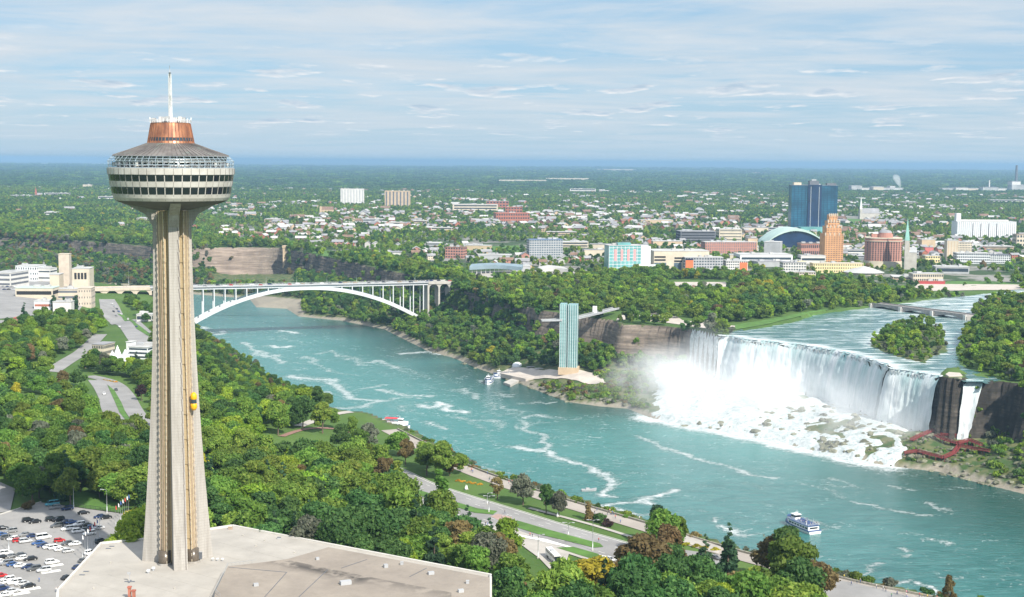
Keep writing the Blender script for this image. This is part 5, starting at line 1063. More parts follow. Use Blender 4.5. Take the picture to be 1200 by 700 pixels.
m = (a_ > -30) & (a_ < 1230) & inpoly(a_, b_, [(-60, 262), (0, 258), (250, 276), (345, 287), (420, 292), (500, 310), (600, 318), (1000, 326), (1230, 322), (1230, 180), (-60, 180)])
dens = ss(fbm(X, Y, 260, 55), .42, .58) * np.where(a_ < 250, .09, .28) * (1 - .8 * ss(Y, 2300, 5500))
m &= rsh.random(len(X)) < dens
m &= ~(inpoly(X, Y, B_POLY))
bb = np.array(BLD_BLOCK); 
for bx, by, rx_, ry_ in BLD_BLOCK: m &= ~((np.abs(X - bx) < rx_ + 9) & (np.abs(Y - by) < ry_ + 9)) & ~((np.abs(X - bx) < rx_ * .8) & (Y < by) & (Y > by - 110))
HP = np.stack([X[m], Y[m], Zt[m]], 1); ha, hb = a_[m], b_[m]; od = np.argsort(HP[:, 1]); HP, ha, hb = HP[od], ha[od], hb[od]
rh = random.Random(31); srcs, SP, SV = [], [], []; vmap = {}
for i in range(4):
    for j in range(8):
        k_ = (i * 3 + j * 2) % 5; a, b2 = house_mesh(*HS[i]); q = MB(); q.add(a.v, []); q.v = a.v + b2.v; q.f = a.f + [tuple(x_ + len(a.v) for x_ in f) for f in b2.f]; q.m = a.m + [2] * len(b2.f); q.sm = [False] * len(q.f)
        srcs.append(bpy.data.objects.new('h', q.mesh('house_kind', [HW[j][1], m_glass, HR[k_][1]])))
for n_, ((x_, y_, z_), pa, pb) in enumerate(zip(HP, ha, hb)):
    if n_ < 260:
        i, j, k_ = rh.choice([0, 0, 1, 2, 3]), rh.randrange(8), rh.randrange(5); me1, me2 = hmesh(i, j, k_)
        (qx, qy), q = near_of(pa, pb); side = 'left of' if pa < qx - 6 else 'right of' if pa > qx + 6 else ('below' if pb > qy else 'above')
        lb = f'{HR[k_][0]} {HW[j][0]} house {"close by, " if abs(pa - qx) < 45 else ""}{side} {q}'
        e = empty('house', (x_, y_, z_), rh.choice([0, 1.57]) + rh.uniform(-.2, .4), lb, 'house', lb.replace('house', 'houses', 1))
        for nm, mm_ in (('wall', me1), ('roof', me2)): o = bpy.data.objects.new(nm, mm_); C.objects.link(o); o.parent = e
    else: SP.append((x_, y_, z_)); SV.append(rh.randrange(32))
scatter('far_houses', SP, rsn.uniform(.85, 1.4, len(SP)), SV, srcs, 'countless small houses scattered among the trees of the far town', 'houses')
# ---- trees of the town and the plain
rst = np.random.default_rng(91)
def block(X, Y, m, pad=2, infront=0):
    for bx, by, rx_, ry_ in BLD_BLOCK:
        m &= ~((np.abs(X - bx) < rx_ + pad) & (np.abs(Y - by) < ry_ + pad)) & ~((np.abs(X - bx) < rx_) & (Y < by) & (Y > by - ry_ - infront))
    return m
X, Y, Zt, a_, b_ = cand(-3100, 3100, 1600, 7000, 13.5, rst)
m = (a_ > -30) & (a_ < 1230) & inpoly(a_, b_, [(q[0], q[1] + 3) for q in USTOWN]) & ~inpoly(X, Y, B_POLY)
f_ = fbm(X, Y, 170, 66); p_ = np.where(a_ < 260, .95, .42 + .56 * ss(f_, .38, .54)); p_ = np.where(b_ < 262, np.maximum(p_, .86), p_); core_ = inpoly(a_, b_, [(600, 285), (1000, 292), (1130, 290), (1130, 328), (600, 325)]); p_ = np.where(core_, p_ * .7, p_)
OPENT = [[(546, 286), (615, 284), (620, 292), (550, 296)], [(355, 292), (390, 292), (400, 298), (370, 298)], [(985, 252), (1030, 258), (1030, 264), (985, 262)], [(1108, 315), (1200, 322), (1200, 336), (1100, 336)]]
m &= (rst.random(len(X)) < p_) & ~anyin(a_, b_, OPENT)
m = block(X, Y, m, 2, 60)
if SP:
    hxy = HP[:, :2]; cell = {}
    for q in hxy: cell.setdefault((int(q[0] // 12), int(q[1] // 12)), True)
    m &= ~np.array([(int(x_ // 12), int(y_ // 12)) in cell or (int(x_ // 12), int(y_ // 12) + 1) in cell for x_, y_ in zip(X, Y)])
src, off = kinds(FAR); P3 = np.stack([X[m], Y[m], Zt[m]], 1); nn = m.sum(); rt3 = random.Random(6); V = []
for q, aa, bb2 in zip(fbm(X[m], Y[m], 240, 88), a_[m], b_[m]):
    c_ = tree_color(aa, bb2, rt3, True)
    if rt3.random() < .5: c_ = 'olive' if q > .60 else ('dark' if q < .5 else 'green')
    V.append(off[c_] + rt3.randrange(4))
scatter('town_trees', P3, rst.uniform(.6, 1.15, nn) * np.where(a_[m] < 250, 1.1, .92), V, src, 'thousands of street and garden trees spread over the far town', 'trees')
ys = []; y_ = 5600.0; pts = []
while y_ < 30000:
    st_ = 34 + (y_ - 5600) * .006; n_ = int(y_ * .80 / st_); xs = (np.arange(n_) - n_ / 2 + rst.random(n_)) * st_; yy = y_ + (rst.random(n_) - .5) * st_; k_ = rst.random(n_) < np.where(fbm(xs, yy, 900, 71) > .36, .85, .22) * (1 - .75 * min(1, max(0, (y_ - 13000) / 17000)))
    k_ &= ~((yy > 6500) & (fbm(xs, yy, 2600, 72) > .66))
    pts.append(np.stack([xs[k_], yy[k_], np.full(k_.sum(), (st_ / 38))], 1)); y_ += st_
pts = np.concatenate(pts); zf = height(pts[:, 0], pts[:, 1]) + ss(np.hypot(pts[:, 0], pts[:, 1]), 3500, 9000) * (fbm(pts[:, 0], pts[:, 1], 5200, 9) - .45) * 16 * ss(np.hypot(pts[:, 0], pts[:, 1]), 5000, 16000)
src, off = kinds(CLUMP); V = [off[rt3.choice(['conifer', 'dark', 'green', 'dark', 'dark', 'conifer'])] + rt3.randrange(3) for _ in pts]
okp = block(pts[:, 0], pts[:, 1], np.ones(len(pts), bool), 20, 120)
scatter('far_forest', np.stack([pts[:, 0], pts[:, 1], zf - 1], 1)[okp], pts[okp, 2] * .95, np.array(V)[okp], src, 'blue green forest covering the plain to the horizon', 'forest', szr=(.35, .7))
print('town trees', nn, 'clumps', len(pts), 'houses', len(HP), 'near', len(near_pts))
# the lake on the left horizon
mb = MB(); q = [P(-260, 190.7, 62), P(132, 192.2, 62), P(118, 194.6, 62), P(-260, 193.2, 62)]
mb.add([(v.x, v.y, 70) for v in q], [(3, 2, 1, 0)]); mb.build('lake', mat('lake_water', (.75, .82, .86), .6, .05), kind='structure')
# ------------------------------------------------------------------ draped sheets
def drape(poly, name, m, dz=.25, step=6.0, world=False, flat=None, kind='structure'):
    W = [Vector((p[0], p[1], 0)) for p in poly] if world else [G(*p) for p in poly]
    bm = bmesh.new(); vs = [bm.verts.new((p.x, p.y, 0)) for p in W]; bm.faces.new(vs); bmesh.ops.triangulate(bm, faces=bm.faces[:])
    x0, x1 = min(p.x for p in W), max(p.x for p in W); y0, y1 = min(p.y for p in W), max(p.y for p in W)
    for ax_, lo, hi in ((0, x0, x1), (1, y0, y1)):
        k = lo + step
        while k < hi:
            co = Vector((k, 0, 0)) if ax_ == 0 else Vector((0, k, 0)); no = Vector((1, 0, 0)) if ax_ == 0 else Vector((0, 1, 0))
            bmesh.ops.bisect_plane(bm, geom=bm.verts[:] + bm.edges[:] + bm.faces[:], plane_co=co, plane_no=no); k += step
    hh = height(np.array([v.co.x for v in bm.verts]), np.array([v.co.y for v in bm.verts])) if flat is None else [flat] * len(bm.verts)
    for v, z in zip(bm.verts, hh): v.co.z = z + dz
    bmesh.ops.recalc_face_normals(bm, faces=bm.faces[:])
    if sum(f.normal.z for f in bm.faces) < 0: bmesh.ops.reverse_faces(bm, faces=bm.faces[:])
    me = bpy.data.meshes.new(name); bm.to_mesh(me); bm.free(); me.materials.append(m); o = bpy.data.objects.new(name, me); C.objects.link(o); return tag(o, kind=kind)
def offset_line(W, off):
    out = []
    for i, p in enumerate(W):
        d = (W[min(i + 1, len(W) - 1)] - W[max(i - 1, 0)]); d.z = 0; d.normalize(); out.append(Vector((p.x - d.y * off, p.y + d.x * off, 0)))
    return out
def road(pts, wd, name='road', m=None, dz=.25, off=0.0, world=False, sm=2):
    W = [Vector((p[0], p[1], 0)) for p in pts] if world else [G(*p) for p in pts]
    for p in W: p.z = 0
    W = smooth_pts(resample(W, 5), sm * 4)
    rows = [offset_line(W, off + wd * k) for k in (-.5, -.17, .17, .5)]; V = [(p.x, p.y) for r_ in zip(*rows) for p in r_]
    z = height(np.array([v[0] for v in V]), np.array([v[1] for v in V])); mb = MB()
    mb.add([(v[0], v[1], float(q) + dz) for v, q in zip(V, z)], [(4 * i + j, 4 * i + j + 1, 4 * i + 5 + j, 4 * i + 4 + j)[::-1] for i in range(len(W) - 1) for j in range(3)])
    o = mb.build(name, m or m_asph, kind='structure')
    me = o.data
    if me.polygons[0].normal.z < 0: me.flip_normals()
    return W
m_mark = mat('road_paint', (.72, .72, .68), .7, .05)
m_kerb = mat('kerb_stone', (.46, .45, .42), .85, .1)
# riverside parkway with medians
PK = [(432, 549), (452, 557), (479, 572), (528, 588), (576, 603), (640, 624), (700, 641), (760, 660), (830, 690), (900, 730)]
PW = road(PK, 26, 'road')
road([(p.x, p.y) for p in PW], .3, 'road_edge_line', m_mark, .29, 12.2, True, 0); road([(p.x, p.y) for p in PW], .3, 'road_edge_line', m_mark, .29, -12.2, True, 0)
drape([(476, 571), (500, 578), (530, 588), (560, 597), (583, 600), (578, 604), (556, 602), (528, 593), (500, 584), (476, 577)], 'median_lawn', m_grassy, .42)
drape([(599, 613), (606, 611), (640, 621), (680, 632), (703, 638), (707, 642), (696, 643), (660, 634), (630, 627), (602, 618)], 'median_lawn', m_grassy, .42)
drape([(652, 643), (672, 642), (700, 650), (712, 657), (690, 655)], 'median_lawn', m_grassy, .42)
drape([(583, 603), (600, 607), (598, 615), (590, 613), (575, 606)], 'crossing_paving', mat('brick_paving', (.36, .25, .22), .9, .1, .3), .31)
drape([(572, 616), (600, 620), (640, 634), (668, 646), (662, 664), (648, 672), (632, 655), (606, 636)], 'bus_layby', m_pave, .33)
drape([(598, 626), (640, 633), (680, 646), (720, 655), (735, 660), (735, 661), (700, 652), (650, 636.2), (600, 627.4)], 'road_marking', m_mark, .40)
mb = MB()
for off in (-8.6, 8.6, -4.6, 4.6):
    q_ = offset_line(PW, off)
    for i in range(0, len(q_) - 1, 2):
        if abs(off) < 5 and i % 4: continue
        a_0, a_1 = q_[i], q_[i].lerp(q_[i + 1], .6); mb.bar((a_0.x, a_0.y, hz(a_0.x, a_0.y) + .33), (a_1.x, a_1.y, hz(a_1.x, a_1.y) + .33), .22, .03)
mb.build('lane_dashes', m_mark, kind='structure')
for off in (-13.3, 13.3): road([(p.x, p.y) for p in PW], .5, 'kerb', m_kerb, .38, off, True, 0)
for off in (-15.2,): road([(p.x, p.y) for p in PW], 2.6, 'pavement', m_pave, .3, off, True, 0)
# promenade along the rim, with its stone wall
rimw = [Vector((p.x, p.y, 0)) for p in near_r if True]; i0 = 12
rim_line = smooth_pts(resample(rimw[i0 - 1:], 5), 6)
rl = [(p.x, p.y) for p in rim_line if p.y > 300]
prom = road(rl, 9, 'promenade', mat('promenade_paving', (.33, .295, .26), .9, .12, .12), .22, -7.5 if True else 0, True, 1)
# which side is inland?
def inland(off):
    q = offset_line(rim_line, off)[len(rim_line) // 2]; return not inpoly(np.array([q.x]), np.array([q.y]), B_POLY)[0]
SG = -1 if inland(-6) else 1
if SG == 1:
    bpy.data.objects.remove(bpy.data.objects['promenade']); road(rl, 9, 'promenade', mat('promenade_paving', (.33, .295, .26), .9, .12, .12), .22, 7.5, True, 1)
wl = [Vector((p[0], p[1], 0)) for p in rl]; wo_ = offset_line(wl, SG * 2.2); mb = MB(); m_stonew = mat('stone_wall', (.34, .31, .26), .9, .3, 1.2, bump=.4)
for a, b2 in zip(wo_, wo_[1:]): mb.bar((a.x, a.y, hz(a.x, a.y) + .2), (b2.x, b2.y, hz(b2.x, b2.y) + .2), .5, 1.3)
tag(mb.build('stone_wall', m_stonew), 'long low stone wall at the outer edge of the riverside promenade', 'wall')
road([(350, 500), (372, 492), (392, 484), (412, 483)], 7, 'path', m_pave, .3)
road([(330, 512), (352, 503), (372, 500), (400, 503), (430, 512)], 4, 'path', mat('red_path', (.26, .15, .12), .9, .1), .3)
road([(256, 441), (246, 425), (236, 408), (232, 398)], 5, 'path', m_pave, .3)
road([(620, 596), (650, 604), (700, 617), (740, 630)], 2.2, 'path', m_pave, .3)
drape([(800, 645), (850, 652), (850, 664), (800, 656)], 'road', m_asph, .3); drape([(780, 618), (846, 642), (842, 650), (776, 628)], 'car_park', m_pave, .3)
drape([(935, 672), (1000, 684), (1130, 715), (1100, 745), (980, 722), (930, 700)], 'road', m_asph, .27)
# roads in the park left of the tower
road([(60, 436), (78, 424), (95, 414), (108, 402), (118, 392)], 11)
road([(104, 441), (122, 444), (138, 452), (148, 464), (156, 480), (172, 500), (178, 520)], 11)
road([(112, 446), (120, 456), (126, 468), (129, 482), (144, 498), (158, 512)], 10)
drape([(126, 452), (134, 458), (142, 472), (148, 486), (158, 498), (150, 496), (140, 484), (134, 470)], 'median_lawn', m_grassy, .45)
drape([(94, 363), (109, 360), (114, 372), (100, 374)], 'lawn', m_grassy, .4)
drape([(116, 351), (134, 351), (140, 360), (180, 392), (180, 424), (152, 402), (128, 378), (118, 366)], 'road', m_asph, .3)
drape([(137, 368), (143, 372), (160, 386), (176, 396), (176, 392), (160, 380), (146, 370)], 'median_lawn', m_grassy, .5)
drape([(-40, 300), (104, 304), (112, 345), (85, 372), (0, 374), (-40, 372)], 'plaza_paving', m_asph, .3, 8)
drape([(-60, 376), (6, 376), (14, 384), (-6, 398), (-60, 398)], 'road', m_asph, .3)
# ------------------------------------------------------------------ far side ground: paths at the point, landing, plaza
m_path = mat('park_path', (.46, .41, .36), .9, .1, .1)
drape([(722, 376), (745, 374), (790, 380), (830, 386), (856, 386), (875, 383), (856, 382), (830, 379), (800, 376), (786, 367), (778, 366), (782, 375), (750, 369), (726, 369)], 'path', m_path, .4)
drape([(545, 329), (600, 328), (700, 327), (690, 318), (560, 319)], 'plaza_paving', m_pave, .5, 14)
drape([(784, 343), (856, 343), (850, 331), (788, 331)], 'plaza_paving', m_path, .5, 14)
drape([(1066, 342), (1200, 340), (1200, 334), (1076, 333)], 'park_path', m_path, .5, 14)
drape([(860, 387), (900, 381), (940, 373), (972, 365), (966, 363), (930, 369), (890, 377), (862, 381)], 'lawn', m_grassy, .5)
drape([(546, 290), (608, 288), (612, 296), (552, 299)], 'lawn', m_grassy, .5, 14); drape([(984, 256), (1024, 258), (1022, 263), (982, 262)], 'lawn', m_grassy, .6, 20); drape([(357, 294), (386, 294), (398, 304), (372, 303)], 'lawn', m_grassy, .5, 14)
drape([(330, 290), (375, 291), (372, 286), (332, 284)], 'car_park', m_pave, .5, 14)
drape([(1100, 338), (1200, 337), (1200, 331), (1110, 330)], 'lawn', m_grassy, .45, 20)
# ------------------------------------------------------------------ arch bridge
ZD = 60.0
A = P(100, 338.2, ZD); Bq = P(548, 329.3, ZD); ud = (Bq - A).normalized(); nd = Vector((-ud.y, ud.x, 0))
def onb(px):                 # parameter along the deck line seen at photo column px
    lo, hi = -200.0, 800.0
    for _ in range(50):
        m_ = (lo + hi) / 2; q = A + ud * m_
        if proj(q.x, q.y, q.z)[0] < px: lo = m_
        else: hi = m_
    return lo
sL, sR, s0, s1 = onb(224), onb(489), onb(176), onb(500)
br = empty('arch_bridge', A + ud * s0, math.atan2(ud.y, ud.x), 'long white steel arch bridge spanning the gorge behind the concrete tower', 'bridge')
def Lb(s, v, z): return (s - s0, v, z - ZD)
m_bw = mat('bridge_steel', (.56, .58, .60), .5, .06, .2); m_deck = mat('bridge_deck', (.34, .34, .34), .85, .1)
arch = lambda s: 17.5 + 38.5 * (1 - (abs(2 * (s - sL) / (sR - sL) - 1)) ** 2.05)
for v in (-8.5, 8.5):
    mb = MB(); n = 40; pts = [Lb(sL + (sR - sL) * i / n, v, arch(sL + (sR - sL) * i / n)) for i in range(n + 1)]
    for a, b2 in zip(pts, pts[1:]): mb.bar(a, b2, 1.6, 4.2)
    mb.build('arch_rib', m_bw, br)
mb = MB()
for i in range(1, 24): s = sL + (sR - sL) * i / 24; mb.bar(Lb(s, -8.5, arch(s)), Lb(s, 8.5, arch(s)), .8, 1.0)
mb.build('cross_bracing', m_bw, br)
s = sL - 12
while s < s1 - 5:
    za = arch(s) if sL < s < sR else max(14, hz(*(A + ud * s).xy[:]) + 0)
    if ZD - 3 - za > 2:
        for v in (-8.5, 8.5): MB().bar(Lb(s, v, za), Lb(s, v, ZD - 2.5), 1.1, 1.1).build('column', m_bw, br)
    s += 12.4
mb = MB(); mb.box(((s1 - s0) / 2, 0, -1.9), (s1 - s0, 18.5, 2.6)); mb.build('girder', m_bw, br)
mb = MB(); mb.box(((s1 - s0) / 2, 0, -.4), (s1 - s0, 22, .5)); mb.build('deck', m_deck, br)
for v in (-11, 11):
    mb = MB(); mb.box(((s1 - s0) / 2, v, .9), (s1 - s0, .14, .14)); mb.box(((s1 - s0) / 2, v, .35), (s1 - s0, .1, .1))
    for i in range(int((s1 - s0) / 4)): mb.box((i * 4, v, .4), (.14, .14, 1.1))
    mb.build('railing', m_whitep, br)
# concrete approaches with round arches
def approach(label, sa, sb, n, zfoot, wd=20, wall=m_conc):
    e = empty('viaduct', A + ud * sa, math.atan2(ud.y, ud.x), label, 'viaduct'); L_ = sb - sa; aw = L_ / n
    MB().box((L_ / 2, 0, -1.2), (L_, wd, 2.4)).build('deck', wall, e)
    MB().box((L_ / 2, 0, .06), (L_, wd - 2, .12)).build('roadway', m_deck, e)
    for v in (-wd / 2 + .3, wd / 2 - .3): MB().box((L_ / 2, v, .55), (L_, .4, 1.1)).build('parapet', wall, e)
    for i in range(n + 1): MB().box((i * aw, 0, (zfoot - ZD) / 2 - 1.2), (aw * .16, wd - 1.5, ZD - zfoot - 2.4)).build('pier', wall, e)
    for i in range(n):
        mb = MB(); x0, x1 = i * aw + aw * .08, (i + 1) * aw - aw * .08; k = 12; r_ = (x1 - x0) / 2
        for v0, v1 in ((-wd / 2 + .8, -wd / 2 + 2.2), (wd / 2 - 2.2, wd / 2 - .8)):
            vs = []
            for j in range(k + 1):
                a = math.pi * j / k; xx = (x0 + x1) / 2 - r_ * math.cos(a); zz2 = -2.4 - r_ * (1 - math.sin(a)) * .9
                for v in (v0, v1): vs += [(xx, v, zz2), (xx, v, -2.4)]
            mb.add(vs, [f for j in range(k) for f in ((4 * j, 4 * j + 4, 4 * j + 5, 4 * j + 1), (4 * j + 3, 4 * j + 7, 4 * j + 6, 4 * j + 2), (4 * j, 4 * j + 2, 4 * j + 6, 4 * j + 4))])
        mb.build('arch', wall, e)
    return e
approach('tall concrete arcade carrying the far end of the arch bridge', s1, onb(562), 5, 12)
m_beige = mat('beige_stone', (.50, .43, .35), .88, .1, .2, bump=.2)
approach('beige stone viaduct with low arches at the near end of the bridge', onb(104), s0, 4, 44, 20, m_beige)
# ------------------------------------------------------------------ observation tower in the gorge
g0 = G(666, 438.5); TOPZ = 77.0 - g0.z; e = empty('observation_tower', g0, R(-8), 'pale green glass observation tower standing at the foot of the far gorge wall', 'tower')
m_og = mat('pale_green_glass', (.22, .38, .375), .3, .12, .12, spec=.6); m_og2 = mat('green_glass_dark', (.09, .20, .20), .25, .12, .12, spec=.6)
for (x_, w_, y_, d_, top, mm_) in [(-5.2, 6.0, 0, 10, TOPZ, m_og), (3.6, 8.4, 1, 11, TOPZ - .5, m_og), (-1.4, 1.8, .8, 8, TOPZ - 1.3, m_og2)]:
    MB().box((x_, y_ + 4, top / 2 + 3), (w_, d_, top - 6)).build('glass_shaft', mm_, e)
for x_ in (-8.2, -6.2, -4.2, -2.3, -.5, 1.6, 3.7, 5.8, 7.8): MB().box((x_, -1.2 if x_ < -2 else -1.6, TOPZ / 2 + 2), (.28, .3, TOPZ - 5)).build('mullion', m_whitep, e)
for k in range(int((TOPZ - 8) / 3.05)):
    MB().box((-5.2, -1.08, 7 + k * 3.05), (6.05, .1, .14)).build('transom', m_og2, e); MB().box((3.6, -1.58, 7 + k * 3.05), (8.45, .1, .14)).build('transom', m_og2, e)
MB().box((0, 4.5, 3), (18.5, 14, 6.6)).build('plinth', m_tan, e)
# deck: from its tip left of the tower to the rim
tw = P(666, 366, 62); tipw = PD(634.5, 365.5, g0.y - 4); endw = P(722, 362.5, 60); 
mb = MB(); pts = [Vector((tipw.x - e.location.x, tipw.y - e.location.y, 0)), Vector((-14, -.5, 0)), Vector((0, 4, 0)), Vector((endw.x - g0.x, endw.y - g0.y, 0)) * .5 + Vector((0, -4, 0)), Vector((endw.x - g0.x, endw.y - g0.y, 0))]
pts = smooth_pts(resample(pts, 4), 10); wds = []
Rz = Matrix.Rotation(-R(-8), 4, 'Z'); pts = [Rz @ p for p in pts]
zdk = 62.0 - g0.z; L1 = offset_line(pts, 3.4); L2 = offset_line(pts, -3.4); nP = len(pts); vs = []
for i in range(nP):
    k = min(1, .35 + i / 5); a = pts[i].lerp(Vector((L1[i].x, L1[i].y, pts[i].z)), k); b2 = pts[i].lerp(Vector((L2[i].x, L2[i].y, pts[i].z)), k)
    zz = zdk - 2.0 * max(0, (i / nP - .5)); vs += [(a.x, a.y, zz), (b2.x, b2.y, zz), (a.x, a.y, zz - .8), (b2.x, b2.y, zz - .8)]
mb.add(vs, [f for i in range(nP - 1) for f in ((4 * i, 4 * i + 4, 4 * i + 5, 4 * i + 1), (4 * i + 2, 4 * i + 3, 4 * i + 7, 4 * i + 6), (4 * i, 4 * i + 2, 4 * i + 6, 4 * i + 4), (4 * i + 1, 4 * i + 5, 4 * i + 7, 4 * i + 3))]); mb.build('walkway', m_grey, e)
mb = MB()
for i in range(nP - 1):
    for q in (0, 1):
        a = Vector(vs[4 * i + q]); b2 = Vector(vs[4 * i + 4 + q]); mb.bar(a + Vector((0, 0, 1.15)), b2 + Vector((0, 0, 1.15)), .15, .15); mb.bar(a + Vector((0, 0, .6)), b2 + Vector((0, 0, .6)), .08, .5)
mb.build('walkway_rail', m_grey, e)
MB().box((vs[int(nP * .62) * 4][0], vs[int(nP * .62) * 4][1], zdk + 3), (4, 4, 6)).build('kiosk', m_whitep, e)
# landing at the foot of the tower
def slab(pxs, z, th, name, m, label=None, cat=None, kind=None):
    w_ = [P(x, y, z) for x, y in pxs]; mb = MB(); mb.prism([(p.x, p.y) for p in w_], z - th, z); o = mb.build(name, m); return tag(o, label, cat, kind=kind)
slab([(584, 437), (598, 432), (622, 432), (655, 434), (704, 442), (712, 449), (700, 451), (672, 446), (640, 444), (616, 444), (602, 441)], 5, 4.0, 'landing_stage', m_path, 'pale paved landing stage at the foot of the green glass tower', 'landing')
drape([(588, 437), (600, 431.5), (622, 432), (655, 434.5), (690, 437), (706, 443), (712, 450), (700, 451), (672, 446), (640, 444), (612, 444), (600, 441)], 'landing_path', m_path, .7, 5)
slab([(590, 448), (606, 441), (612, 444), (598, 451)], 2.2, 2.4, 'dock', m_conc, 'small dock with a pier for tour boats below the landing', 'dock')
g_ = P(606, 431, 6); e2 = empty('dome_tent', g_, 0, 'small white dome tent on the landing stage', 'tent'); mb = MB(); mb.lathe([(5.4, 0), (5.2, 2), (4.2, 3.9), (2.2, 5.2), (.1, 5.6)], 18); mb.build('canvas', m_whitep, e2)
g_ = P(684, 441, 6); e2 = empty('stone_hut', g_, .3, 'brown rounded stone hut right of the green glass tower foot', 'hut'); mb = MB(); mb.lathe([(9, 0), (8.6, 3.4), (6, 5.6), (.1, 6.6)], 14); mb.build('shell', m_tan, e2)
for i, (x_, y_) in enumerate([(622, 434), (632, 436), (644, 438)]):
    g_ = P(x_, y_, 6); e2 = empty('pavilion', g_, .2, f'{["leftmost", "middle", "rightmost"][i]} of the three small pavilions on the landing stage', 'pavilion'); MB().box((0, 0, 3.4), (8, 5, .5)).build('roof', m_roofg if i != 1 else m_roofw, e2)
    for sx in (-1, 1):
        for sy in (-1, 1): MB().box((sx * 3.5, sy * 2, 1.6), (.3, .3, 3.2)).build('post', m_white, e2)
# stone road bridge over the rapids
a0, a1 = P(1026, 356, 61), P(1137, 370, 61); dv = a1 - a0; L_ = dv.length; e2 = empty('stone_bridge', a0, math.atan2(dv.y, dv.x), 'low grey stone bridge with three flat arches over the rapids', 'bridge'); m_gs = mat('grey_stone', (.33, .31, .29), .9, .15, .5)
MB().box((L_ / 2, 0, -.5), (L_, 13, 1.2)).build('deck', m_gs, e2)
for v in (-6.3, 6.3): MB().box((L_ / 2, v, .7), (L_, .5, 1.3)).build('parapet', m_gs, e2)
for i in range(4): MB().box((L_ * i / 3, 0, -3.5), (5, 15, 6)).build('pier', m_gs, e2); MB().box((L_ * i / 3, -7.8, -2.0), (3.2, 1.5, 5.4)).build('buttress', m_white, e2)
for i in range(3):
    mb = MB(); k = 14; x0, x1 = L_ * i / 3 + 2.4, L_ * (i + 1) / 3 - 2.4
    for v in (-6.45, 6.35):
        vs = []
        for j in range(k + 1):
            u = j / k; xx = x0 + (x1 - x0) * u; zz2 = -1.4 - 2.9 * abs(2 * u - 1) ** 2.2; vs += [(xx, v, zz2), (xx, v, -1.05)]
        mb.add(vs, [(2 * j, 2 * j + 2, 2 * j + 3, 2 * j + 1) for j in range(k)])
    mb.build('arch', m_gs, e2)
pq = P(338.5, 290, ZR); e2 = empty('stone_pier', (pq.x + 4, pq.y - 46, 4), 0, 'tall tan stone pier at the right end of the sheer rock wall', 'pier'); MB().box((0, 0, 26), (12, 12, 56)).build('shaft', m_tan, e2); MB().box((0, 0, 55), (13.5, 13.5, 4)).build('cap', m_tan, e2)
# low buildings in the rim park
B_('small white roofed park pavilion beside the cliff path', 762, 774, 377, 371, 8, 0, m_cream, m_roofw, 'bands', floors=1)
B_('tan park visitor hall with pale terrace roofs', 790, 818, 343, 336, 16, 8, m_tan, m_roofb, 'bands', floors=1)
B_('cream cafe with white parasols beside the visitor hall', 822, 846, 341, 336, 12, 8, m_cream, m_roofw, 'bands', floors=1)
# red wooden walkways below the narrow fall
m_redw = mat('red_timber', (.19, .035, .035), .8, .15, .6)
WKS = [([(1106, 504), (1120, 502), (1132, 506), (1120, 510), (1102, 507)], 'upper red timber walkway by the narrow waterfall'), ([(1095, 508), (1080, 514), (1068, 520)], 'left red timber stair leading down the rocks'), ([(1060, 535), (1075, 533), (1090, 537), (1105, 541), (1118, 535), (1124, 527), (1140, 530), (1160, 533)], 'long zigzag red timber walkway above the shore'), ([(1096, 514), (1108, 520), (1122, 524), (1136, 520), (1150, 526)], 'middle red timber walkway with stairs between the rocks')]
for q, (pts, lb) in enumerate(WKS):
    W = [G(x, y) for x, y in pts]; W = [Vector((p.x, p.y, min(22, max(hz(p.x, p.y) + 2.2, 3)))) for p in W]; e2 = empty('timber_walkway', W[0], 0, lb, 'walkway'); o0 = W[0]; mb = MB(); mr = MB(); mp = MB()
    for a, b2 in zip(W, W[1:]):
        a = a - o0; b2 = b2 - o0; mb.bar(a, b2, 2.6, .3); n_ = max(2, int((b2 - a).length / 4)); sd_ = Vector((b2.y - a.y, a.x - b2.x, 0)).normalized() * 1.3
        for sg in (-1, 1): mr.bar(a + sd_ * sg + Vector((0, 0, 1.2)), b2 + sd_ * sg + Vector((0, 0, 1.2)), .25, .5); mr.bar(a + sd_ * sg + Vector((0, 0, .6)), b2 + sd_ * sg + Vector((0, 0, .6)), .15, .2)
        for i in range(n_):
            c_ = a.lerp(b2, i / n_)
            for sg in (-1, 1): mp.bar(c_ + sd_ * sg + Vector((0, 0, 1.2)), c_ + sd_ * sg - Vector((0, 0, 2.6)), .25)
    mb.build('boards', m_redw, e2); mr.build('handrail', m_redw, e2); mp.build('post', m_redw, e2)
# viewing terrace beside the brink
slab([(1108, 438.5), (1112, 436), (1125, 437), (1128, 440.5), (1112, 441)], 57.2, 1.0, 'viewing_terrace', m_path, 'small paved viewing terrace between the two waterfalls', 'terrace')
# ------------------------------------------------------------------ customs buildings and hotels at the near end of the bridge
ZC = 62
B_('square beige bell tower rising over the customs plaza', 69, 82, 336, 298, 13, 6, m_beige, m_cream, 'none', name='bell_tower')
o = bpy.data.objects['bell_tower']; 
for i in range(3): MB().box((-3 + 3 * i, -.1, 32), (1.3, .3, 10)).build('louvre', m_tan, o)
MB().box((0, 6, 39), (3, 3, 3)).build('lantern', m_whitep, o)
e, w_, h_ = B_('cream stone hall with dark loggia right of the bell tower', 84, 106, 340, 315, 26, 6, m_cream, m_roofw, 'none')
for i in range(4): MB().box((-w_ * .30 + i * w_ * .19, -.1, h_ * .66), (w_ * .13, .3, h_ * .30)).build('opening', m_dark, e)
B_('beige square block at the end of the viaduct', 91, 108, 360, 338, 20, 6, m_beige, m_beige, 'grid', floors=3, cols=5, ww=.25, wh=.3)
B_('cream wall block between bell tower and low canopy', 58, 70, 338, 322, 20, 4, m_cream, m_roofw, 'none')
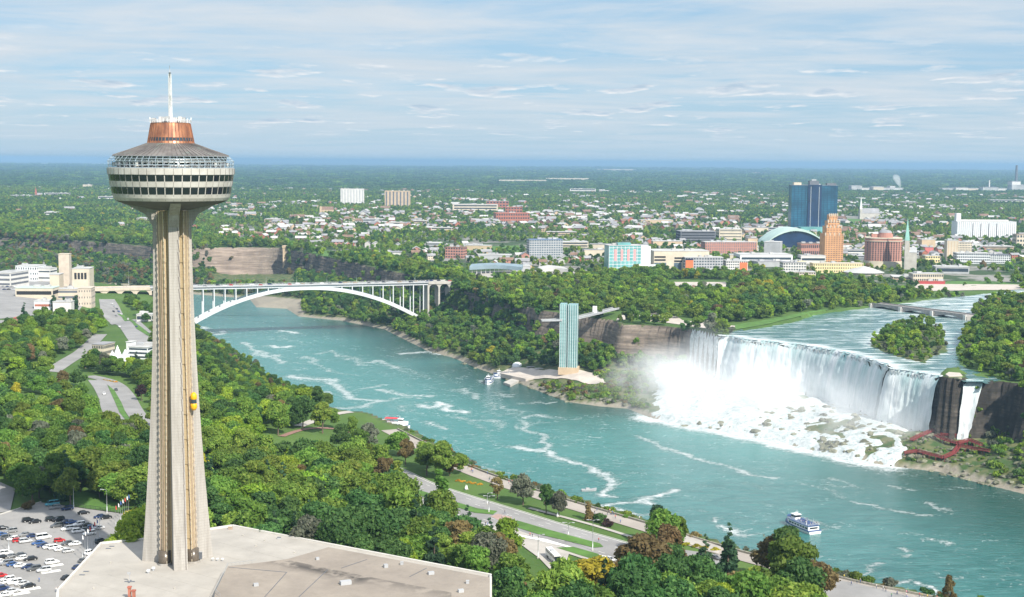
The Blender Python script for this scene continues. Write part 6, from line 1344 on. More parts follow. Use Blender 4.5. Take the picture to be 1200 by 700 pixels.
B_('long low customs hall with pale green roof', 18, 62, 350, 338, 24, 2, m_cream, mat('pale_green_roof', (.42, .52, .46), .7, .1), 'bands', floors=1, wh=.35, glass=m_dark)
B_('covered bridge gallery with dark openings below the loggia hall', 62, 92, 352, 339, 14, 6, m_cream, m_roofw, 'bands', floors=2, wh=.4, glass=m_dgrey)
B_('white stepped flat roofed block left of the bell tower', 17, 45, 330, 312, 26, -6, m_whitep, m_roofw, 'grid', floors=3, cols=9, ww=.4, wh=.4)
B_('taller white block behind the stepped block', 20, 30, 316, 309, 12, -6, m_whitep, m_roofw, 'none')
B_('white block with roof tanks left of the cream wall', 44, 60, 330, 315, 20, -6, m_white, m_roofw, 'bands', floors=2, wh=.2)
B_('long pale parking deck at the left edge', -14, 16, 336, 320, 40, -10, m_white, m_roofw, 'bands', floors=3, wh=.45, glass=m_dgrey)
B_('teal and yellow painted block behind the loggia hall', 83, 97, 317, 312, 10, 0, mat('teal_wall', (.28, .48, .50), .8, .1), m_yel, 'none')
B_('white low terminal below the gallery', 40, 60, 364, 353, 14, 2, m_whitep, m_roofw, 'bands', floors=1, wh=.25, glass=m_brick)
B_('white walled ramp building below the bell tower', 62, 84, 372, 354, 12, 4, m_white, m_roofw, 'none')
B_('small pink walled house at the left with red roof', 16, 24, 382, 373, 8, 0, m_pinkb, m_roofr, 'none', cat='house')
B_('small red roofed pavilion before the dark columnar conifers', 65, 73, 372, 363, 8, 0, m_cream, m_roofr, 'none', cat='pavilion')
B_('long low brown roofed pergola building in the park', 30, 50, 380, 374, 8, 3, m_white, m_roofb, 'bands', floors=1, glass=m_dark)
B_('grey roofed cream hotel lodge in the park', 105, 125, 417, 404, 16, -14, m_cream, m_roofg, 'grid', floors=2, cols=7)
B_('white three storey hotel with dark ribbon windows by the tower', 148, 176, 421, 407, 16, -12, m_whitep, m_roofw, 'bands', floors=3, wh=.45)
B_('white stair block at the left of the white hotel', 148, 154, 418, 401, 8, -12, m_whitep, m_roofw, 'none')
B_('white low house under the viaduct trees', 160, 178, 377, 369, 12, 0, m_white, m_roofw, 'bands', floors=1)
for i, (x_, y_, s_) in enumerate([(132, 428, 1.0), (138, 426, 1.25), (147, 428, 1.1)]):
    g_ = G(x_, y_); e = empty('peaked_tent', g_, .4 * i, f'{["left", "tallest middle", "right"][i]} white peaked tent of the three beside the white hotel', 'tent'); mb = MB(); k = 7 * s_; mb.add([(-k, -k, 2.4), (k, -k, 2.4), (k, k, 2.4), (-k, k, 2.4), (-k * .35, -k * .35, 5), (k * .35, -k * .35, 5), (k * .35, k * .35, 5), (-k * .35, k * .35, 5), (0, 0, 11 * s_)], [(0, 1, 5, 4), (1, 2, 6, 5), (2, 3, 7, 6), (3, 0, 4, 7), (4, 5, 8), (5, 6, 8), (6, 7, 8), (7, 4, 8)]); mb.build('canopy', m_whitep, e)
    for sx in (-1, 1):
        for sy in (-1, 1): MB().box((sx * k, sy * k, 1.2), (.2, .2, 2.4)).build('pole', m_white, e)

# ------------------------------------------------------------------ the tall concrete tower
ZB = 80.0; T0 = P(209, 657, ZB)
def zt(py): return PD(203, py, T0.y).z - ZB
tower = empty('observation_tower', T0, 0, 'tall tapering concrete tower with a round white banded pod, copper dome and mast', 'tower')
def board_conc(name, col, lo):
    m = bpy.data.materials.new(name); m.use_nodes = True; t = m.node_tree; b = t.nodes['Principled BSDF']; b.inputs['Roughness'].default_value = .9; b.inputs['Specular IOR Level'].default_value = .2
    pos = N(t, 'ShaderNodeTexCoord').outputs['Object']
    f = noise_tex(t, mapping(t, pos, (.9, .9, .045)), 1.0, 7, .65, .2)
    c = mixc(t, ramp(t, f, [(.34, 0.0), (.66, 1.0)]), lo, col)
    wv = N(t, 'ShaderNodeTexWave', wave_type='BANDS', bands_direction='Z'); wv.inputs['Scale'].default_value = .36; wv.inputs['Distortion'].default_value = .3; t.links.new(pos, wv.inputs[0])
    c = mixc(t, ramp(t, wv.outputs['Fac'], [(.0, .35), (.07, 0.0)]), c, tuple(k * .62 for k in lo))
    c = mixc(t, ramp(t, noise_tex(t, pos, .5, 8, .7), [(.55, 0.0), (.75, .35)]), c, tuple(k * .75 for k in lo))
    t.links.new(c, b.inputs['Base Color']); bp = N(t, 'ShaderNodeBump'); bp.inputs['Strength'].default_value = .25; bp.inputs['Distance'].default_value = .2; t.links.new(noise_tex(t, pos, 1.5, 6), bp.inputs['Height']); t.links.new(bp.outputs[0], b.inputs['Normal']); return m
m_tc = board_conc('shaft_concrete', (.39, .37, .34), (.27, .25, .225)); m_tb = board_conc('elevator_wall', (.56, .45, .28), (.42, .33, .20)); m_brn = mat('rail_brown', (.40, .31, .23), .8, .15, .5)
HT = zt(237)
def Rz_(z):
    t_ = z / zt(265); 
    return 5.6 + 5.4 * max(0, 1 - t_) ** 1.9
ztop = zt(262)
for az, k, wb, wt in ((-97, 1.0, 4.6, 3.6), (18, .98, 4.2, 3.1), (128, .97, 4.8, 3.6)):
    d = Vector((math.sin(R(az)), -math.cos(R(az)), 0)); n_ = Vector((-d.y, d.x, 0)); vs = []; nz = 30
    for i in range(nz + 1):
        z = HT * i / nz; Ro = Rz_(z) * k; 
        if z > ztop: u = (z - ztop) / (HT - ztop); Ro = Rz_(ztop) * k + (15.6 - 5.6) * u ** 1.7
        w_ = (wb + (wt - wb) * min(1, z / ztop)) / 2
        for r_, sg in ((1.5, -1), (Ro, -1), (Ro, 1), (1.5, 1)): q = d * r_ + n_ * w_ * sg; vs.append((q.x, q.y, z))
    fs = [(4 * i + j, 4 * i + (j + 1) % 4, 4 * i + 4 + (j + 1) % 4, 4 * i + 4 + j) for i in range(nz) for j in range(4)] + [(4 * nz, 4 * nz + 1, 4 * nz + 2, 4 * nz + 3)]
    lg = MB().add(vs, fs).build('leg', m_tc, tower)
    mb = MB()                                    # narrow groove band on the outer face
    for i in range(nz):
        z0, z1 = HT * i / nz, HT * (i + 1) / nz
        if z1 > ztop: break
        a = d * (Rz_(z0) * k + .02) + n_ * (wb / 2 - .55); b2 = d * (Rz_(z1) * k + .02) + n_ * ((wb + (wt - wb) * z1 / ztop) / 2 - .55)
        mb.bar((a.x, a.y, z0), (b2.x, b2.y, z1), .22, .1)
    mb.build('groove', mat('groove_grey', (.17, .15, .14), .9, .1), lg)
mb = MB(); mb.lathe([(4.1, 0), (3.8, HT * .3), (3.4, HT * .7), (3.4, HT)], 18); mb.build('core', m_tb, tower)
for az, tone in ((-38, 0), (73, .1), (193, 0)):
    d = Vector((math.sin(R(az)), -math.cos(R(az)), 0)); n_ = Vector((-d.y, d.x, 0)); mb = MB(); mr = MB(); ml = MB(); zt_ = zt(247)
    nz = 14
    for i in range(nz):
        z0, z1 = zt_ * i / nz, zt_ * (i + 1) / nz; r0, r1 = 5.5 + tone - 1.1 * min(1, i / nz * 1.6), 5.5 + tone - 1.1 * min(1, (i + 1) / nz * 1.6)
        vs = [(d * r_ + n_ * sg * 1.35) for r_ in (r0, ) for sg in (-1, 1)] + [(d * r1 + n_ * sg * 1.15) for sg in (-1, 1)] + [(d * 3 + n_ * sg * 1.35) for sg in (-1, 1)] + [(d * 3 + n_ * sg * 1.15) for sg in (-1, 1)]
        zs = [z0, z0, z1, z1, z0, z0, z1, z1]; mb.add([(v.x, v.y, z) for v, z in zip(vs, zs)], [(0, 1, 3, 2), (0, 2, 6, 4), (1, 5, 7, 3)])
        for sg in (-1.6, 1.6, -.35, .35):
            a = d * (r0 + .12) + n_ * sg; b2 = d * (r1 + .12) + n_ * sg * .92; mr.bar((a.x, a.y, z0), (b2.x, b2.y, z1), .18 if abs(sg) > 1 else .12, .3)
    mb.build('elevator_wall', m_tb, tower); mr.build('elevator_rail', m_brn, tower)
    for j in range(56):
        z = zt_ * (j + .5) / 56; r_ = 5.5 + tone - 1.1 * min(1, j / 56 * 1.6) + .3
        for sg in (-1.8, 1.8): a = d * r_ + n_ * sg * (1 - .08 * j / 56); ml.box((a.x, a.y, z), (.15, .15, 1.0))
    ml.build('bracket_row', m_cream, tower)
    mb = MB(); q = d * 5.2; mb.lathe([(2.2, 0), (2.2, .7)], 18, (q.x, q.y)); mb.build('landing_rim', m_tc, tower)
    mb = MB(); mb.lathe([(1.9, .7), (1.9, 4.4), (.1, 4.5)], 18, (q.x, q.y)); mb.build('landing_glazing', mat('bronze_glass', (.10, .08, .06), .25, .2, .5), tower)
# yellow lift cabin on the right hand track
d = Vector((math.sin(R(73)), -math.cos(R(73)), 0)); q = d * 6.4; zc = PD(226, 469, T0.y).z - ZB; CS = .85; m_yc = mat('yellow_paint', (.72, .38, .01), .4, .05)
cab = empty('lift_cabin', T0 + Vector((q.x, q.y, zc)), R(-17), 'yellow domed outside lift cabin climbing the right side of the tall tower', 'lift'); cab.scale = (CS, CS, .95)
mb = MB(); mb.lathe([(.1, 3.0), (.7, 2.7), (1.15, 2.1), (1.2, .9), (1.0, .6)], 14); mb.build('dome', m_yc, cab); mb = MB(); mb.lathe([(1.0, .6), (1.05, -.7)], 14); mb.build('window', m_glass, cab); mb = MB(); mb.lathe([(1.0, -.7), (1.25, -1.1), (1.2, -2.2), (.6, -3.0), (.1, -3.1)], 14); mb.build('base', m_yc, cab)
# pod
PXM = T0.y / FPX * .988
def prof(l): return [(r_ * PXM, zt(y_)) for r_, y_ in l]
cxo = (PD(200, 205, T0.y).x - T0.x)
pod = empty('pod', (cxo * 0, 0, 0)); pod.parent = tower
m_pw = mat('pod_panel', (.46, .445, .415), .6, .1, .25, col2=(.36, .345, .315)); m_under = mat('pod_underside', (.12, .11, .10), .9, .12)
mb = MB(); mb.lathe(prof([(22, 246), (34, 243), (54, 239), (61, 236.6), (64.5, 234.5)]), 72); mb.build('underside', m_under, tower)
for nm, pr in (('lower_band', [(64.5, 234.5), (67, 231), (68.4, 227)]), ('window_ring', [(68.0, 227), (69.4, 218.2)]), ('middle_band', [(69.9, 218.2), (71.2, 212.2)]), ('window_ring', [(70.8, 212.2), (71.9, 204.2)]), ('upper_band', [(72.9, 204.2), (73.2, 197.2), (68, 196.6)])):
    mb = MB(); mb.lathe(prof(pr), 72, smooth=False); mb.build(nm, m_pw, tower)
for (ra, ya, rb_, yb_) in ((68.3, 226.4, 69.7, 218.8), (71.1, 211.6, 72.15, 204.8)):
    nW = 46; dA = 2 * math.pi / nW; mb = MB(); m0 = []
    for r_, y_ in ((ra, ya), (rb_, yb_)):
        for s_ in (-.44, -.15, .15, .44): a = dA * s_; m0.append((r_ * PXM * math.cos(a) + .04, r_ * PXM * math.sin(a), zt(y_)))
    mb.add(m0, [(0, 1, 5, 4), (1, 2, 6, 5), (2, 3, 7, 6)]); me_ = mb.mesh('window', mat('pod_glass', (.012, .016, .022), .08, .2, .2, spec=.7))
    for k in range(nW): o = bpy.data.objects.new('window', me_); C.objects.link(o); o.parent = tower; o.rotation_euler = (0, 0, dA * k)
mb = MB()                                         # vertical joints of the panel bands
for k in range(46):
    a = 2 * math.pi * (k + .5) / 46
    for (r0, y0, r1, y1) in ((73.1, 204, 73.35, 197.4), (70.0, 218, 71.3, 212.4), (65, 234, 68.5, 227.2)):
        mb.bar((r0 * PXM * math.cos(a), r0 * PXM * math.sin(a), zt(y0)), (r1 * PXM * math.cos(a), r1 * PXM * math.sin(a), zt(y1)), .07)
mb.build('panel_joints', m_under, tower)
# open observation deck
mb = MB(); mb.lathe(prof([(60, 196.6), (61, 190.4), (63.5, 184)]), 64, smooth=False); mb.build('deck_glazing', mat('pod_glass', (.012, .016, .022), .08, .2, .2, spec=.7), tower)
mb = MB()
for k in range(64):
    a = 2 * math.pi * k / 64; c_, s_ = math.cos(a), math.sin(a)
    mb.bar((61.3 * PXM * c_, 61.3 * PXM * s_, zt(196)), (63.9 * PXM * c_, 63.9 * PXM * s_, zt(184)), .28)
for r_, y_ in ((61.3, 190.4), (62.5, 187.6), (60.6, 194.6)):
    pr = [(r_ * PXM, zt(y_) - .14), (r_ * PXM + .2, zt(y_) - .14), (r_ * PXM + .2, zt(y_) + .2), (r_ * PXM, zt(y_) + .2)]; mb.lathe(pr, 64)
mb.build('deck_frame', m_steel, tower)
mb = MB(); m_mesh = mat('blue_grey_steel', (.34, .42, .48), .5, .1, .5)
for k in range(56):
    a = 2 * math.pi * k / 56; c_, s_ = math.cos(a), math.sin(a); a2 = a + .04
    mb.bar((71.5 * PXM * c_, 71.5 * PXM * s_, zt(197)), (72.5 * PXM * c_, 72.5 * PXM * s_, zt(189)), .09); mb.bar((72.5 * PXM * c_, 72.5 * PXM * s_, zt(189)), (67 * PXM * c_, 67 * PXM * s_, zt(183.4)), .09)
    mb.bar((71.5 * PXM * c_, 71.5 * PXM * s_, zt(197)), (72.5 * PXM * math.cos(a2), 72.5 * PXM * math.sin(a2), zt(189)), .05)
for r_, y_ in ((71.6, 196.4), (72, 193), (72.5, 189), (70, 186), (67, 183.4)): mb.lathe([(r_ * PXM, zt(y_) - .08), (r_ * PXM + .12, zt(y_)), (r_ * PXM, zt(y_) + .08)], 84)
mb.build('safety_cage', m_mesh, tower)
for k in range(26):
    a = R(-175 + 7 * k) - R(0) if False else 2 * math.pi * k / 26; MB().box((66.5 * PXM * math.cos(a), 66.5 * PXM * math.sin(a), zt(196.6) + 1.0), (.5, .5, 1.1), a).build('binocular_post', m_dgrey if k % 3 else m_white, tower)
# skirt roof, copper drum, roof clutter, mast
m_skirt = bpy.data.materials.new('patina_roof'); m_skirt.use_nodes = True; t = m_skirt.node_tree; b = t.nodes['Principled BSDF']; b.inputs['Roughness'].default_value = .6; b.inputs['Metallic'].default_value = .25
pos = N(t, 'ShaderNodeTexCoord').outputs['Object']; c = mixc(t, ramp(t, noise_tex(t, mapping(t, pos, (1, 1, .3)), .22, 6), [(.35, 0.0), (.65, 1.0)]), (.095, .085, .080), (.19, .175, .165))
c = mixc(t, ramp(t, noise_tex(t, pos, .35, 7, .7), [(.55, 0.0), (.72, .6)]), c, (.22, .30, .26)); t.links.new(c, b.inputs['Base Color'])
m_cop = bpy.data.materials.new('copper_sheet'); m_cop.use_nodes = True; t = m_cop.node_tree; b = t.nodes['Principled BSDF']; b.inputs['Roughness'].default_value = .42; b.inputs['Metallic'].default_value = .55
pos = N(t, 'ShaderNodeTexCoord').outputs['Object']; c = mixc(t, ramp(t, noise_tex(t, mapping(t, pos, (1, 1, .4)), .45, 6), [(.35, 0.0), (.65, 1.0)]), (.20, .085, .055), (.48, .215, .11)); t.links.new(c, b.inputs['Base Color'])
mb = MB(); mb.lathe(prof([(67.5, 183.2), (66.5, 182.4), (44, 174.5), (33, 170.5), (27.2, 168.2)]), 72); mb.lathe(prof([(67.5, 183.2), (60, 184.4)]), 72); mb.build('skirt_roof', m_skirt, tower)
mb = MB()
for k in range(72):
    a = 2 * math.pi * k / 72; q = prof([(66.8, 182.2), (44, 174.3), (27.6, 168.2)]); 
    for (r0, z0), (r1, z1) in zip(q, q[1:]): mb.bar((r0 * math.cos(a), r0 * math.sin(a), z0 + .05), (r1 * math.cos(a), r1 * math.sin(a), z1 + .05), .10)
mb.build('roof_seams', m_skirt, tower)
mb = MB(); mb.lathe(prof([(27, 168.2), (26.2, 165.6)]), 40, smooth=False); mb.lathe(prof([(25.8, 161.5), (22.6, 145.2), (22.6, 144.2), (.5, 144)]), 40, smooth=False); mb.build('copper_drum', m_cop, tower)
mb = MB(); mb.lathe(prof([(26.1, 165.6), (25.6, 161.5)]), 40, smooth=False); mb.build('drum_windows', m_glass, tower)
mb = MB()
for k in range(40): a = 2 * math.pi * k / 40; q = prof([(27.1, 168.2), (22.8, 145)]); mb.bar((q[0][0] * math.cos(a), q[0][0] * math.sin(a), q[0][1]), (q[1][0] * math.cos(a), q[1][0] * math.sin(a), q[1][1]), .16)
mb.build('drum_ribs', m_cop, tower)
mb = MB(); rc = random.Random(2)
q = prof([(23.4, 144), (24, 140.6)])
for k in range(30): a = 2 * math.pi * k / 30; mb.bar((q[0][0] * math.cos(a), q[0][0] * math.sin(a), q[0][1]), (q[1][0] * math.cos(a), q[1][0] * math.sin(a), q[1][1] + rc.random() * .8), .12)
for y_ in (142.4, 140.8): mb.lathe([(23.7 * PXM, zt(y_) - .06), (23.7 * PXM + .12, zt(y_)), (23.7 * PXM, zt(y_) + .06)], 40)
mb.build('roof_rail', m_whitep, tower)
for k in range(14): a = rc.random() * 6.28; r_ = rc.uniform(8, 21) * PXM; MB().box((r_ * math.cos(a), r_ * math.sin(a), zt(144) + .7), (rc.uniform(.5, 1.6), rc.uniform(.5, 1.4), rc.uniform(1, 2.2))).build('roof_equipment', m_white if k % 2 else m_grey, tower)
mast = MB(); zz0 = zt(144)
mast.tube([(0, 0, zz0), (0, 0, zt(112))], [.60, .48], 8); mast.tube([(0, 0, zt(112)), (0, 0, zt(85))], [.40, .32], 8); mast.tube([(0, 0, zt(85)), (0, 0, zt(77))], [.10, .06], 6)
mo_ = mast.build('mast', m_grey, tower); mb = MB()
for k in range(22):
    z = zt(141) + (zt(88) - zt(141)) * k / 22; r_ = .42 - .1 * k / 22
    for i in range(4): a = math.pi / 2 * i + k; mb.bar((0, 0, z), (r_ * 1.4 * math.cos(a), r_ * 1.4 * math.sin(a), z), .09); mb.bar((r_ * 1.4 * math.cos(a), r_ * 1.4 * math.sin(a), z - .9), (r_ * 1.4 * math.cos(a), r_ * 1.4 * math.sin(a), z + .9), .1)
mb.build('antenna_dipoles', m_whitep, mo_)
bpy.data.objects.remove(pod)

# ------------------------------------------------------------------ flat roofed building round its foot
def PZ(l, z): return [(P(x, y, z).x, P(x, y, z).y) for x, y in l]
m_roofc = bpy.data.materials.new('roof_membrane'); m_roofc.use_nodes = True; t = m_roofc.node_tree; b = t.nodes['Principled BSDF']; b.inputs['Roughness'].default_value = .92
pos = N(t, 'ShaderNodeNewGeometry').outputs['Position']; c = mixc(t, ramp(t, noise_tex(t, pos, .09, 7, .65), [(.3, 0.0), (.7, 1.0)]), (.30, .28, .25), (.40, .375, .335)); c = mixc(t, ramp(t, noise_tex(t, pos, .6, 8, .75), [(.55, 0.0), (.8, .5)]), c, (.25, .23, .20)); t.links.new(c, b.inputs['Base Color'])
m_roofd = bpy.data.materials.new('weathered_roof'); m_roofd.use_nodes = True; t = m_roofd.node_tree; b = t.nodes['Principled BSDF']; b.inputs['Roughness'].default_value = .92
pos = N(t, 'ShaderNodeNewGeometry').outputs['Position']; c = mixc(t, ramp(t, noise_tex(t, pos, .07, 7, .65), [(.3, 0.0), (.7, 1.0)]), (.21, .18, .15), (.30, .26, .215)); c = mixc(t, ramp(t, noise_tex(t, pos, .5, 8, .75), [(.5, 0.0), (.8, .5)]), c, (.15, .13, .11))
st_ = N(t, 'ShaderNodeAttribute'); st_.attribute_name = 'stain'; c = mixc(t, math_node(t, 'MULTIPLY', st_.outputs['Fac'], ramp(t, noise_tex(t, pos, .22, 5, .6), [(.4, 0.0), (.55, 1.0)])), c, (.06, .052, .045)); t.links.new(c, b.inputs['Base Color'])
pe = empty('podium_building', T0, 0, 'large low building with a pale flat roof around the foot of the tall tower', 'building')
def loc(l): return [(x - T0.x, y - T0.y) for x, y in l]
main = loc(PZ([(68, 693), (119, 637.5), (171, 632.5), (272, 617), (575, 675), (575, 790), (60, 790)], ZB))
mb = MB(); mb.prism(main, -15, -.02); mb.build('wall', m_conc, pe)
mb = MB(); mb.prism(main, -.02, 0.0, bot=False); mb.build('roof', m_roofc, pe)
mb = MB(); k = len(main)
for i in range(k): a, b2 = main[i], main[(i + 1) % k]; mb.bar((a[0], a[1], .3), (b2[0], b2[1], .3), .7, .6)
mb.build('parapet', mat('parapet_cap', (.55, .53, .49), .8, .08), pe)
up = loc(PZ([(252, 696), (267, 665), (337, 656), (385, 642), (574, 677.5), (574, 790), (240, 790)], ZB + 2))
ue = MB(); ue.prism(up, 0, 2.2); o = ue.build('upper_roof', m_roofd, pe)
up2 = loc(PZ([(252, 694.5), (267, 664), (336, 656.5), (440, 678), (529, 695), (529, 790), (236, 790)], ZB + 3.2))
bm = bmesh.new(); vs = [bm.verts.new((x, y, 3.3)) for x, y in up2]; bm.faces.new(vs); bmesh.ops.triangulate(bm, faces=bm.faces[:])
ext = bmesh.ops.subdivide_edges(bm, edges=bm.edges[:], cuts=10, use_grid_fill=True); me = bpy.data.meshes.new('raised_roof'); bm.to_mesh(me); bm.free(); me.materials.append(m_roofd); me.materials.append(m_conc)
rdg = loc(PZ([(336, 657), (385, 668), (440, 679), (529, 696)], ZB + 3.2)); va = np.array([v.co[:] for v in me.vertices]); ds = dist_line(va[:, 0], va[:, 1], rdg); 
add_attr(me, 'stain', np.exp(-((ds - 2.5) / 2.6) ** 2)); me.update(); o = bpy.data.objects.new('raised_roof', me); C.objects.link(o); o.parent = pe
mb = MB(); mb.prism(up2, 2.2, 3.29, top=False, bot=False); mb.build('raised_roof_edge', m_conc, pe)
mb = MB()
for a, b2 in (((600, 0), (0, 0)),)[:0]: pass
for (p0, p1) in [((268, 665), (336, 671)), ((336, 671), (310, 700)), ((384, 668), (350, 700)), ((500, 662), (480, 672)), ((430, 652), (400, 662))]:
    q0, q1 = P(p0[0], p0[1], ZB + 3.3) - T0, P(p1[0], p1[1], ZB + 3.3) - T0; mb.bar((q0.x, q0.y, 3.36 if p0[0] < 400 else 2.28), (q1.x, q1.y, 3.36 if p0[0] < 400 else 2.28), .18, .08)
mb.build('roof_seam', m_dgrey, pe)
mb = MB(); rs_ = random.Random(9)
for i in range(26):                         # membrane laps on the pale roof
    u = i / 25; p0, p1 = P(80 + 190 * u, 690 - 70 * u, ZB) - T0, P(330 + 250 * u, 760 - 60 * u, ZB) - T0
    if i % 3: continue
    mb.bar((p0.x, p0.y, .03), (p1.x, p1.y, .03), .09, .03)
for i in range(7):
    p0, p1 = P(120 + 65 * i, 640 + 2 * i, ZB) - T0, P(40 + 80 * i, 730, ZB) - T0
    if i in (1, 2): continue
for (qx, qy) in [(300, 640), (345, 648), (130, 660), (110, 690), (205, 690), (285, 628), (245, 640), (310, 634)]:
    q0 = P(qx, qy, ZB) - T0; mb.box((q0.x, q0.y, .25), (.5, .5, .5))
mb.build('roof_laps', m_conc, pe)
for i, (qx, qy, w_, d_, h_) in enumerate([(405, 688, 3.2, 1.6, 1.1), (452, 664, 1.2, 1.2, 1.0), (505, 672, 1.8, 1.2, .8), (300, 690, 1.4, 1.0, .8), (372, 655, 1.0, 1.0, .7), (540, 693, 1.6, 1.0, .9)]):
    q0 = P(qx, qy, ZB + 2.5) - T0; u_ = MB().box((q0.x, q0.y, 2.2 + (1.1 if (qx < 420 and qx != 372) else 0) + h_ / 2), (w_, d_, h_), .4).build('roof_unit', m_grey, pe)
mb = MB(); seg = [loc(PZ([p], ZB + 3.3))[0] for p in [(258, 700), (252, 694.5), (267, 664), (300, 660)]]
for a, b2 in zip(seg, seg[1:]): 
    mb.bar((a[0], a[1], 4.3), (b2[0], b2[1], 4.3), .08); nn = max(1, int(math.hypot(b2[0] - a[0], b2[1] - a[1]) / 1.2))
    for i in range(nn): u = i / nn; mb.bar((a[0] + (b2[0] - a[0]) * u, a[1] + (b2[1] - a[1]) * u, 3.3), (a[0] + (b2[0] - a[0]) * u, a[1] + (b2[1] - a[1]) * u, 4.3), .06)
mb.build('railing', m_steel, pe)
def roof_thing(px, py, nm, lb, cat, parts, z=ZB, rz=0):
    e = empty(nm, P(px, py, z), rz, lb, cat)
    for pn, c_, d_, m in parts: MB().box(c_, d_).build(pn, m, e)
    return e
for i, x_ in enumerate((249.5, 255, 261)): roof_thing(x_, 657.5 + .2 * i, 'roof_vent', f'{["left", "middle", "right"][i]} of three small white roof vents beside the tower foot', 'vent', [('stem', (0, 0, .35), (.3, .3, .7), m_grey), ('cap', (0, 0, .8), (.7, .55, .3), m_whitep)])
for i, (x_, y_) in enumerate(((174, 672), (180, 669))): roof_thing(x_, y_, 'roof_vent', f'{["lower", "upper"][i]} of two white domed vents left of the tower foot', 'vent', [('stem', (0, 0, .3), (.5, .5, .6), m_grey), ('cap', (0, 0, .9), (.9, .8, .5), m_whitep)])
for i, (x_, y_) in enumerate(((96, 675), (101, 671), (127, 644), (131, 641.5))): roof_thing(x_, y_, 'roof_hatch', f'{["lowest", "second lowest", "second highest", "topmost"][i]} small dark hatch along the left edge of the pale flat roof', 'hatch', [('frame', (0, 0, .12), (1.9, 1.0, .24), m_conc), ('lid', (0, 0, .3), (1.6, .8, .12), m_dgrey)])
roof_thing(152, 682, 'roof_antenna', 'small antenna post on a cross shaped base on the pale flat roof', 'antenna', [('base', (0, 0, .1), (3.0, .5, .2), m_dgrey), ('base', (0, 0, .1), (.5, 2.4, .22), m_dgrey), ('post', (0, 0, 1.4), (.16, .16, 2.8), m_grey), ('panel', (-.2, 0, 2.6), (1.0, .3, .6), m_grey)])
for i, x_ in enumerate((152, 157)): roof_thing(x_, 702 + i, 'red_flue', f'{["taller left", "shorter right"][i]} red brown flue pipe at the bottom edge of the roof', 'flue', [('pipe', (0, 0, 1.6 - .4 * i), (.8, .8, 3.6 - .8 * i), m_brick), ('cowl', (0, 0, 3.5 - .8 * i), (1.1, 1.1, .4), m_roofr)])
roof_thing(270, 620.5, 'roof_drain_box', 'small brown box at the back corner of the pale flat roof', 'box', [('box', (0, 0, .4), (1.4, .7, .8), m_brn), ('lid', (0, 0, .85), (1.6, .9, .12), m_brn)])
roof_thing(327, 632, 'roof_drain_box', 'tiny grey box on the back part of the pale flat roof', 'box', [('box', (0, 0, .3), (1.2, .7, .6), m_grey), ('lid', (0, 0, .65), (1.3, .8, .1), m_dgrey)])
for i, (x_, y_) in enumerate(((548, 684), (471, 662), (235, 655))): roof_thing(x_, y_, 'roof_drain_box', f'small roof box {["near the right corner of the dark roof", "on the middle of the dark roof", "dark doorway box at the tower foot"][i]}', 'box', [('box', (0, 0, .4 if i < 2 else 1.1), (.9, .8, .8 if i < 2 else 2.2), m_grey if i < 2 else m_dgrey), ('lid', (0, 0, .9 if i < 2 else 2.3), (1.0, .9, .1), m_grey)], z=ZB + (2.2 if i < 2 else 0))
# terrace between roof and flagpoles
slab([(150, 640), (172, 612), (180, 640)], 74, 8.5, 'terrace', m_tan, 'small brown terrace between the flagpoles and the pale roof', 'terrace')
# ------------------------------------------------------------------ car park
ZL = 66.0
lot = [P(x, y, ZL) for x, y in [(-120, 622), (-40, 608), (0, 604), (48, 589.5), (152, 604), (160, 615), (150, 650), (90, 720), (70, 780), (-260, 790)]]
m_lot = bpy.data.materials.new('car_park_asphalt'); m_lot.use_nodes = True; t = m_lot.node_tree; b = t.nodes['Principled BSDF']; b.inputs['Roughness'].default_value = .9
pos = N(t, 'ShaderNodeNewGeometry').outputs['Position']; c = mixc(t, ramp(t, noise_tex(t, pos, .05, 8, .7), [(.3, 0.0), (.7, 1.0)]), (.20, .195, .19), (.30, .29, .275)); c = mixc(t, ramp(t, noise_tex(t, pos, .5, 8, .75), [(.55, 0.0), (.75, .6)]), c, (.13, .125, .12)); t.links.new(c, b.inputs['Base Color'])
mb = MB(); mb.add([(p.x, p.y, ZL + .25) for p in lot], [tuple(range(len(lot)))]); o = mb.build('car_park', m_lot, kind='structure')
if o.data.polygons[0].normal.z < 0: o.data.flip_normals()
drape([(72, 575), (96, 576), (140, 590), (165, 602), (150, 603), (100, 597), (56, 590)], 'lawn', m_grassy, .35)
drape([(-60, 566), (0, 566), (18, 574), (12, 600), (-60, 612)], 'road', m_asph, .4)
m_fence = mat('black_fence', (.02, .02, .02), .6, .05)
e = empty('metal_fence', P(48, 589, ZL), 0, 'black metal fence along the back edge of the car park', 'fence'); o0 = e.location; fp = [P(x, y, ZL) - o0 for x, y in [(48, 589), (100, 597), (152, 604)]]; mr, mp = MB(), MB()
for a, b2 in zip(fp, fp[1:]):
    for z_ in (.5, 1.1, 1.8): mr.bar(a + Vector((0, 0, z_)), b2 + Vector((0, 0, z_)), .07)
    n_ = int((b2 - a).length / .5)
    for i in range(n_): c_ = a.lerp(b2, i / n_); mp.bar(c_, c_ + Vector((0, 0, 1.9)), .05 if i % 5 else .12)
mr.build('rail', m_fence, e); mp.build('bars', m_fence, e, kind='stuff')
e = empty('low_wall', P(0, 604, ZL), 0, 'low pale kerb wall at the back left of the car park', 'wall'); fp = [P(x, y, ZL) - e.location for x, y in [(-60, 611), (0, 604), (48, 589.5)]]
mb = MB(); [mb.bar(a + Vector((0, 0, .3)), b2 + Vector((0, 0, .3)), .4, .7) for a, b2 in zip(fp, fp[1:])]; mb.build('stone', m_kerb, e)
# bay lines, one row object each
DH = math.radians(33); dvx = Vector((math.cos(DH), math.sin(DH), 0)); dvn = Vector((-dvx.y, dvx.x, 0))
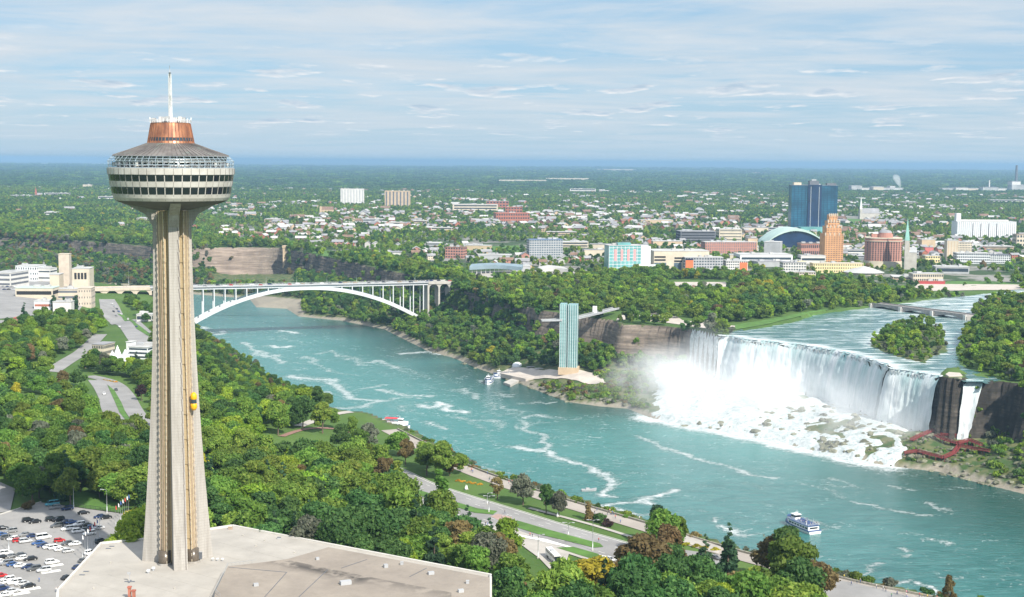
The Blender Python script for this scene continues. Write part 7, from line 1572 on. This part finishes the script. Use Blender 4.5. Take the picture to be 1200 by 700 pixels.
# ---- cars
CP = {'black': (.012, .012, .014), 'white': (.78, .78, .77), 'silver': (.45, .46, .47), 'dark grey': (.08, .085, .09), 'grey': (.22, .225, .23), 'blue': (.035, .09, .24), 'dark blue': (.015, .03, .09), 'red': (.42, .02, .02), 'teal': (.10, .34, .42), 'tan': (.35, .28, .19)}
CM = {k: mat('car_paint_' + k.replace(' ', '_'), v, .25, .02, spec=.6) for k, v in CP.items()}; m_tyre = mat('tyre_rubber', (.015, .015, .015), .8, .1); m_cglass = mat('car_glass', (.015, .02, .025), .08, .1, spec=.8); m_lamp = mat('lamp_lens', (.6, .6, .58), .2, .05)
def car_meshes(kind):
    L_, W_, H_, hood, c0, c1, r0, r1 = {'sedan': (4.7, 1.82, 1.46, .92, -1.75, 1.15, -1.15, .35), 'suv': (4.8, 1.92, 1.78, 1.12, -2.25, 1.15, -2.05, .45), 'van': (5.6, 2.05, 2.15, 1.25, -2.7, 1.9, -2.55, 1.2), 'hatch': (4.1, 1.78, 1.5, .95, -1.95, 1.05, -1.65, .35)}[kind]
    st = [(-L_ / 2, .45, hood * .78, .80), (-L_ / 2 + .15, .28, hood * .96, .95), (-L_ * .32, .24, hood, 1.0), (0, .24, hood, 1.0), (L_ * .24, .24, hood * .97, 1.0), (L_ * .42, .28, hood * .82, .94), (L_ / 2, .40, hood * .62, .78)]
    mb = MB(); vs = []
    for x, z0, z1, k in st:
        w2 = W_ / 2 * k
        for y, z in ((-w2 * .9, z0), (-w2, z0 + .15), (-w2, z1 - .12), (-w2 * .86, z1), (w2 * .86, z1), (w2, z1 - .12), (w2, z0 + .15), (w2 * .9, z0)): vs.append((x, y, z))
    fs = [(8 * i + j, 8 * i + (j + 1) % 8, 8 * i + 8 + (j + 1) % 8, 8 * i + 8 + j)[::-1] for i in range(len(st) - 1) for j in range(8)] + [tuple(range(8)), tuple(8 * (len(st) - 1) + j for j in reversed(range(8)))]
    mb.add(vs, fs); a, b2 = W_ * .36, W_ * .43
    mb.add([(r0, -a, H_ - .07), (r1, -a, H_ - .07), (r1, a, H_ - .07), (r0, a, H_ - .07), (r0 + .1, -a * .9, H_), (r1 - .1, -a * .9, H_), (r1 - .1, a * .9, H_), (r0 + .1, a * .9, H_)], [(0, 1, 5, 4), (1, 2, 6, 5), (2, 3, 7, 6), (3, 0, 4, 7), (4, 5, 6, 7)])
    gl = MB(); gl.add([(c0, -b2, hood - .03), (c1, -b2, hood - .06), (c1, b2, hood - .06), (c0, b2, hood - .03), (r0, -a * .985, H_ - .075), (r1, -a * .985, H_ - .075), (r1, a * .985, H_ - .075), (r0, a * .985, H_ - .075)], [(0, 1, 5, 4), (1, 2, 6, 5), (2, 3, 7, 6), (3, 0, 4, 7)])
    pl_ = MB()
    for x0, x1 in ((c0, r0), (c1, r1), ((c0 + c1) / 2, (r0 + r1) / 2)):
        for sg in (-1, 1): mb.bar((x0, sg * b2, hood - .04), (x1, sg * a, H_ - .05), .09)
    wh = MB(); wh.tube([(0, -.11, 0), (0, .11, 0)], .33, 12, 0, True, False); wh.tube([(0, -.12, 0), (0, .12, 0)], .18, 8, 1, True, False)
    return mb.mesh('body', CM['white']), gl.mesh('windows', m_cglass), wh.mesh('wheel', [m_tyre, m_lamp]), L_, W_
CARM = {k: car_meshes(k) for k in ('sedan', 'suv', 'van', 'hatch')}
def car(p, hd, kind, col, label, group, small=False):
    bm_, gm, wm_, L_, W_ = CARM[kind]; e = empty('car', p, hd, label, 'van' if kind == 'van' else 'car', group)
    o = bpy.data.objects.new('body', bm_); C.objects.link(o); o.parent = e; o.material_slots[0].link = 'OBJECT'; o.material_slots[0].material = CM[col]
    o = bpy.data.objects.new('windows', gm); C.objects.link(o); o.parent = e
    if not small:
        for sx in (-1, 1):
            for sy in (-1, 1): o = bpy.data.objects.new('wheel', wm_); C.objects.link(o); o.parent = e; o.location = (sx * L_ * .3, sy * (W_ / 2 - .1), .33)
    return e
ORD = ['first', 'second', 'third', 'fourth', 'fifth', 'sixth', 'seventh', 'eighth', 'ninth', 'tenth', 'eleventh', 'twelfth', 'thirteenth', 'fourteenth', 'fifteenth', 'sixteenth', 'seventeenth', 'eighteenth', 'nineteenth', 'twentieth'] + [f'number {i}' for i in range(21, 60)]
ROWS = [('backmost row', [(390, 12, 'teal', 'van'), (410, 38, 'grey', 'suv'), (503, 47, 'dark blue', 'suv'), (625, 77, 'black', 'sedan'), (745, 105, 'dark blue', 'sedan'), (790, 112, 'black', 'sedan')]),
 ('second row from the back', [(212, 134, 'black', 'suv'), (262, 144, 'black', 'sedan'), (385, 127, 'black', 'suv'), (437, 130, 'black', 'suv'), (425, 174, 'dark grey', 'suv'), (487, 147, 'dark blue', 'sedan'), (535, 147, 'blue', 'sedan'), (590, 164, 'white', 'suv'), (505, 197, 'white', 'suv'), (640, 172, 'black', 'sedan'), (585, 215, 'white', 'suv'), (690, 185, 'blue', 'hatch'), (735, 190, 'silver', 'sedan'), (625, 205, 'dark grey', 'sedan'), (668, 232, 'white', 'suv')]),
 ('third row from the back', [(18, 192, 'black', 'sedan'), (82, 214, 'grey', 'suv'), (8, 240, 'blue', 'sedan'), (58, 262, 'dark grey', 'suv'), (95, 272, 'white', 'hatch'), (135, 285, 'red', 'hatch'), (185, 240, 'grey', 'sedan'), (192, 290, 'silver', 'suv'), (245, 250, 'dark blue', 'sedan'), (325, 262, 'white', 'van'), (445, 285, 'red', 'hatch'), (285, 303, 'blue', 'sedan'), (325, 322, 'dark blue', 'sedan'), (368, 332, 'white', 'sedan'), (410, 338, 'white', 'suv'), (455, 350, 'white', 'sedan'), (508, 305, 'dark grey', 'sedan'), (560, 310, 'white', 'sedan'), (510, 362, 'silver', 'hatch')]),
 ('fourth row from the back', [(45, 380, 'white', 'suv'), (-30, 390, 'red', 'sedan'), (10, 412, 'black', 'sedan'), (98, 400, 'grey', 'sedan'), (148, 395, 'dark grey', 'sedan'), (160, 418, 'white', 'hatch'), (228, 422, 'black', 'sedan'), (390, 448, 'white', 'suv'), (5, 442, 'white', 'sedan'), (50, 455, 'grey', 'suv'), (100, 463, 'blue', 'sedan'), (155, 472, 'white', 'sedan'), (212, 482, 'dark blue', 'sedan'), (255, 497, 'dark grey', 'suv'), (328, 507, 'silver', 'suv')]),
 ('frontmost row', [(8, 548, 'red', 'hatch'), (58, 580, 'white', 'suv'), (15, 600, 'white', 'sedan'), (112, 600, 'white', 'suv'), (165, 608, 'silver', 'sedan'), (212, 626, 'black', 'sedan'), (20, 646, 'dark blue', 'suv'), (95, 662, 'silver', 'sedan'), (50, 690, 'white', 'sedan'), (-30, 620, 'grey', 'sedan')])]
for rn, L_ in ROWS:
    for i, (cx_, cy_, col, kd) in enumerate(sorted(L_)):
        p = P(cx_ / 6.37, 590 + cy_ / 6.37 + 1.2, ZL); p.z = ZL + .26; car(p, DH + random.uniform(-.05, .05) + (math.pi if random.random() < .5 else 0), kd, col, f'{col} {"van" if kd == "van" else "car"}, {ORD[i]} from left, {rn} of the car park', 'cars in the car park')
for i, (cx_, cy_, col, kd, q) in enumerate([(762, 288, 'black', 'suv', 'beside the flagpoles'), (690, 374, 'white', 'suv', 'at the edge of the pale roof'), (597, 482, 'dark blue', 'sedan', 'against the side of the pale roofed building'), (640, 432, 'dark grey', 'sedan', 'below the white flagpoles'), (515, 560, 'black', 'sedan', 'nearest the front along the pale roofed building')]):
    p = P(cx_ / 6.37 - 2, 590 + cy_ / 6.37 + 1.5, ZL); p.z = ZL + .26; car(p, math.radians(60), kd, col, f'{col} car parked {q}', 'cars by the pale roofed building')
mb = MB()
for cx_, cy_ in ((400, 470), (380, 515), (225, 645), (145, 680)): p = P(cx_ / 6.37, 590 + cy_ / 6.37, ZL); mb.box((p.x, p.y, ZL + .27), (6.4, 2.4, .03), DH)
mb.build('painted_island', m_mark, kind='structure')
mb = MB()
for rn, L_ in ROWS:
    for cx_, cy_, _, _ in L_: p = P(cx_ / 6.37, 590 + cy_ / 6.37, ZL) + dvn * 1.35; mb.box((p.x, p.y, ZL + .27), (5.0, .12, .012), DH)
mb.build('bay_lines', m_mark, kind='structure')
# ---- lamps and poles
def lamp_post(p, h_, label, group, arms=1, rz=0, head='cobra'):
    e = empty('lamp_post', p, rz, label, 'street lamp', group); mb = MB(); mb.tube([(0, 0, 0), (0, 0, h_)], [.16, .09], 8)
    for k in range(arms): sg = 1 if k == 0 else -1; mb.tube([(0, 0, h_ - .1), (sg * .8, 0, h_ + .25), (sg * 1.7, 0, h_ + .3)], .06, 6)
    mb.build('pole', m_steel, e)
    for k in range(arms): sg = 1 if k == 0 else -1; MB().box((sg * 2.0, 0, h_ + .28), (1.0, .4, .2)).build('lamp_head', m_grey, e)
    MB().box((0, 0, .25), (.6, .6, .5)).build('base', m_conc, e); return e
lamp_post(P(86.5, 596, ZL), 9.5, 'tall street lamp behind the car park, left one', 'lamps of the car park', 1, math.pi); lamp_post(P(125.5, 602, ZL), 9.5, 'tall street lamp behind the car park, right one', 'lamps of the car park', 1, math.pi); lamp_post(P(10.5, 648, ZL), 9, 'street lamp standing among the parked cars', 'lamps of the car park', 2)
for i, (x_, y_, h_) in enumerate([(573, 601, 7), (630.5, 655, 9), (694.5, 646, 12), (490, 590, 6), (588, 622, 6), (655, 605, 6.5), (666, 628, 5), (571, 592, 5)]): lamp_post(G(x_, y_, .2), h_, ['dark double armed lamp at the gap in the road median', 'slim lamp beside the white bus', 'tallest dark lamp on the median right of the bus', 'short lamp at the left end of the riverside road', 'small lamp with a white head at the road layby', 'white headed lamp on the riverside lawn', 'dark lamp halfway along the right median', 'white globe lamp by the brick crossing'][i], 'lamps along the riverside road', 2 if i in (0, 2, 6) else 1)
for i, (x_, y_, h_) in enumerate([(104.5, 346, 24), (151, 337, 22)]): lamp_post(P(x_, y_, 60), h_, ['tall light mast at the near end of the viaduct', 'tall light mast behind the viaduct'][i], 'masts of the bridge', 1)
for i in range(9): q = A + ud * (s0 + 25 + i * 36) + nd * 10.5; lamp_post(Vector((q.x, q.y, ZD)), 8, f'{ORD[i]} lamp from the left on the white arch bridge', 'lamps of the arch bridge', 1, math.atan2(nd.y, nd.x) + math.pi)
m_flag = {'red': mat('flag_red', (.55, .05, .04), .8, .1), 'white': mat('flag_white', (.75, .75, .75), .8, .1), 'blue': mat('flag_blue', (.05, .12, .35), .8, .1)}
FL = [(97, 656, 'white'), (100, 651, 'white'), (103, 648, 'white'), (105.5, 645, 'red'), (108, 642, 'white'), (111, 639, 'red'), (114, 636, 'blue'), (117, 633, 'white')] + [(136, 619, 'red'), (139, 616, 'white'), (141.5, 613, 'blue'), (144, 611, 'white'), (146.5, 609, 'red'), (149, 607, 'white'), (151, 605, 'blue')]
for i, (x_, y_, c_) in enumerate(FL):
    a = i < 8; e = empty('flagpole', P(x_, y_ + 2, ZL), 0, f'{ORD[i if a else i - 8]} flagpole from the left in the {"front" if a else "rear"} row beside the pale roofed building', 'flagpole', 'flagpoles by the building'); MB().tube([(0, 0, 0), (0, 0, 9.5)], [.09, .04], 6).build('pole', m_steel, e)
    MB().add([(0, 0, 9.3), (.3, .1, 9.1), (.5, -.1, 8.5), (.45, .1, 7.9), (.25, 0, 7.7), (0, 0, 8.2)], [(0, 1, 2, 3, 4, 5), (5, 4, 3, 2, 1, 0)][:1]).build('flag', m_flag[c_], e)
# ---- vehicles on the roads
def on_road(px, py, px2, py2, kd, col, lb, grp=None):
    a, b2 = G(px, py, .3), G(px2, py2, .3); return car(a, math.atan2(b2.y - a.y, b2.x - a.x), kd, col, lb, grp)
on_road(715, 658, 735, 665, 'hatch', 'silver', 'silver car on the riverside road at the right of the bus'); on_road(136, 458, 130, 452, 'sedan', 'dark grey', 'dark car on the curving park road'); on_road(122, 463, 125, 470, 'sedan', 'white', 'white car on the inner lane of the curving park road'); on_road(103, 508, 110, 505, 'suv', 'white', 'white car parked by the dark purple tree'); on_road(98, 505, 104, 503, 'sedan', 'silver', 'silver car next to the dark purple tree'); on_road(692, 668, 700, 670, 'sedan', 'black', 'black car half hidden below the riverside road trees')
on_road(822, 655, 835, 660, 'suv', 'black', 'black car in the small car park by the tall spruce'); on_road(838, 656, 850, 660, 'sedan', 'dark grey', 'dark grey car by the tall spruce')
for i, (x_, y_, c_) in enumerate([(131, 357, 'white'), (134, 360, 'silver'), (137, 363, 'dark grey'), (139, 366, 'blue'), (142, 369, 'white'), (133, 366, 'black'), (136, 371, 'grey'), (150, 375, 'white'), (160, 384, 'dark blue'), (140, 384, 'white')]): on_road(x_, y_, x_ + 4, y_ + 3, 'sedan', c_, f'{c_} car, {ORD[i]} down the road that comes out under the viaduct', 'cars on the road under the viaduct')
rc = random.Random(12)
for i in range(26):
    x_, y_ = [(4 + 4.2 * i, 350 + rc.uniform(-2, 2)), (-2 + 4 * (i - 10), 384 + rc.uniform(-4, 4))][i > 12]; x_ = x_ if i <= 12 else 1 + (i - 13) * 1.0; c_ = rc.choice(['white', 'silver', 'black', 'grey', 'dark blue', 'red'])
    if i <= 12: y_ = 334 + (i % 3) * 3.2; x_ = 2 + i * 1.7
    p = G(x_, y_, .5); car(p, rc.uniform(0, .4), 'sedan', c_, f'{c_} car, {ORD[i if i <= 12 else i - 13]} of those {"left of the customs hall" if i <= 12 else "on the road below the customs hall"}', 'cars near the customs hall', True)
for i in range(36):
    s = s0 + 6 + (s1 - s0 + 50) * (i + rc.uniform(.1, .8)) / 36; lane = rc.choice([-5.2, -1.8, 1.8, 5.2]); q = A + ud * s + nd * lane; c_ = rc.choice(['white', 'white', 'silver', 'black', 'grey', 'dark blue', 'red', 'tan']); kd = rc.choice(['sedan', 'suv', 'suv', 'van'])
    car(Vector((q.x, q.y, ZD + (.14 if s > s1 else -.13))), math.atan2(ud.y, ud.x), kd, c_, f'{c_} {"van" if kd == "van" else "car"}, {ORD[i]} from left in the arch bridge traffic', 'vehicles on the arch bridge', True)
# bus
a, b2 = G(641, 651, .45), G(655, 664, .45); e = empty('bus', a.lerp(b2, .5), math.atan2(b2.y - a.y, b2.x - a.x), 'white tour bus with dark windows standing in the roadside layby', 'bus')
mb = MB(); mb.box((0, 0, 1.15), (12, 2.5, 1.5)); mb.box((0, 0, 3.12), (11.8, 2.4, .42)); 
for x_ in (-5.9, -3.9, -1.9, .1, 2.1, 4.1): 
    for sy in (-1, 1): mb.box((x_ + .05, sy * 1.2, 2.4), (.14, .12, 1.2))
mb.build('body', CM['white'], e); MB().box((0, 0, 2.4), (11.9, 2.36, 1.1)).build('windows', m_cglass, e); MB().box((5.97, 0, 1.6), (.1, 2.3, 1.6)).build('windscreen', m_cglass, e); MB().box((-1, 0, 3.45), (2.4, 1.5, .25)).build('roof_unit', m_grey, e)
for x_ in (-3.6, -2.4, 3.8):
    for sy in (-1, 1): mb = MB(); mb.tube([(x_, sy * 1.05, .5), (x_, sy * 1.28, .5)], .5, 12, 0, True, False); mb.build('wheel', m_tyre, e)
# ---- people
m_skin = mat('skin', (.50, .30, .20), .6, .05); m_hair = mat('hair', (.05, .03, .02), .8, .1)
SHC = {'red': (.50, .06, .05), 'white': (.70, .70, .68), 'blue': (.06, .16, .42), 'dark': (.03, .03, .04), 'yellow': (.70, .52, .06), 'green': (.08, .28, .14), 'pink': (.6, .25, .3)}; SHM = {k: mat('cloth_' + k, v, .85, .1, 2) for k, v in SHC.items()}; m_jean = mat('denim', (.05, .08, .16), .85, .1, 2)
def person_base(pose):
    J = {'walk': ([(0, 0, .95), (0, 0, 1.2), (0, .01, 1.42), (0, .02, 1.52), (0, .03, 1.66), (.10, 0, .90), (.12, .18, .50), (.12, .10, .08), (.12, .24, .04), (-.10, 0, .90), (-.12, -.10, .50), (-.12, -.32, .12), (-.12, -.22, .03), (.20, 0, 1.40), (.26, -.12, 1.13), (.27, -.02, .88), (-.20, 0, 1.40), (-.26, .10, 1.13), (-.27, .24, .92)]),
         'stand': ([(0, 0, .95), (0, 0, 1.2), (0, .01, 1.42), (0, .02, 1.52), (0, .03, 1.66), (.10, 0, .90), (.12, .02, .50), (.12, 0, .08), (.12, .14, .04), (-.10, 0, .90), (-.12, .02, .50), (-.12, 0, .08), (-.12, .14, .04), (.20, 0, 1.40), (.25, .0, 1.13), (.20, .24, 1.10), (-.20, 0, 1.40), (-.26, 0, 1.13), (-.22, .20, 1.18)])}[pose]
    E = [(0, 1), (1, 2), (2, 3), (3, 4), (0, 5), (5, 6), (6, 7), (7, 8), (0, 9), (9, 10), (10, 11), (11, 12), (2, 13), (13, 14), (14, 15), (2, 16), (16, 17), (17, 18)]
    Rr = [.145, .13, .14, .06, .10, .10, .07, .05, .04, .10, .07, .05, .04, .065, .045, .035, .065, .045, .035]
    me = bpy.data.meshes.new('p'); me.from_pydata(J, E, []); o = bpy.data.objects.new('p', me); C.objects.link(o); sk = o.modifiers.new('s', 'SKIN'); sb = o.modifiers.new('u', 'SUBSURF'); sb.levels = 1
    for v, r_ in zip(me.skin_vertices[0].data, Rr): v.radius = (r_, r_ * .8 if r_ > .12 else r_)
    me.skin_vertices[0].data[0].use_root = True
    dg = bpy.context.evaluated_depsgraph_get(); m2 = bpy.data.meshes.new_from_object(o.evaluated_get(dg)); bpy.data.objects.remove(o); m2.name = 'person'; return m2
PB = {k: person_base(k) for k in ('walk', 'stand')}; pc_ = {}
def person(p, rz, pose, shirt, label, group, s=1.0):
    if (pose, shirt) not in pc_:
        m2 = PB[pose].copy(); m2.materials.clear()
        for m in (m_skin, SHM[shirt], m_jean, m_hair): m2.materials.append(m)
        for f in m2.polygons: z = f.center.z; ax_ = abs(f.center.x); f.material_index = (3 if z > 1.68 or (z > 1.6 and f.center.y < 0) else 0) if z > 1.47 else (1 if z > .93 and not (ax_ > .18 and z < 1.2) else (0 if ax_ > .19 else 2)); f.use_smooth = True
        pc_[(pose, shirt)] = m2
    o = bpy.data.objects.new('person', pc_[(pose, shirt)]); C.objects.link(o); o.location = p; o.rotation_euler = (0, 0, rz); o.scale = (s, s, s); return tag(o, label, 'person', group)
rp = random.Random(3); cl_ = list(SHC)
wi = offset_line(wl, SG * -2.0 if False else (6 if SG == 1 else -6)); 
def prom_spots(x0, x1, n):
    c_ = [(proj(p.x, p.y, hz(p.x, p.y))[0], p) for p in wo_]; c_ = [q for q in c_ if x0 < q[0] < x1]; return [rp.choice(c_)[1] for _ in range(n)] if c_ else []
k = 0; away = (offset_line(wl, SG * 5)[len(wl) // 2] - wl[len(wl) // 2]).normalized()
used_lab = {}
for (x0, x1, n, q) in [(535, 575, 14, 'at the rocky viewpoint left of the bare reddish tree'), (575, 700, 12, 'on the promenade behind the riverside lawn trees'), (700, 770, 14, 'on the promenade near the small round bushes'), (980, 1120, 26, 'along the stone wall at the bottom right')]:
    for p in prom_spots(x0, x1, n):
        off = rp.uniform(1.0, 6.5); q_ = Vector((p.x, p.y, 0)) + away * off + Vector((rp.uniform(-3, 3), rp.uniform(-3, 3), 0)); 
        if inpoly(np.array([q_.x]), np.array([q_.y]), B_POLY)[0]: q_ = q_ + away * 4
        c_ = rp.choice(cl_); ps = rp.choice(['walk', 'stand']); lb = f'person {"walking" if ps == "walk" else "standing"} in a {c_} top {q}'
        person(Vector((q_.x, q_.y, hz(q_.x, q_.y) + .22)), rp.random() * 6.28, ps, c_, lb, 'people: ' + lb)
for i, (x_, y_, c_) in enumerate([(27.5, 0, 'blue'), (66.5, 0, 'white'), (69, 0, 'dark')]):
    p = P([46, 66, 68.5][i], [683, 695, 694][i], ZL); person(p + Vector((0, 0, .26)), i, 'stand', c_, f'person in a {c_} top standing {["behind the front row of cars", "at the front corner of the car park", "beside another at the front corner of the car park"][i]}', None)
for i, (x_, y_, c_) in enumerate([(569, 617, 'dark'), (571.5, 617.5, 'blue'), (591.5, 603, 'dark'), (621, 630, 'red'), (624, 631, 'dark'), (545, 576, 'white'), (701.5, 636, 'red')]):
    person(G(x_, y_, .4), i, 'walk', c_, f'person in a {c_} top {["left of a pair crossing the riverside road", "right of a pair crossing the riverside road", "walking past the double armed lamp", "in the layby left of the bus", "in the layby nearest the bus", "by the lawn sculptures", "on the end of the right median"][i]}', None)
# flower beds and small things on the lawn
def bed(px, py, col, s, lb):
    e = empty('flower_bed', G(px, py), 0, lb, 'flowers'); 
    for i in range(5): o = bpy.data.objects.new('clump', with_mat(NBUSH[i % 2], LM[col])); C.objects.link(o); o.parent = e; o.location = ((i - 2) * 2.6 * s, -(i - 2) * 1.8 * s, -.3); o.scale = (s * .5, s * .5, s * .35)
m_of = leaf_mat('orange_flowers', (.45, .20, .02), (.60, .30, .02), (.3, .3, .05)); LM['orange'] = m_of; bed(549, 566, 'orange', 1.0, 'orange flower bed on the riverside lawn left end'); bed(815, 641, 'yellow', 1.3, 'yellow flower bed by the small conifer'); bed(128, 447, 'orange', 1.0, 'orange flower bed at the bend of the park road'); bed(612, 314, 'orange', 2.4, 'orange flowering trees beside the border plaza')
for i, (x_, y_) in enumerate([(546.5, 574), (654, 606)]):
    e = empty('lawn_sculpture', G(x_, y_, .1), .4, ['white pair of figures sculpture on the riverside lawn, left end', 'white sculpture on the riverside lawn near the lamp'][i], 'sculpture'); mb = MB(); mb.box((0, 0, .2), (1.6, 1.2, .4)); mb.build('plinth', m_conc, e); mb = MB(); mb.tube([(-.3, 0, .4), (-.35, 0, 1.2), (-.1, 0, 1.9), (-.2, 0, 2.3)], [.35, .3, .2, .1], 8); mb.tube([(.35, 0, .4), (.3, 0, 1.1), (.45, 0, 1.6), (.4, 0, 1.9)], [.3, .26, .18, .1], 8); mb.build('figures', m_whitep, e)
# ---- boats
m_hull = mat('boat_white', (.76, .77, .78), .4, .04, .5); m_bblue = mat('boat_blue', (.02, .06, .18), .4, .05, .5)
def hull(L_, W_, z0, z1, m, nm, par, tk=1.0):
    n = 14; vs = []
    for i in range(n + 1):
        u = i / n; x_ = -L_ / 2 + L_ * u; k = (1 if u < .62 else math.sqrt(max(0, 1 - ((u - .62) / .38) ** 2.0))) * (.92 + .08 * min(1, u * 6)); k = max(k, .015); sheer = .9 * max(0, u - .7) / .3
        for sy in (-1, 1): vs.append((x_, sy * W_ / 2 * k * tk, z0))
        for sy in (-1, 1): vs.append((x_ + .4 * sheer, sy * W_ / 2 * k, z1 + sheer))
    fs = []
    for i in range(n): a = 4 * i; fs += [(a, a + 4, a + 6, a + 2), (a + 1, a + 3, a + 7, a + 5), (a + 2, a + 6, a + 7, a + 3), (a, a + 1, a + 5, a + 4)]
    fs += [(0, 2, 3, 1), (4 * n, 4 * n + 1, 4 * n + 3, 4 * n + 2)]; mb = MB(); mb.add(vs, fs); return mb.build(nm, m, par)
def tour_boat(p, hd, label, L_=27, canopy=None, n_p=26, seed=1, group_q=''):
    e = empty('tour_boat', p, hd, label, 'boat'); W_ = L_ * .33
    hull(L_, W_, -.4, 1.5, m_hull, 'hull', e, .86); hull(L_ * 1.0, W_ * 1.03, 1.5, 1.85, m_bblue, 'rubbing_strake', e, 1)
    hull(L_ * .88, W_ * .88, 1.86, 4.1, m_hull, 'main_cabin', e)
    for sy in (-1, 1):
        for i in range(7): MB().box((-L_ * .40 + L_ * .095 * i + .6, sy * W_ * .435, 3.0), (L_ * .068, .18, .95)).build('window', m_cglass, e)
    MB().box((-L_ * .438, 0, 3.0), (.2, W_ * .6, .95)).build('stern_window', m_cglass, e)
    hull(L_ * .90, W_ * .93, 4.1, 4.35, m_bblue if not canopy else m_hull, 'upper_deck', e)
    mr = MB(); 
    for i in range(20):
        u = i / 19; x_ = -L_ * .44 + L_ * .74 * u
        for sy in (-1, 1): mr.bar((x_, sy * W_ * .43, 4.3), (x_, sy * W_ * .43, 5.4), .08)
    for z_ in (4.9, 5.4):
        for sy in (-1, 1): mr.bar((-L_ * .44, sy * W_ * .43, z_), (L_ * .30, sy * W_ * .43, z_), .08)
        mr.bar((-L_ * .44, -W_ * .43, z_), (-L_ * .44, W_ * .43, z_), .08)
    mr.build('railing', m_whitep, e)
    wh = MB().box((L_ * .20, 0, 5.6), (L_ * .15, W_ * .42, 2.6), 0, 0, .9).build('wheelhouse', m_hull, e); MB().box((L_ * .20, 0, 6.0), (L_ * .15 + .12, W_ * .40, .9)).build('wheelhouse_window', m_cglass, wh); MB().box((L_ * .19, 0, 7.1), (L_ * .17, W_ * .5, .25)).build('wheelhouse_roof', m_hull, wh)
    mb = MB(); mb.tube([(L_ * .17, 0, 7), (L_ * .16, 0, 9.6)], .12, 6); mb.bar((L_ * .165, -1.2, 8.6), (L_ * .165, 1.2, 8.6), .12); mb.build('mast', m_whitep, e)
    for sy in (-1, 1): mb = MB(); mb.tube([(-L_ * .30, sy * W_ * .25, 4.3), (-L_ * .31, sy * W_ * .25, 7.2)], .18, 8); mb.build('exhaust', m_whitep, e)
    if canopy: MB().box((-L_ * .12, 0, 7.2), (L_ * .42, W_ * .7, .25)).build('canopy', canopy, e)
    r_ = random.Random(seed); M_ = Matrix.Translation(p) @ Matrix.Rotation(hd, 4, 'Z')
    for i in range(n_p):
        q = M_ @ Vector((r_.uniform(-.42, .10) * L_, r_.uniform(-.38, .38) * W_, 4.36)); c_ = r_.choice(['blue', 'blue', 'blue', 'dark', 'white'] if not canopy else ['red', 'red', 'red', 'pink']); ps = 'stand'
        person(q, r_.random() * 6.28, ps, c_, f'passenger in {c_} on deck of the {group_q}', f'passengers in {c_} on the {group_q}')
    return e
a, b2 = P(955, 626, 0), P(923, 612.5, 0); tour_boat(a.lerp(b2, .5), math.atan2(b2.y - a.y, b2.x - a.x), 'double decked white and blue tour boat full of passengers out on the river', 27, None, 34, 1, 'tour boat nearest the camera')
tour_boat(P(573, 449, 0), math.radians(262), 'white tour boat with blue trim leaving the far landing', 22, None, 12, 2, 'tour boat leaving the far landing')
tour_boat(P(589, 443, 0), math.radians(190), 'white tour boat tied up at the far dock', 20, None, 6, 3, 'tour boat tied up at the far dock')
tour_boat(P(463, 501, 0), math.radians(-15), 'white boat with bright red canopy at the near shore dock', 24, mat('canopy_red', (.6, .04, .05), .7, .05), 16, 4, 'red canopied boat')
slab([(430, 494), (452, 491), (462, 497), (450, 503), (432, 502)], 2.5, 3, 'dock', m_path, 'pale dock and walkway beside the red canopied boat', 'dock')
e = empty('small_boat', P(690, 575.5, 0), math.radians(8), 'lone small grey white open boat on the river beyond the promenade', 'boat'); hull(9.5, 3.0, -.3, 1.1, m_grey, 'hull', e, .8); MB().box((-.8, 0, 1.5), (2.6, 1.8, 1.0), 0, 0, .85).build('cabin', m_grey, e)
print('objects', len(bpy.data.objects))

# shrubs clinging to the outer edge of the promenade
rg = random.Random(41); P3, S, V = [], [], []; src, off = kinds(NBUSH)
for p in wo_:
    if p.y > 900: continue
    for _ in range(2):
        if rg.random() < .42: continue
        q = p - away * rg.uniform(1.2, 5.5) + Vector((rg.uniform(-2, 2), rg.uniform(-2, 2), 0)); z = hz(q.x, q.y)
        P3.append((q.x, q.y, max(z, ZR - 3) - 1.0)); S.append(rg.uniform(.5, 1.0)); V.append(off[rg.choice(['dark', 'green', 'olive', 'russet', 'grey'])] + rg.randrange(2))
scatter('rim_shrubs', P3, S, V, src, 'low shrubs growing below the riverside stone wall', 'shrubs')
